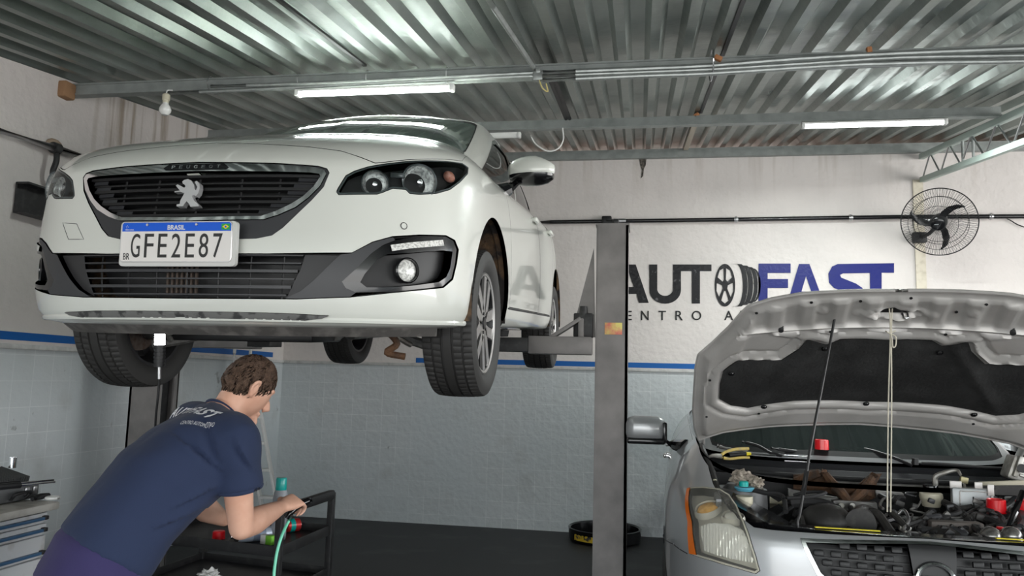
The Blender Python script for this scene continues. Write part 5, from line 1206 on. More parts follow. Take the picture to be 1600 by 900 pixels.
patch(G2, shrink(WSP, -.01), [], .14, -.004, 0).build('windshield', wsm, silver_car); ring(G2, shrink(WSP, -.01), shrink(WSP, .04), -.002, 0, .05).build('windshield_seal', K['black'], silver_car)
for q in (SWF, SWR, mirror(SWF), mirror(SWR)):
    f_ = patch(G2, shrink(q, -.02), [], .14, -.006, 0).build('side_window', K['dark_glass'], silver_car); ring(G2, shrink(q, -.05), shrink(q, .06), .001, .0, .05).build('window_seal', K['gloss_black'], f_)
rt = MB(); us = np.linspace(0, 14, 57); e = G2.pos(us, np.ones(57)); rt.grid([[Vector((p[0]*k_, p[1], p[2]+.03*(1-k_*k_)*min(1, abs(p[0])/.4))) for p in e] for k_ in np.linspace(-1, 1, 21)]); rt.build('roof', SP, silver_car, smooth=60)
MB().box((0, 1.5, .93), (1.3, .55, .10), bev=.04).build('dashboard', mat('dark dashboard', (.04, .04, .042), .7), silver_car)
sw = MB().tube([(.36+.18*cos(a), 1.62+.05*sin(a), 1.02+.17*sin(a)) for a in np.linspace(0, 2*pi, 32, False)], .014, 8, True); sw.build('steering_wheel', K['satin'], silver_car)
for x_ in (-.36, .36):
    st = MB().box((x_, 2.3, .95), (.50, .16, .62), bev=.07).build('front_seat', mat('dark seat cloth', (.05, .05, .055), .9), silver_car); MB().box((x_, 2.33, 1.31), (.26, .10, .17), bev=.045).build('headrest', mat('dark headrest cloth', (.05, .05, .055), .9), st)
# mirrors
for sg in (-1, 1):
    q = sl_at(1009, 675, 1, 1.68); mm = Matrix.Translation((sg*abs(q.x)-sg*.0, 1.68, q.z)) @ Matrix.Rotation(sg*rad(-6), 4, 'Z')
    sh = MB().box((0, 0, .018), (.225, .105, .145), bev=.045); sh.xf(mm); h_ = sh.build('door_mirror', SP, silver_car, smooth=60)
    lo = MB().box((0, -.004, -.048), (.215, .10, .035), bev=.012); lo.xf(mm); lo.build('mirror_base', K['gloss_black'], h_)
    rr_ = MB().box((-sg*.104, .0, .002), (.026, .10, .118), bev=.012); rr_.xf(mm); rr_.build('mirror_trim', K['gloss_black'], h_)
    MB().tube([mm @ Vector((-sg*.09, 0, -.045)), mm @ Vector((-sg*.16, -.02, -.065)), (sg*.775, 1.52, q.z-.06)], [.026, .03, .04], 10).build('mirror_arm', K['gloss_black'], h_)
# wheels
for (x_, y_) in ((.79, .93), (-.79, .93), (.79, 3.62), (-.79, 3.62)):
    zf_ = floor_z(2.80+y_)-.142
    wheel(silver_car, x_, y_, zf_+.316, .315, .20, .20, 1 if x_ > 0 else -1, spokes=7)
for sg in (1, -1):
    for cy in (.93, 3.62):
        lin = MB(); rows = [[Vector((sg*x_, cy+.372*cos(a), .31+.372*sin(a))) for a in np.linspace(rad(-8), rad(188), 36)] for x_ in (.875, .80, .62)]
        lin.grid(rows); lin.add([Vector((sg*.62, cy, .31))]+rows[-1], [(0, i, i+1) for i in range(1, 36)]); lin.build('wheel_arch_liner', K['black'], silver_car)
MB().box((0, 2.4, .22), (1.2, 3.6, .05), bev=.02).build('floor_pan', K['black'], silver_car)
# ================================================================== engine bay of the silver car
SC_ = silver_car
def E(x, y, d): return sl_at(x, y, 1, d)
ed, eg = K['engine_dark'], K['engine_grey']
apr = mat('silver inner wing', (.20, .205, .21), .45, .4, noise=((.11, .11, .11), 12, .45, .7))
MB().box((0, .995, .66), (1.38, .02, .50)).build('firewall', K['black'], SC_, smooth=0)
MB().box((0, .60, .40), (1.38, .95, .03)).build('engine_bay_floor', K['black'], SC_, smooth=0)
for sg in (-1, 1):
    MB().box((sg*.672, .66, .66), (.02, .68, .44)).build('inner_wing', apr, SC_, smooth=0)
    MB().cyl((sg*.56, .80, .45), (sg*.56, .80, .865), .13, .12, 32).cyl((sg*.56, .80, .865), (sg*.56, .80, .885), .07, .05, 24).build('strut_tower', apr, SC_)
    rail_pts = [S2.off(np.array(sg*abs(q[0])), np.array(q[1]), -.012) for q in BAYh[4:9]]
    MB().tube([Vector(p)-Vector((sg*.018, 0, .012)) for p in rail_pts], .015, 8, smooth=4).build('wing_gutter', K['black'], SC_)
# cowl, seals and wipers
cw = MB(); us = np.linspace(-.72, .72, 40); rows = []
for dy, z in ((-.10, .915), (-.06, .945), (-.03, .945), (.0, .962), (.05, .985), (.09, .990)): rows.append([Vector((x, 1.03+.20*(abs(x)/.72)**2.2+dy, z-.01*(abs(x)/.7)**2)) for x in us])
cw.grid(rows); cw.build('cowl_panel', K['satin'], SC_)
MB().tube([(x, .93+.16*(abs(x)/.72)**2.2, .918) for x in us], .010, 8).build('cowl_seal', K['rubber'], SC_)
MB().tube([(x, .915+.14*(abs(x)/.72)**2.2, .898) for x in us], .007, 8).build('cowl_flange', eg, SC_)
vg = MB()
for k_ in range(46): vg.box((-.33+.0062*k_, 1.055, .972), (.003, .026, .004))
vg.build('cowl_vent_slots', K['steel'], SC_)
for pts, nm in (([(1205, 700, 1.06), (1250, 706, 1.10), (1300, 704, 1.12), (1345, 701, 1.12), (1390, 713, 1.06), (1425, 727, 1.0)], 'wiper'), ([(1425, 723, 1.0), (1480, 726, 1.04), (1540, 731, 1.08), (1580, 733, 1.1)], 'wiper'), ([(1160, 690, 1.12), (1185, 697, 1.10), (1205, 708, 1.06), (1222, 712, 1.04)], 'wiper')):
    MB().tube([E(*p) for p in pts], .008, 8, smooth=4).build(nm, K['black'], SC_)
MB().cyl(E(1430, 726, .99), E(1430, 716, .99), .014, n=14).build('wiper_pivot', K['black'], SC_)
# radiator support with yellow labels
rs = MB(); us = np.linspace(-.62, .62, 40); fr_ = lambda x: .125+.14*(abs(x)/.62)**2.6
rows = [[Vector((x, fr_(x)+dy, z)) for x in us] for dy, z in ((-.012, .795), (-.012, .818), (.05, .822), (.07, .812), (.07, .79))]
rs.grid(rows); rs.build('radiator_support', K['gloss_black'], SC_)
for (xa_, ya_), (xb_, yb_) in (((1273, 835), (1375, 843)), ((1556, 853), (1604, 856))):
    a, b = E(xa_, ya_, .17), E(xb_, yb_, .17); MB().bar((a.x, .165, .8235), (b.x, .165, .8235), .012, .003).build('yellow_label', K['yellow'], SC_, smooth=0)
for sg in (-1, 1):
    P = [Vector((sg*x, y, z)) for x, y, z in ((.63, .34, .868), (.60, .58, .875), (.44, .60, .80), (.40, .22, .812), (.50, .20, .820))]
    n_ = len(P); m_ = MB().add(P+[p-Vector((0, 0, .06)) for p in P], [tuple(range(n_)), tuple(range(2*n_-1, n_-1, -1))]+[(i, (i+1) % n_, n_+(i+1) % n_, n_+i) for i in range(n_)]); m_.build('wing_cover_panel', K['gloss_black'], SC_, smooth=0)
def hose(pts, r, m_=None, name='hose', n=8, sm=5): return MB().tube([E(*p) for p in pts], r, n, smooth=sm).build(name, m_ or K['rubber'], SC_)
# heat shield, brackets, hoses
def sheet(pts, th, m_, name, depthf=None):
    P = [E(*p) for p in pts]; n_ = len(P); tr = geometry.tessellate_polygon([[Vector((p.x, p.z, 0)) for p in P]])
    m__ = MB().add(P+[p+Vector((0, th, 0)) for p in P], [tuple(t) for t in tr]+[tuple(i+n_ for i in t) for t in tr]+[(i, (i+1) % n_, n_+(i+1) % n_, n_+i) for i in range(n_)]); return m__.build(name, m_, SC_, smooth=0)
sheet([(1240, 742, .90), (1275, 738, .88), (1287, 735, .86), (1298, 742, .84), (1310, 757, .82), (1328, 762, .80), (1342, 757, .82), (1360, 741, .86), (1378, 740, .88), (1370, 755, .85), (1368, 778, .82), (1352, 784, .80), (1330, 786, .79), (1328, 800, .78), (1323, 800, .78), (1320, 786, .79), (1308, 775, .80), (1285, 767, .82), (1262, 769, .86), (1240, 764, .88)], .012, K['rust'], 'heat_shield')
for pts in ([(1287, 737, .85), (1300, 755, .81), (1316, 772, .78), (1326, 784, .77)], [(1366, 742, .86), (1352, 762, .82), (1338, 776, .79), (1328, 784, .77)], [(1287, 737, .85), (1265, 744, .87), (1243, 752, .88)]):
    MB().tube([E(*p) for p in pts], [.016, .024, .018], 8, smooth=4).build('shield_rib', K['rust'], SC_)
sheet([(1232, 764, .84), (1262, 770, .83), (1310, 778, .80), (1310, 787, .80), (1262, 779, .82), (1232, 776, .83)], .03, eg, 'engine_bracket')
sheet([(1302, 783, .74), (1312, 782, .74), (1370, 786, .74), (1372, 799, .74), (1340, 799, .74), (1306, 796, .74)], .04, eg, 'engine_bracket')
sheet([(1368, 767, .82), (1412, 771, .82), (1412, 779, .82), (1370, 777, .82)], .03, eg, 'engine_bracket')
for x_ in (1315, 1332): MB().cyl(E(x_, 790, .735), E(x_, 790, .70), .011, n=16).cyl(E(x_, 790, .70), E(x_, 790, .69), .006, n=6).build('bracket_bolt', K['alu'], SC_)
hose([(1228, 787, .55), (1262, 785, .55), (1292, 790, .52), (1312, 804, .46), (1325, 822, .40), (1330, 838, .36)], .022)
MB().tube([E(1203, 785, .56), E(1230, 787, .55)], .024, 14).build('hose_connector', K['cream'], SC_)
hose([(1170, 764, .62), (1195, 770, .60), (1222, 775, .56), (1228, 800, .45)], .010)
hose([(1222, 778, .5), (1262, 777, .5), (1290, 770, .55), (1262, 769, .6), (1240, 774, .6)], .007)
hose([(1300, 800, .45), (1322, 812, .4), (1345, 800, .45), (1350, 815, .4), (1340, 835, .35)], .012)
MB().ball(E(1292, 815, .45), (.10, .10, .07), 18).build('alternator', ed, SC_)
MB().cyl(E(1345, 818, .36), E(1352, 810, .56), .055, n=24).build('engine_pulley', ed, SC_)
hose([(1160, 762, .66), (1176, 764, .66), (1192, 762, .66)], .016, K['alu'], 'metal_pipe')
# reservoirs
def pot(x, y, d, prof, name, m_): q = E(x, y, d); return MB().lathe([(r, z) for r, z in prof], 24, Matrix.Translation(q)).build(name, m_, SC_)
teal = mat('teal plastic cap', (.0, .36, .33), .35, coat=.3); fun = mat('pale blue plastic', (.10, .38, .52), .4)
rv = pot(1163, 775, .52, [(0, -.05), (.030, -.05), (.034, -.02), (.034, .0), (0, .0)], 'power_steering_reservoir', K['cream'])
q = E(1163, 767, .52); MB().lathe([(0, 0), (.030, .0), (.040, .012), (.038, .016), (.02, .014), (0, .014)], 24, Matrix.Translation(q)).build('reservoir_collar', fun, rv)
q = E(1162, 760, .52); MB().lathe([(0, 0), (.019, 0), (.019, .018), (.014, .022), (0, .022)], 18, Matrix.Translation(q)).build('reservoir_cap', teal, rv)
MB().lathe([(0, -.035), (.010, -.035), (.010, .0), (.007, .008), (0, .01)], 14, Matrix.Translation(E(1117, 752, .60))).build('washer_plug', K['cream'], SC_)
br = pot(1455, 780, .80, [(0, -.03), (.034, -.03), (.042, -.005), (.046, .01), (.044, .024), (.036, .030), (0, .030)], 'brake_fluid_reservoir', K['cream'])
MB().lathe([(0, .0), (.028, .0), (.030, .022), (.028, .026), (0, .026)], 24, Matrix.Translation(E(1454, 767, .80))).build('reservoir_cap', K['gloss_black'], br)
MB().cyl(E(1455, 783, .80), E(1457, 800, .80), .030, n=18).build('brake_master_cylinder', ed, SC_)
# control unit plate
p = E(1519, 785, .70); plt = MB().box(tuple(p), (.155, .030, .115), bev=.008); pl_o = plt.build('control_unit', mat('grey aluminium plate', (.33, .345, .35), .45, .5), SC_)
MB().tube([(p.x-.05, p.y-.017, p.z-.05), (p.x-.05, p.y-.017, p.z+.035), (p.x-.035, p.y-.017, p.z+.045), (p.x+.06, p.y-.017, p.z+.045), (p.x+.066, p.y-.017, p.z+.03), (p.x+.066, p.y-.017, p.z-.05)], .0025, 6, smooth=2).build('plate_rib', K['under_silver'], pl_o)
for dx, w_ in ((-.06, .045), (.025, .03)): MB().box((p.x+dx, p.y-.003, p.z+.068), (w_, .006, .03), bev=.0028).build('plate_ear', K['under_silver'], pl_o)
MB().cyl((p.x+.0, p.y-.016, p.z-.04), (p.x+.0, p.y-.016, p.z+.025), .003, n=6).build('plate_tick', K['black'], pl_o)
br2 = E(1548, 766, .68); MB().box(tuple(br2), (.024, .006, .045), bev=.002).build('small_bracket', K['under_silver'], SC_)
MB().bar(E(1528, 757, .78), E(1610, 754, .70), .02, .022, bev=.004).build('brace_bar', K['cream'], SC_)
sheet([(1532, 760, .74), (1600, 758, .70), (1600, 775, .70), (1532, 772, .74)], .05, ed, 'fuse_box')
MB().tube([E(1462, 760, .86), E(1462, 745, .86), E(1478, 738, .84), E(1495, 735, .82), E(1501, 742, .80)], [.011, .011, .010, .007, .006], 8, smooth=5).build('metal_pipe', K['alu'], SC_)
MB().box(tuple(E(1506, 750, .80)), (.030, .02, .026), R=Matrix.Rotation(.2, 3, 'Y'), bev=.003).build('pipe_union', mat('brass union', (.38, .34, .20), .45, .6), SC_)
MB().tube([E(1506, 755, .80), E(1508, 763, .78), E(1514, 768, .76)], .006, 8, smooth=4).build('metal_pipe', K['alu'], SC_)
al = E(1595, 735, .86); MB().box(tuple(al), (.115, .09, .10), R=Matrix.Rotation(.35, 3, 'Y'), bev=.012).box((al.x-.03, al.y-.05, al.z+.02), (.02, .03, .09), R=Matrix.Rotation(.35, 3, 'Y'), bev=.004).box((al.x+.02, al.y-.05, al.z-.03), (.10, .02, .012), R=Matrix.Rotation(.35, 3, 'Y'), bev=.004).build('aluminium_bracket', K['alu'], SC_)
MB().cyl(E(1597, 732, .81), E(1597, 732, .75), .018, n=16).build('bracket_hole', K['black'], SC_)
MB().tube([E(1598, 768, .50), E(1586, 800, .44), E(1573, 829, .38)], [.010, .012, .011], 10).build('diagonal_rod', K['gloss_black'], SC_)
for (x_, y_) in ((1548, 838), (1580, 838)):
    MB().ball(E(x_, y_, .26), (.036, .036, .034), 24).build('domed_cover', mat('worn grey dome', (.16, .155, .15), .22, .7, noise=((.34, .33, .31), 40, .45, .7)) if 'worn grey dome' not in bpy.data.materials else bpy.data.materials['worn grey dome'], SC_)
MB().bar(E(1452, 822, .40), E(1535, 826, .40), .05, .045, bev=.008).build('intake_pipe', mat('dusty brown pipe', (.10, .085, .075), .6), SC_)
MB().ball(E(1478, 838, .34), (.07, .06, .035), 18).build('engine_cover', ed, SC_)
MB().box(tuple(E(1425, 835, .28)), (.045, .03, .02), bev=.008).build('battery_clamp', K['steel'], SC_)
MB().box((.05, .62, .66), (.75, .42, .26), bev=.05).build('engine_block', ed, SC_)
rnd = random.Random(11)
for k_ in range(46):                                   # the tangle of small hoses and looms
    x = rnd.uniform(1385, 1598); y = rnd.uniform(772, 838); d = .86-(y-765)/75*.60; pts = [(x, y, d)]
    for j in range(4):
        x += rnd.uniform(-26, 26); y = min(845, max(766, y+rnd.uniform(-12, 12))); pts.append((min(max(x, 1375), 1615), y, .86-(y-765)/75*.60+rnd.uniform(-.02, .02)))
    hose(pts, rnd.choice((.004, .006, .008, .011, .014)), rnd.choice((K['rubber'], K['black'], ed, ed, eg, K['satin'])), 'loom_cable' if k_ % 2 else 'hose', 7, 5)
for k_ in range(26):
    x = rnd.uniform(1390, 1600); y = rnd.uniform(778, 840); d = .84-(y-765)/75*.60; q = E(x, y, d)
    MB().box(tuple(q), (rnd.uniform(.015, .045), .02, rnd.uniform(.01, .03)), R=Matrix.Rotation(rnd.uniform(-.8, .8), 3, 'Y'), bev=.004).build('connector', rnd.choice((ed, ed, K['satin'], eg, K['alu'], K['black'])), SC_)
for k_ in range(10):
    x = rnd.uniform(1215, 1360); y = rnd.uniform(795, 828); d = .62-(y-790)/40*.3; hose([(x, y, d), (x+rnd.uniform(-20, 20), y+10, d-.05), (x+rnd.uniform(-30, 30), y-8, d-.02)], rnd.choice((.007, .011)), rnd.choice((K['rubber'], ed, K['satin'])))
hose([(1392, 800, .42), (1405, 812, .36), (1418, 826, .32)], .012, ed); hose([(1400, 806, .40), (1412, 797, .42), (1420, 812, .36), (1412, 828, .30), (1425, 834, .28)], .006, K['steel'], 'metal_pipe')
hose([(1355, 800, .42), (1370, 803, .40), (1382, 818, .34), (1392, 833, .28)], .018, ed); MB().tube([E(1388, 825, .30), E(1395, 836, .28)], .010, 8).build('copper_terminal', mat('copper', (.6, .25, .12), .35, .8), SC_)
# ------------- loose things lying in and around the bay
def redcap(x, y, d, label, r=.027, h=.040):
    q = SM @ E(x, y, d); t = MB().lathe([(0, h*.9), (r*.85, h*.9), (r*.88, h), (r, h*.96), (r*1.03, 0), (r*.9, 0), (0, .002)], 28)
    o = t.build('red_cap', K['red'], None); o.location = q; return tag(o, label, 'cap', 'red caps in the engine bay')
redcap(1284, 702, 1.10, 'red plastic cap on the cowl in front of the windscreen', .031, .046)
redcap(1557, 801, .60, 'red plastic cap in the engine bay beside the grey plate', .034, .052)
redcap(1603, 803, .58, 'red plastic cap cut by the right edge of the photo', .034, .052)
q = SM @ E(1563, 832, .31); o = MB().lathe([(0, .02), (.010, .02), (.013, .016), (.013, 0), (0, 0)], 18).build('red_cap', K['red']); o.location = q; tag(o, 'tiny red cap between the two grey domes', 'cap', 'red caps in the engine bay')
# pliers
yel = mat('worn yellow grip', (.62, .47, .13), .5, noise=((.45, .36, .2), 50, .45, .7)); PP = thing('pliers', 'combination pliers with worn yellow grips on the left end of the cowl', 'pliers', M=SM)
J = E(1128, 712, 1.02)
jw = MB(); jw.tube([E(1104, 715, 1.0), E(1114, 712, 1.0), E(1127, 713, 1.01)], [.004, .009, .012], 8, smooth=3).build('jaws', K['alu'], PP)
MB().tube([E(1126, 712, 1.01), E(1134, 706, 1.02), E(1150, 702, 1.03), E(1170, 701, 1.04)], [.008, .007, .0075, .007], 8, smooth=4).build('grip', yel, PP); MB().tube([E(1128, 715, 1.01), E(1140, 717, 1.01), E(1158, 715, 1.02), E(1171, 715, 1.03)], [.008, .006, .0065, .006], 8, smooth=4).build('grip', yel, PP)
T_ = thing('screwdriver', 'long screwdriver with a dark handle lying along the cowl', 'screwdriver', M=SM)
MB().cyl(E(1140, 711, 1.03), E(1166, 709, 1.04), .011, .009, 12).build('handle', K['black'], T_); MB().cyl(E(1166, 709, 1.04), E(1173, 709, 1.045), .009, .007, 12).build('collar', K['yellow'], T_); MB().cyl(E(1173, 709, 1.045), E(1290, 716, 1.05), .0042, n=8).build('shaft', K['chrome'], T_)
T_ = thing('wrench', 'grey spanner lying behind the pliers on the cowl', 'wrench', M=SM)
MB().tube([E(1121, 697, 1.10), E(1132, 700, 1.09), E(1150, 703, 1.08), E(1168, 706, 1.07)], [.012, .007, .006, .010], 8, smooth=3).build('spanner_body', K['engine_grey'], T_)
# rag
def crumple(c, r, seed, name, m_, label, cat, Mx=None, amp=.35, parent=None):
    bm = bmesh.new(); bmesh.ops.create_icosphere(bm, subdivisions=4, radius=1); from mathutils import noise as nz_
    for v in bm.verts:
        p = v.co.normalized(); d = 1+amp*(nz_.noise(p*2.3+Vector((seed, 0, 0)))+.7*nz_.noise(p*5+Vector((0, seed, 0)))-.5*abs(nz_.noise(p*9+Vector((0, 0, seed))))); v.co = Vector((p.x*r[0], p.y*r[1], p.z*r[2]))*d
    bm.verts.index_update(); mb = MB(); mb.v = [v.co[:] for v in bm.verts]; mb.f = [tuple(v.index for v in f.verts) for f in bm.faces]; bm.free()
    o = mb.build(name, m_, smooth=60); o.location = c; return tag(o, label, cat)
ragm = mat('grimy translucent cloth', (.40, .35, .29), .7, noise=((.20, .17, .14), 40, .4, .65), bump=.9, bscale=60)
crumple(SM @ E(1160, 748, .62), (.048, .04, .034), 3.1, 'rag', ragm, 'crumpled grimy rag on top of the fluid reservoir', 'rag', amp=.42)
crumple(SM @ E(1182, 754, .58), (.030, .03, .022), 5.3, 'rag', ragm, 'smaller crumpled rag end hanging beside the bigger rag', 'rag', amp=.42)
# ================================================================== things around the mechanic
def atZ(x, y, Z): return Vector(CC+ray(x, y)*Z)
# trolley
zt = .755
def pz(x, y, z): d = ray(x, y); t = (z-CC[2])/d[2]; return Vector(CC+d*t)
P0, P1, P2 = pz(435, 858, zt), pz(516, 824, zt), pz(300, 836, zt)
ey = (P1-P0); ey.z = 0; Ly = ey.length; ey.normalize(); ex = Vector((-ey.y, ey.x, 0)); ex = (ex*.5+(P2-P0).normalized()*.5); ex.z = 0; ex.normalize(); Lx = .72
TR_ = thing('tool_trolley', 'black metal tool trolley in front of the mechanic holding cans and a bottle', 'trolley', loc=(P0.x, P0.y, floor_z(P0.y)))
bkm = mat('black steel trolley frame', (.018, .018, .019), .42, noise=((.04, .04, .04), 20, .5, .8))
c00, c01, c10, c11 = P0, P0+ey*Ly, P0+ex*Lx, P0+ex*Lx+ey*Ly
for c, top in ((c00, .915), (c01, .915), (c10, .72), (c11, .72)):
    zf_ = floor_z(c.y)+.06
    MB().box((c.x, c.y, (zf_+top)/2), (.030, .030, top-zf_), R=basis((0, 0, 0), ex, ey, (0, 0, 1)).to_3x3(), bev=.003).build('leg', bkm, TR_, world=True)
    MB().cyl((c.x-.012, c.y, zf_-.034), (c.x+.012, c.y, zf_-.034), .026, n=18).build('caster', K['rubber'], TR_, world=True)
for z_, w_ in ((zt-.012, .034), (.555, .030)):
    for a, b in ((c00, c01), (c00, c10), (c01, c11), (c10, c11)):
        MB().bar((a.x, a.y, z_), (b.x, b.y, z_), .006, w_+.01, bev=.002).build('tray_rim', bkm, TR_, world=True)
    cc_ = (c00+c11)/2; MB().box((cc_.x, cc_.y, z_-.014), (Lx, Ly, .004), R=basis((0, 0, 0), ex, ey, (0, 0, 1)).to_3x3()).build('tray', bkm, TR_, world=True, smooth=0)
MB().bar((c00.x, c00.y, .905), (c01.x, c01.y, .905), .034, .042, bev=.006).build('handle', K['black'], TR_, world=True)
tz = zt-.0235
def lay(px, py, z, r): q = pz(px, py, z); return q
q = pz(342, 835, tz+.018)
o = MB().lathe([(0, .036), (.022, .036), (.026, .033), (.028, .0), (.025, 0), (0, .004)], 26).build('red_cap', K['red']); o.location = (q.x, q.y, tz-.002+.0); tag(o, 'red plastic cap on the trolley beside the lying spray can', 'cap')
def can(px0, px1, z, r, name, body, ends, label, band=None):
    a, b = pz(*px0, z+r), pz(*px1, z+r); d = (b-a).normalized(); L_ = (b-a).length; Mx = basis(a, *[d.cross(Vector((0, 0, 1))).normalized(), Vector((0, 0, 1)), d][0:3]) ; x_ = d.cross(Vector((0, 0, 1))).normalized(); y_ = d.cross(x_); Mx = basis(a, x_, y_, d)
    t = thing(name, label, 'can', M=Mx); MB().lathe([(0, .0), (r*.9, .0), (r, .004), (r, L_*.82), (r*.93, L_*.85)], 28).build('can_body', body, t)
    MB().lathe([(r*.94, L_*.85), (r*.6, L_*.91), (r*.3, L_*.93), (r*.3, L_), (0, L_)], 24).build('can_neck', ends, t)
    if band: MB().lathe([(r*1.01, L_*.2), (r*1.01, L_*.5)], 28).build('printed_band', band, t)
    return t
can((425, 832), (360, 839), tz, .029, 'spray_can', mat('white blue can print', (.50, .56, .66), .35, .3), K['chrome'], 'silver and pale blue spray can lying on the trolley', mat('can text band', (.22, .27, .36), .4))
can((446, 822), (470, 819), tz, .030, 'spray_can', mat('red can print', (.50, .03, .03), .35, .3), K['steel'], 'short red and green can lying at the right end of the trolley', teal)
q = pz(418, 843, tz+.02); GBX = thing('carton', 'small green and white carton on the trolley edge', 'box', loc=(q.x, q.y, tz-.0))
Rz = Matrix.Rotation(-.35, 3, 'Z'); MB().box((q.x+.016, q.y, tz+.019), (.036, .03, .038), R=Rz, bev=.002).build('green_half', mat('lime green card', (.22, .62, .05), .5), GBX, world=True); MB().box((q.x-.016, q.y+.011, tz+.019), (.030, .03, .038), R=Rz, bev=.002).build('white_half', K['white'], GBX, world=True)
q = pz(437, 785, .86); bq = Vector((c01.x, c01.y, 0))+ex*.30-ey*.05; bq = atZ(437, 800, 3.42)
BT = thing('bottle', 'grey plastic bottle with a teal cap standing on the trolley', 'bottle', loc=(bq.x, bq.y, tz))
BM = Matrix.Translation((bq.x, bq.y, tz)); hb = atZ(437, 747, 3.42).z-tz
MB().lathe([(0, 0), (.030, 0), (.033, .01), (.033, hb*.66), (.028, hb*.76), (.021, hb*.82), (.021, hb*.84)], 28, BM).build('bottle_body', mat('grey bottle plastic', (.30, .32, .35), .35), BT, world=True)
MB().lathe([(.0235, hb*.80), (.0245, hb*.82), (.0235, hb*.98), (.021, hb), (0, hb)], 24, BM).build('bottle_cap', teal, BT, world=True)
# paper lying low on the trolley frame
q = pz(327, 900, .556); q.z = .556
crumple(q, (.045, .04, .026), 8.2, 'paper_towel', K['paper'], 'crumpled white paper on the lower shelf of the black trolley', 'paper', amp=.7)
# cabinet
q0, q1 = pz(0, 806, .95), pz(95, 783, .95)
dy_ = (q1-q0); dy_.z = 0; XC = q1.x; yN = q1.y
CB = thing('tool_cabinet', 'white workshop cabinet with blue drawer handles at the left edge', 'cabinet', loc=(XC-.3, yN-.5, floor_z(yN)))
Wd, Ln = .55, 1.3; XC = q1.x; y0_ = yN-Ln; zfl = floor_z(yN-Ln)+.0
cabw = mat('scuffed white cabinet', (.62, .64, .66), .4, noise=((.40, .38, .36), 9, .58, .75))
MB().box((XC-Wd/2, yN-Ln/2, .935), (Wd, Ln, .030), bev=.008).build('worktop', mat('dirty cream worktop', (.64, .62, .57), .5, noise=((.36, .34, .30), 12, .45, .7)), CB, world=True)
MB().box((XC-Wd/2-.02, yN-Ln/2-.012, (.92+zfl)/2+.02), (Wd-.05, Ln-.03, .92-zfl-.05)).build('carcass', cabw, CB, world=True, smooth=0)
zz = [.917, .876, .832, .748, .60, .45, .26]
for i in range(6):
    hgt = zz[i]-zz[i+1]; cz_ = (zz[i]+zz[i+1])/2
    dr = MB().box((XC-.035, yN-Ln/2-.012, cz_), (.02, Ln-.04, hgt-.008), bev=.003).build('drawer', cabw, CB, world=True)
    MB().bar((XC-.018, yN-.06, zz[i+1]+.018), (XC-.018, yN-Ln+.06, zz[i+1]+.020), .016, .012, bev=.003).build('drawer_handle', mat('blue drawer pull', (.05, .13, .25), .4) if 'blue drawer pull' not in bpy.data.materials else bpy.data.materials['blue drawer pull'], dr, world=True)
    MB().box((XC-.017, yN-.052, zz[i+1]+.020), (.020, .018, .015), bev=.003).build('handle_end', K['black'], dr, world=True)
ZT = .951
def ct(x, y, z=ZT): return pz(x, y, z)
# metal case
a = ct(-12, 792); b = ct(60, 778); MC = thing('tool_case', 'grey metal tool case with a handle lying on the cabinet', 'case', loc=(a+b)/2)
d = (b-a); d.z = 0; L_ = d.length; d.normalize(); sdir = Vector((-d.y, d.x, 0)); ctr_ = (a+b)/2+sdir*.07; Rb = basis((0, 0, 0), d, sdir, (0, 0, 1)).to_3x3()
MB().box((ctr_.x, ctr_.y, ZT+.03), (L_, .14, .055), R=Rb, bev=.006).build('case_body', mat('scratched grey case', (.16, .165, .17), .35, .6), MC, world=True)
hp = (a+b)/2-sdir*.006
MB().tube([hp-d*.035+Vector((0, 0, ZT+.012-hp.z)), hp-d*.035-sdir*.02+Vector((0, 0, ZT+.035-hp.z)), hp+d*.035-sdir*.02+Vector((0, 0, ZT+.035-hp.z)), hp+d*.035+Vector((0, 0, ZT+.012-hp.z))], .006, 8, smooth=3).build('case_handle', K['black'], MC, world=True)
for s_ in (.35, .44): pp_ = (a+d*L_*s_*2)-sdir*.004; MB().box((pp_.x, pp_.y, ZT+.035), (.02, .008, .03), R=Rb, bev=.003).build('latch', K['steel'], MC, world=True)
# ribbed block on the case
RBK = thing('ribbed_block', 'black ribbed metal block resting on the tool case', 'metal part', loc=ctr_+Vector((0, 0, ZT+.06-ctr_.z)))
rb = MB(); M0 = Matrix.Translation((ctr_.x-d.x*.03, ctr_.y-d.y*.03, ZT+.085)) @ Rb.to_4x4() @ Matrix.Rotation(rad(14), 4, 'X')
q_ = MB().box((0, 0, -.008), (L_*.85, .14, .02), bev=.003); q_.xf(M0); q_.build('block_base', ed, RBK, world=True)
for k_ in range(16): q_ = MB().box((-L_*.40+L_*.052*k_, 0, .010), (.006, .135, .026), bev=.002); q_.xf(M0); rb.add(q_.v, q_.f)
rb.build('ribs', mat('dull grey ribs', (.075, .078, .08), .5, .3), RBK, world=True)
q = ct(18, 742, 1.045); SK = MB().lathe([(.012, .04), (.014, .04), (.014, .0), (.012, 0), (.010, .005), (.012, .04)], 20); o = SK.build('socket', K['chrome']); o.location = (q.x, q.y, 1.072); tag(o, 'chrome socket standing on the ribbed block', 'socket')
for k_, ((xa_, ya_), (xb_, yb_)) in enumerate((((44, 753), (84, 750)), ((46, 756), (86, 753)))):
    a_, b_ = ct(xa_-14, ya_+2, 1.07), ct(xb_, yb_, 1.07); t = thing('screwdriver', ['upper of two thin steel shafts sticking out over the cabinet', 'lower of two thin steel shafts sticking out over the cabinet'][k_], 'screwdriver', loc=a_)
    MB().cyl(a_, b_, .003, n=8).build('shaft', K['chrome'], t, world=True); dd = (a_-b_).normalized(); MB().cyl(a_, a_+dd*.07, .010, n=10).build('handle', K['black'], t, world=True)
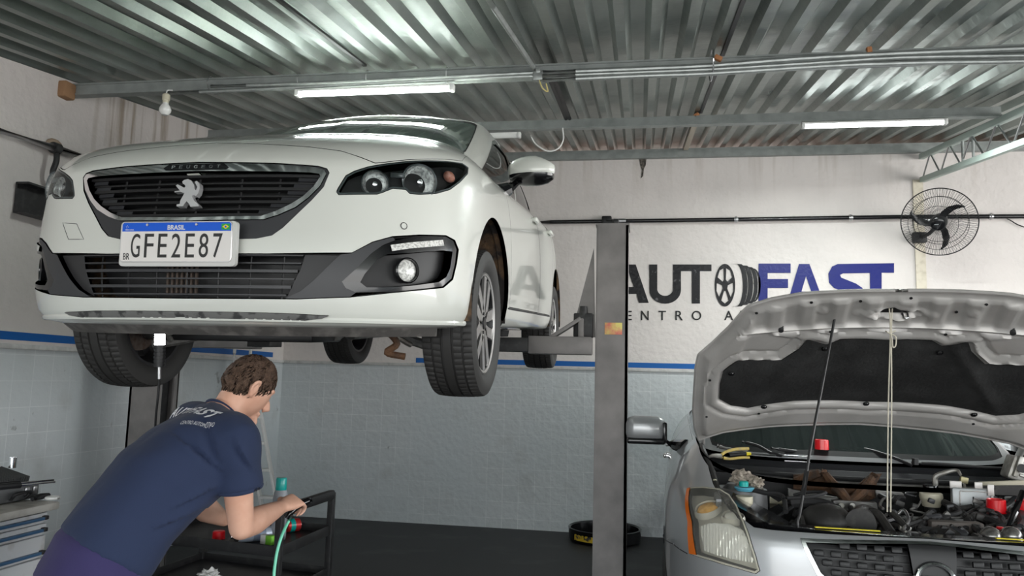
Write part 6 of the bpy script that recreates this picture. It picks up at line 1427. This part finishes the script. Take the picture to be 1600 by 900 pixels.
a_, b_ = ct(50, 785), ct(75, 779); t = thing('hand_tool', 'black handled tool lying at the front corner of the cabinet', 'tool', loc=a_); MB().tube([a_+Vector((0, 0, .012)), a_.lerp(b_, .5)+Vector((0, 0, .015)), b_+Vector((0, 0, .012))], [.008, .012, .010], 10, smooth=3).build('tool_grip', K['black'], t, world=True)
q = ct(82, 781); solo(MB().tube([(q.x+.022*cos(a), q.y+.022*sin(a), ZT+.008) for a in np.linspace(0, 2*pi, 24, False)], .006, 8, True), 'plastic_ring', K['white'], 'small white ring on the right corner of the cabinet', 'ring')
# ladder
LD = thing('ladder', 'aluminium ladder leaning in the corner behind the mechanic', 'ladder', loc=atZ(428, 850, 6.9))
lal = mat('bright ladder aluminium', (.82, .82, .80), .45, .1)
def lad(x, y, k): return atZ(x, y, 6.6+.35*k)
f0 = pz(420, 852, floor_z(6.6)); f1 = pz(445, 853, floor_z(6.6)); t0_ = atZ(366, 556, f0.y+.75); t1_ = atZ(391, 556, f1.y+.72)
for a_, b_ in ((f0, t0_), (f1, t1_)): MB().bar(a_, b_, .045, .022, up=Vector((1, 0, 0)), bev=.004).build('rail', lal, LD, world=True)
MB().tube([t0_, t0_.lerp(t1_, .05)+Vector((0, 0, .085)), t0_.lerp(t1_, .5)+Vector((0, 0, .10)), t0_.lerp(t1_, .95)+Vector((0, 0, .085)), t1_], .014, 10, smooth=4).build('top_hoop', lal, LD, world=True)
for k_ in range(6):
    s_ = .10+.14*k_; MB().bar(f0.lerp(t0_, s_), f1.lerp(t1_, s_), .075, .022, bev=.003).build('step', lal, LD, world=True)
# hanging work light and its cable
wt, wb = atZ(250, 508, 2.95), atZ(249, 573, 2.95)
WL = thing('work_light', 'lit stick work light hanging under the white car beside the wheel', 'work light', loc=wt)
mid = wt.lerp(wb, .47)
MB().cyl(mid, wt, .0185, n=20).build('lit_tube', K['worklamp'], WL, world=True); MB().cyl(wt, wt+Vector((0, 0, .01)), .020, n=20).build('end_cap', K['black'], WL, world=True)
g_ = MB()
for k_ in range(6): a_, b_ = mid.lerp(wb, k_/6), mid.lerp(wb, (k_+.8)/6); g_.cyl(a_, b_, .021, n=20)
g_.cyl(mid, wb, .018, n=20); g_.build('ribbed_handle', K['black'], WL, world=True)
MB().tube([wb, atZ(248.5, 600, 2.95), atZ(246, 628, 2.95), atZ(243, 660, 2.98), atZ(238, 760, 3.1), atZ(236, 840, 3.3)], .0045, 8, smooth=5).build('cable', K['rubber'], WL, world=True)
MB().cyl(wb, atZ(249, 592, 2.95), .006, n=8).build('cable_sleeve', K['steel'], WL, world=True)
# black tub against the back wall
q = pz(945, 843, floor_z(7.3)); TBx = thing('round_tub', 'black round tub with a yellow band on the floor behind the post', 'tub', loc=(q.x, YW-.36, floor_z(YW-.36)))
TM = Matrix.Translation((q.x, YW-.36, floor_z(YW-.36)))
MB().lathe([(0, 0), (.30, 0), (.325, .02), (.335, .12), (.325, .125), (.31, .115), (.30, .02), (0, .015)], 48, TM).build('tub_shell', K['gloss_black'], TBx, world=True)
bd = MB(); rows = [[TM @ Vector((.331*cos(a), .331*sin(a), z)) for a in np.linspace(rad(218), rad(256), 12)] for z in (.035, .095)]; bd.grid(rows); bd.build('yellow_band', mat('scratched yellow print', (.70, .48, .03), .5, noise=((.05, .05, .05), 24, .52, .6)), TBx, world=True)
# ================================================================== the mechanic
from mathutils.bvhtree import BVHTree
from mathutils import noise as mnoise
def solidify_union(mb, voxel, smooth_it=6, fac=.5):
    """one continuous surface out of overlapping closed volumes"""
    me = bpy.data.meshes.new('tmp'); me.from_pydata([tuple(v) for v in mb.v], [], mb.f); bm = bmesh.new(); bm.from_mesh(me); bmesh.ops.remove_doubles(bm, verts=bm.verts[:], dist=1e-5); bmesh.ops.recalc_face_normals(bm, faces=bm.faces[:]); bm.to_mesh(me); bm.free()
    o = bpy.data.objects.new('tmp', me); COL.objects.link(o)
    r = o.modifiers.new('r', 'REMESH'); r.mode = 'VOXEL'; r.voxel_size = voxel
    s_ = o.modifiers.new('s', 'SMOOTH'); s_.factor = fac; s_.iterations = smooth_it
    dg = bpy.context.evaluated_depsgraph_get(); dg.update(); m2 = bpy.data.meshes.new_from_object(o.evaluated_get(dg))
    out = MB(); out.v = [tuple(v.co) for v in m2.vertices]; out.f = [tuple(f.vertices) for f in m2.polygons]
    bpy.data.objects.remove(o); bpy.data.meshes.remove(m2); return out
def wp(x, y, Z): return Vector(CC+ray(x, y)*Z)
cR, cU, cF = Vector(RX), Vector(UP), Vector(FW)
camF = Vector((FW[0], FW[1], 0)).normalized(); camRt = Vector((RX[0], RX[1], 0)).normalized(); ZZ = Vector((0, 0, 1))
Hd = (camRt*.78+camF*.63).normalized()            # way the body faces
Lf = (-camRt*.63+camF*.78).normalized()           # towards his left side
def loft(mb, secs, n=28, p=2.3):
    """secs: (centre, axis_a, axis_b, ra, rb) -> closed superelliptic tube"""
    rows = []
    for c, a, b, ra, rb in secs:
        rows.append([Vector(c)+a*(ra*math.copysign(abs(cos(t))**(2/p), cos(t)))+b*(rb*math.copysign(abs(sin(t))**(2/p), sin(t))) for t in np.linspace(0, 2*pi, n, False)])
    mb.grid(rows, True); mb.add(rows[0], [tuple(range(n))[::-1]]); mb.add(rows[-1], [tuple(range(n))]); return mb
def capsule(mb, pts, rs, n=16, sm=5):
    P = crom(pts, sm); R_ = np.interp(np.linspace(0, 1, len(P)), np.linspace(0, 1, len(rs)), rs); mb.tube(P, list(R_), n)
    mb.ball(P[0], float(R_[0])*.98, n); mb.ball(P[-1], float(R_[-1])*.98, n); return mb
# --- joints
PEL = wp(158, 872, 2.46); WST = wp(205, 806, 2.52); MID = wp(250, 750, 2.58); CHE = wp(292, 702, 2.66); SHC = wp(326, 668, 2.74); NCK = wp(352, 640, 2.80); HED = wp(386, 606, 2.86)
RS = wp(366, 690, 2.60); RE = wp(377, 824, 2.62); RWR = wp(438, 793, 2.92)
LS = SHC+Lf*.19+(SHC-CHE)*.1-ZZ*.02; LWR = wp(350, 812, 3.06); LE = wp(312, 790, 2.98)
spine = [PEL, WST, MID, CHE, SHC, NCK]
def tang(i): a = spine[max(i-1, 0)]; b = spine[min(i+1, len(spine)-1)]; return (b-a).normalized()
def sec(i, ra, rb, up=0, c=None):
    t = tang(i); a = (Lf-t*Lf.dot(t)).normalized(); b = t.cross(a).normalized(); return ((c or spine[i])+b*up, a, b, ra, rb)
MAN = thing('person', 'person in navy shirt and purple trousers bending over the trolley', 'person', loc=(PEL.x, PEL.y, floor_z(PEL.y)))
# --- body: one continuous surface
B = MB()
loft(B, [sec(0, .15, .11), sec(1, .145, .105), sec(2, .15, .11), sec(3, .165, .115), sec(4, .15, .085), sec(5, .055, .055)])
for S_, E_, W_ in ((RS, RE, RWR), (LS, LE, LWR)):
    capsule(B, [S_, S_.lerp(E_, .5), E_], [.058, .050, .042], 18); 
    capsule(B, [E_, E_.lerp(W_, .3), E_.lerp(W_, .7), W_], [.043, .049, .037, .027], 18)
# neck and head
hd_f = (Hd*.74-ZZ*.48+camF*.10).normalized()      # face direction
hd_s = Lf-hd_f*Lf.dot(hd_f); hd_s.normalize(); hd_u = hd_f.cross(hd_s)
if hd_u.z < 0: hd_u = -hd_u
HM = basis(HED, hd_s, hd_f, hd_u)                 # x left, y face, z crown
capsule(B, [SHC.lerp(NCK, .4)+Hd*.01, NCK+Hd*.01, HED-hd_u*.06-hd_f*.015], [.066, .058, .060], 20)
def head_pt(th, ph, grow=0):                      # th from crown, ph round from face
    x, y, z = sin(th)*sin(ph), sin(th)*cos(ph), cos(th)
    rx, ry, rz = .076, .096, .122 if z > 0 else .118
    if z < 0: k = 1-.34*(-z)**1.3*(1 if y > -.2 else 1.25); rx *= k; ry *= (1-.10*(-z))
    yb = -.012 if z < 0 and y < 0 else 0
    p = Vector((rx*x, ry*y-yb*0+.01*max(0, -z)*max(0, y), rz*z)); 
    if y < -.1 and z < -.2: p.y *= .86
    return p*(1+grow)
rows = [[HM @ head_pt(pi*i/20, 2*pi*k/32) for k in range(32)] for i in range(21)]; B.grid(rows, True)
hb = lambda x, y, z: HM @ Vector((x, y, z))
B.tube([hb(0, .090, .020), hb(0, .104, -.006), hb(0, .116, -.026), hb(0, .100, -.034)], [.008, .010, .014, .012], 10)            # nose
B.ball(hb(0, .088, -.092), (.024, .018, .020), 14)                                                   # chin
B.tube([hb(-.022, .090, -.058), hb(0, .099, -.056), hb(.022, .090, -.058)], [.004, .0075, .004], 8); B.tube([hb(-.020, .088, -.066), hb(0, .097, -.067), hb(.020, .088, -.066)], [.004, .008, .004], 8)
B.tube([hb(-.055, .070, .030), hb(-.025, .089, .036), hb(0, .092, .030), hb(.025, .089, .036), hb(.055, .070, .030)], .008, 8)        # brow
for sg in (-1, 1):                                # ears
    B.tube([hb(sg*.074, .004, .020), hb(sg*.088, -.006, .028), hb(sg*.093, -.020, .018), hb(sg*.090, -.022, -.004), hb(sg*.080, -.008, -.026), hb(sg*.074, .004, -.030)], [.006, .007, .007, .006, .008, .006], 8, smooth=4)
    B.ball(hb(sg*.080, -.008, -.004), (.008, .016, .022), 12, M=HM.to_3x3().to_4x4())
# hands
def hand(mb, W_, K_, nrm, curl=(35, 55, 35), side=1, spread=.0):
    d = (K_-W_).normalized(); nrm = (nrm-d*nrm.dot(d)).normalized(); s_ = d.cross(nrm)*side
    L_ = .088
    loft(mb, [(W_-d*.01, s_, nrm, .026, .019), (W_+d*.015, s_, nrm, .029, .018), (W_+d*.05, s_, nrm, .040, .017), (W_+d*L_, s_, nrm, .041, .013)], 20)
    for j, (o_, ls, r) in enumerate(((-.031, (.044, .026, .020), .0092), (-.010, (.048, .029, .021), .0095), (.011, (.045, .027, .021), .0090), (.031, (.035, .020, .018), .0080))):
        p = W_+d*(L_-.012)+s_*o_; pts = [p-d*.02, p]; a = 0
        for q_, l in enumerate((.012,)+ls):
            if q_: a += curl[q_-1]+j*3
            p = p+(d*cos(rad(a))-nrm*sin(rad(a)))*l; pts.append(p)
        mb.tube(pts, [r*1.05, r*1.05, r*1.05, r, r*.93, r*.82], 10, smooth=0)
        for pt, rr_ in zip(pts[1:], (1.05, 1.05, 1, .93, .82)): mb.ball(pt, r*rr_, 10)
    b0 = W_+d*.022-s_*.022; t1 = b0-s_*.026+d*.026-nrm*.012; t2 = t1+d*.030-nrm*.014-s_*.004; t3 = t2+d*.020-nrm*.012+s_*.008
    mb.tube([b0, t1, t2, t3], [.016, .0125, .0105, .009], 10)
    for pt, rr_ in ((t1, .0125), (t2, .0105), (t3, .009)): mb.ball(pt, rr_, 10)
    return s_, d, nrm
KR = wp(472, 777, 3.02); sR, dR, nR = hand(B, RWR, KR, (ZZ*.9-camF*.45+camRt*.25).normalized(), (38, 52, 34), 1)
KL = LWR+(wp(368, 806, 3.16)-LWR).normalized()*.08; hand(B, LWR, KL, (ZZ*.9-camF*.3).normalized(), (20, 30, 20), -1)
# legs
HR, HL_ = PEL-Lf*.10-tang(0)*.04, PEL+Lf*.10-tang(0)*.04
def leg(hip, fwd, sgn):
    fz_ = floor_z(hip.y); ank = Vector((hip.x, hip.y, fz_+.09))+Hd*(fwd-.02)+Lf*(.04*sgn); knee = hip.lerp(ank, .50)+Hd*.10; return hip, knee, ank
for hip, fwd, sgn in ((HR, .16, -1), (HL_, .30, 1)):
    h_, k_, a_ = leg(hip, fwd, sgn); capsule(B, [h_, h_.lerp(k_, .5), k_], [.088, .075, .055]); capsule(B, [k_, k_.lerp(a_, .35)-Hd*.01, a_], [.055, .055, .038])
    capsule(B, [a_-Hd*.03-ZZ*.04, a_+Hd*.08-ZZ*.05, a_+Hd*.16-ZZ*.06], [.042, .038, .026])
U_ = solidify_union(B, .0052, 5)
body = U_.build('body', K['skin'], MAN, world=True, smooth=180)
# --- hair cap
hr = MB(); rows = []
for i in range(22):
    th = pi*.02+pi*.74*i/21; row = []
    for k in range(48):
        ph = 2*pi*k/48; c = cos(ph); lim = rad(62)+rad(58)*(.5-.5*c)**.8*1.0          # hairline: forehead high, nape low
        if abs(sin(ph)) > .9: lim = rad(92)
        lim = rad(58)+(rad(124)-rad(58))*((1-c)/2)**.75; e_ = min(th/lim, 1); tt_ = min(th, lim); g = (.075-.065*e_**3)+.016*mnoise.noise(Vector((sin(ph)*5, cos(ph)*5, th*3)))*(1-e_)
        row.append(HM @ (head_pt(tt_, ph)*(1+max(g, .002))))
    rows.append(row)
hr.grid(rows, True); hr.add(rows[0], [tuple(range(48))]); 
for r_ in range(420):                                # short tufts lying along the skull
    ph = random.uniform(0, 2*pi); lim = rad(58)+(rad(124)-rad(58))*((1-cos(ph))/2)**.75; th = lim*math.sqrt(random.uniform(.02, .96)); g = 1+.075-.065*(th/lim)**3
    p = head_pt(th, ph)*g; p2 = head_pt(th+.16, ph+random.uniform(-.1, .1))*(g+.012-.03*(th/lim)**2); p3 = head_pt(th+.30, ph+random.uniform(-.14, .14))*(g+.0-.06*(th/lim)**2)
    hr.tube([HM @ p, HM @ p2, HM @ p3], [.0035, .0032, .0006], 5)
hr.build('hair', K['hair'], MAN, world=True, smooth=60)
# --- shirt
Sm = MB()
loft(Sm, [sec(0, .190, .150, .0, PEL.lerp(WST, .12)), sec(0, .190, .150, .0, PEL.lerp(WST, .55)), sec(1, .188, .150), sec(2, .198, .160, -.008), sec(3, .212, .160, -.034), sec(4, .20, .136, -.050), sec(5, .085, .070, 0, SHC.lerp(NCK, .72)-Hd*.0)], 36, 2.4)
for S_, E_, q_ in ((RS, RE, .60), (LS, LE, .62)):
    hm = S_.lerp(E_, q_-.07); capsule(Sm, [SHC.lerp(S_, .55), S_, S_.lerp(hm, .6)], [.095, .092, .082], 20)
    t = (E_-S_).normalized(); a, b, _ = frame_of(t); loft(Sm, [(S_, a, b, .080, .080), (S_.lerp(hm, .6), a, b, .082, .080), (hm, a, b, .086, .080)], 24, 2.0)
SU = solidify_union(Sm, .009, 9)
# cloth folds: gentle creases running from armpit and waist
foldA = [(wp(348, 740, 2.5), wp(300, 690, 2.5)), (wp(340, 760, 2.45), wp(262, 800, 2.4)), (wp(330, 790, 2.45), wp(235, 830, 2.4)), (wp(345, 725, 2.5), wp(320, 650, 2.6)), (wp(262, 672, 2.4), wp(342, 735, 2.45)), (wp(395, 740, 2.5), wp(362, 680, 2.5))]
A = np.array(SU.v); me_ = bpy.data.meshes.new('t'); me_.from_pydata(SU.v, [], SU.f); me_.update(); Nn = np.array([tuple(v.normal) for v in me_.vertices]); bpy.data.meshes.remove(me_)
dz = (A-CC)@FW; sx_ = 800+FPX*((A-CC)@RX)/dz; sy_ = 450-FPX*((A-CC)@UP)/dz
disp = np.array([.006*mnoise.noise(Vector(v)*7)+.003*mnoise.noise(Vector(v)*16) for v in SU.v])
Av = A
for f0, f1 in foldA:
    a = np.array(f0); d_ = np.array(f1)-a; L2 = (d_**2).sum(); s_ = np.clip(((Av-a)@d_)/L2, 0, 1); c_ = a+s_[:, None]*d_
    ray_ = c_-CC; ray_ /= np.linalg.norm(ray_, axis=1)[:, None]; v_ = Av-c_; v_ -= (v_*ray_).sum(1)[:, None]*ray_; r_ = np.linalg.norm(v_, axis=1); side_ = (np.cross(v_, ray_)*d_).sum(1)
    facing = (Nn*ray_).sum(1) < 0
    disp += facing*np.where(side_ > 0, .010*np.exp(-(r_/.020)**2), -.009*np.exp(-(r_/.022)**2))*np.sin(pi*np.clip(s_, .02, .98))
SU.v = [tuple(p) for p in A+Nn*disp[:, None]]
shirt = SU.build('shirt', K['shirt'], MAN, world=True, smooth=180)
# collar and sleeve hems
tc = tang(5); ca = (Lf-tc*Lf.dot(tc)).normalized(); cb = tc.cross(ca); cN = SHC.lerp(NCK, .80)
MB().tube([cN+ca*.074*cos(t)+cb*.066*sin(t) for t in np.linspace(0, 2*pi, 40, False)], .0055, 8, True).build('collar', K['shirt'], shirt, world=True)
for S_, E_, q_ in ((RS, RE, .60), (LS, LE, .62)):
    t = (E_-S_).normalized(); a, b, _ = frame_of(t); hm = S_.lerp(E_, q_-.07); MB().tube([hm+a*.078*cos(u)+b*.073*sin(u) for u in np.linspace(0, 2*pi, 36, False)], .008, 8, True).build('sleeve_hem', K['shirt'], shirt, world=True)
# printed name, laid on the cloth
bvh = BVHTree.FromPolygons([Vector(v) for v in SU.v], [list(f) for f in SU.f])
def print_on(s_, p0, p1, h_px, m_, shear=.2, width_px=None, name='print', spacing=1., offset=.0):
    """text between two photo pixels, dropped onto the cloth along the view of its own centre normal"""
    h0 = bvh.ray_cast(Vector(CC), Vector(ray(*p0)).normalized()); h1 = bvh.ray_cast(Vector(CC), Vector(ray(*p1)).normalized())
    if h0[0] is None or h1[0] is None: return
    c = (h0[0]+h1[0])/2; n_ = (h0[1]+h1[1]).normalized(); x_ = (h1[0]-h0[0]); w_ = x_.length; x_.normalize(); n_ = (n_-x_*n_.dot(x_)).normalized(); y_ = n_.cross(x_)
    hh = h_px
    T_ = text_mesh(s_, 1, Matrix.Identity(4), 0, font_shear=shear, spacing=spacing, offset=offset)
    me = bpy.data.meshes.new('t'); me.from_pydata(T_.v, [], T_.f); bm = bmesh.new(); bm.from_mesh(me); bmesh.ops.triangulate(bm, faces=bm.faces[:]); bmesh.ops.subdivide_edges(bm, edges=bm.edges[:], cuts=2, use_grid_fill=True); bmesh.ops.triangulate(bm, faces=bm.faces[:])
    V = []
    for v in bm.verts:
        p = h0[0]+x_*(v.co.x*w_)+y_*((v.co.y-.5)*hh); q = bvh.ray_cast(p+n_*.12, -n_); V.append(tuple((q[0] if q[0] else p)+n_*.0022))
    bm.verts.index_update(); mb = MB(); mb.v = V; mb.f = [tuple(v.index for v in f.verts) for f in bm.faces]; bm.free(); bpy.data.meshes.remove(me)
    return mb.build(name, m_, shirt, world=True, smooth=0)
wh = mat('white shirt print', (.78, .79, .82), .7)
print_on('AUTOFAST', (270, 645), (340, 651), .046, wh, .2, name='shirt_print', offset=.03, spacing=1.05)
print_on('CENTRO AUTOMOTIVO', (283, 661), (335, 664), .020, wh, 0, name='shirt_small_print', spacing=1.05)
# --- trousers
Tm = MB(); loft(Tm, [sec(0, .185, .145, 0, PEL.lerp(WST, .25)), sec(0, .195, .155), (PEL-tang(0)*.10-ZZ*.04, *sec(0, 1, 1)[1:3], .195, .155), (PEL-tang(0)*.12-ZZ*.14, Lf, Hd, .19, .13)], 32)
Tm.ball(PEL-tang(0)*.04-Hd*.035-Lf*.08-ZZ*.03, (.115, .115, .125), 20); Tm.ball(PEL-tang(0)*.04-Hd*.035+Lf*.08-ZZ*.03, (.115, .115, .125), 20)
for hip, fwd, sgn in ((HR, .16, -1), (HL_, .30, 1)):
    h_, k_, a_ = leg(hip, fwd, sgn); capsule(Tm, [h_, h_.lerp(k_, .5), k_, k_.lerp(a_, .5), a_+ZZ*.0], [.112, .10, .082, .075, .068], 22)
TU = solidify_union(Tm, .010, 6); TU.v = [tuple(Vector(v)+Vector((1, 1, 0))*.004*mnoise.noise(Vector(v)*8)) for v in TU.v]
TU.build('trousers', K['trousers'], MAN, world=True, smooth=180)
for hip, fwd, sgn in ((HR, .16, -1), (HL_, .30, 1)):
    h_, k_, a_ = leg(hip, fwd, sgn); z_ = floor_z(a_.y)
    sh = MB(); loft(sh, [(Vector((a_.x, a_.y, z_+.055))-Hd*.075, Lf, ZZ, .030, .045), (Vector((a_.x, a_.y, z_+.055))-Hd*.03, Lf, ZZ, .042, .052), (Vector((a_.x, a_.y, z_+.050))+Hd*.06, Lf, ZZ, .046, .046), (Vector((a_.x, a_.y, z_+.038))+Hd*.15, Lf, ZZ, .048, .034), (Vector((a_.x, a_.y, z_+.030))+Hd*.20, Lf, ZZ, .03, .026)], 24)
    sh.build('shoe', K['black'], MAN, world=True, smooth=60)
# --- the air gun he holds and its hose
GN = thing('air_gun', 'black air tool held in the hand of the bending person', 'air tool', loc=RWR)
kn = RWR+dR*.085; g0 = kn-nR*.030-sR*.045; g1 = kn-nR*.030+sR*.045
MB().tube([wp(486, 781, 3.05), wp(470, 788, 3.02), wp(455, 800, 2.98), wp(448, 810, 2.97)], [.012, .013, .012, .010], 12, smooth=4).build('gun_body', K['gloss_black'], GN, world=True)
MB().tube([wp(449, 809, 2.97), wp(452, 813, 2.97), wp(456, 806, 2.96)], .005, 8, smooth=3).build('trigger', K['steel'], GN, world=True)
gh = mat('mint green air hose', (.16, .62, .42), .35)
solo(MB().tube([wp(452, 813, 2.965), wp(447, 822, 2.95), wp(440, 838, 2.92), wp(434, 858, 2.9), wp(430, 880, 2.88), wp(428, 905, 2.86), wp(430, 960, 2.84), wp(470, 1030, 2.8)], .0058, 10, smooth=6), 'air_hose', gh, 'thin mint green air hose hanging from the hand past the trolley', 'hose', origin=tuple(wp(452, 813, 2.965)))
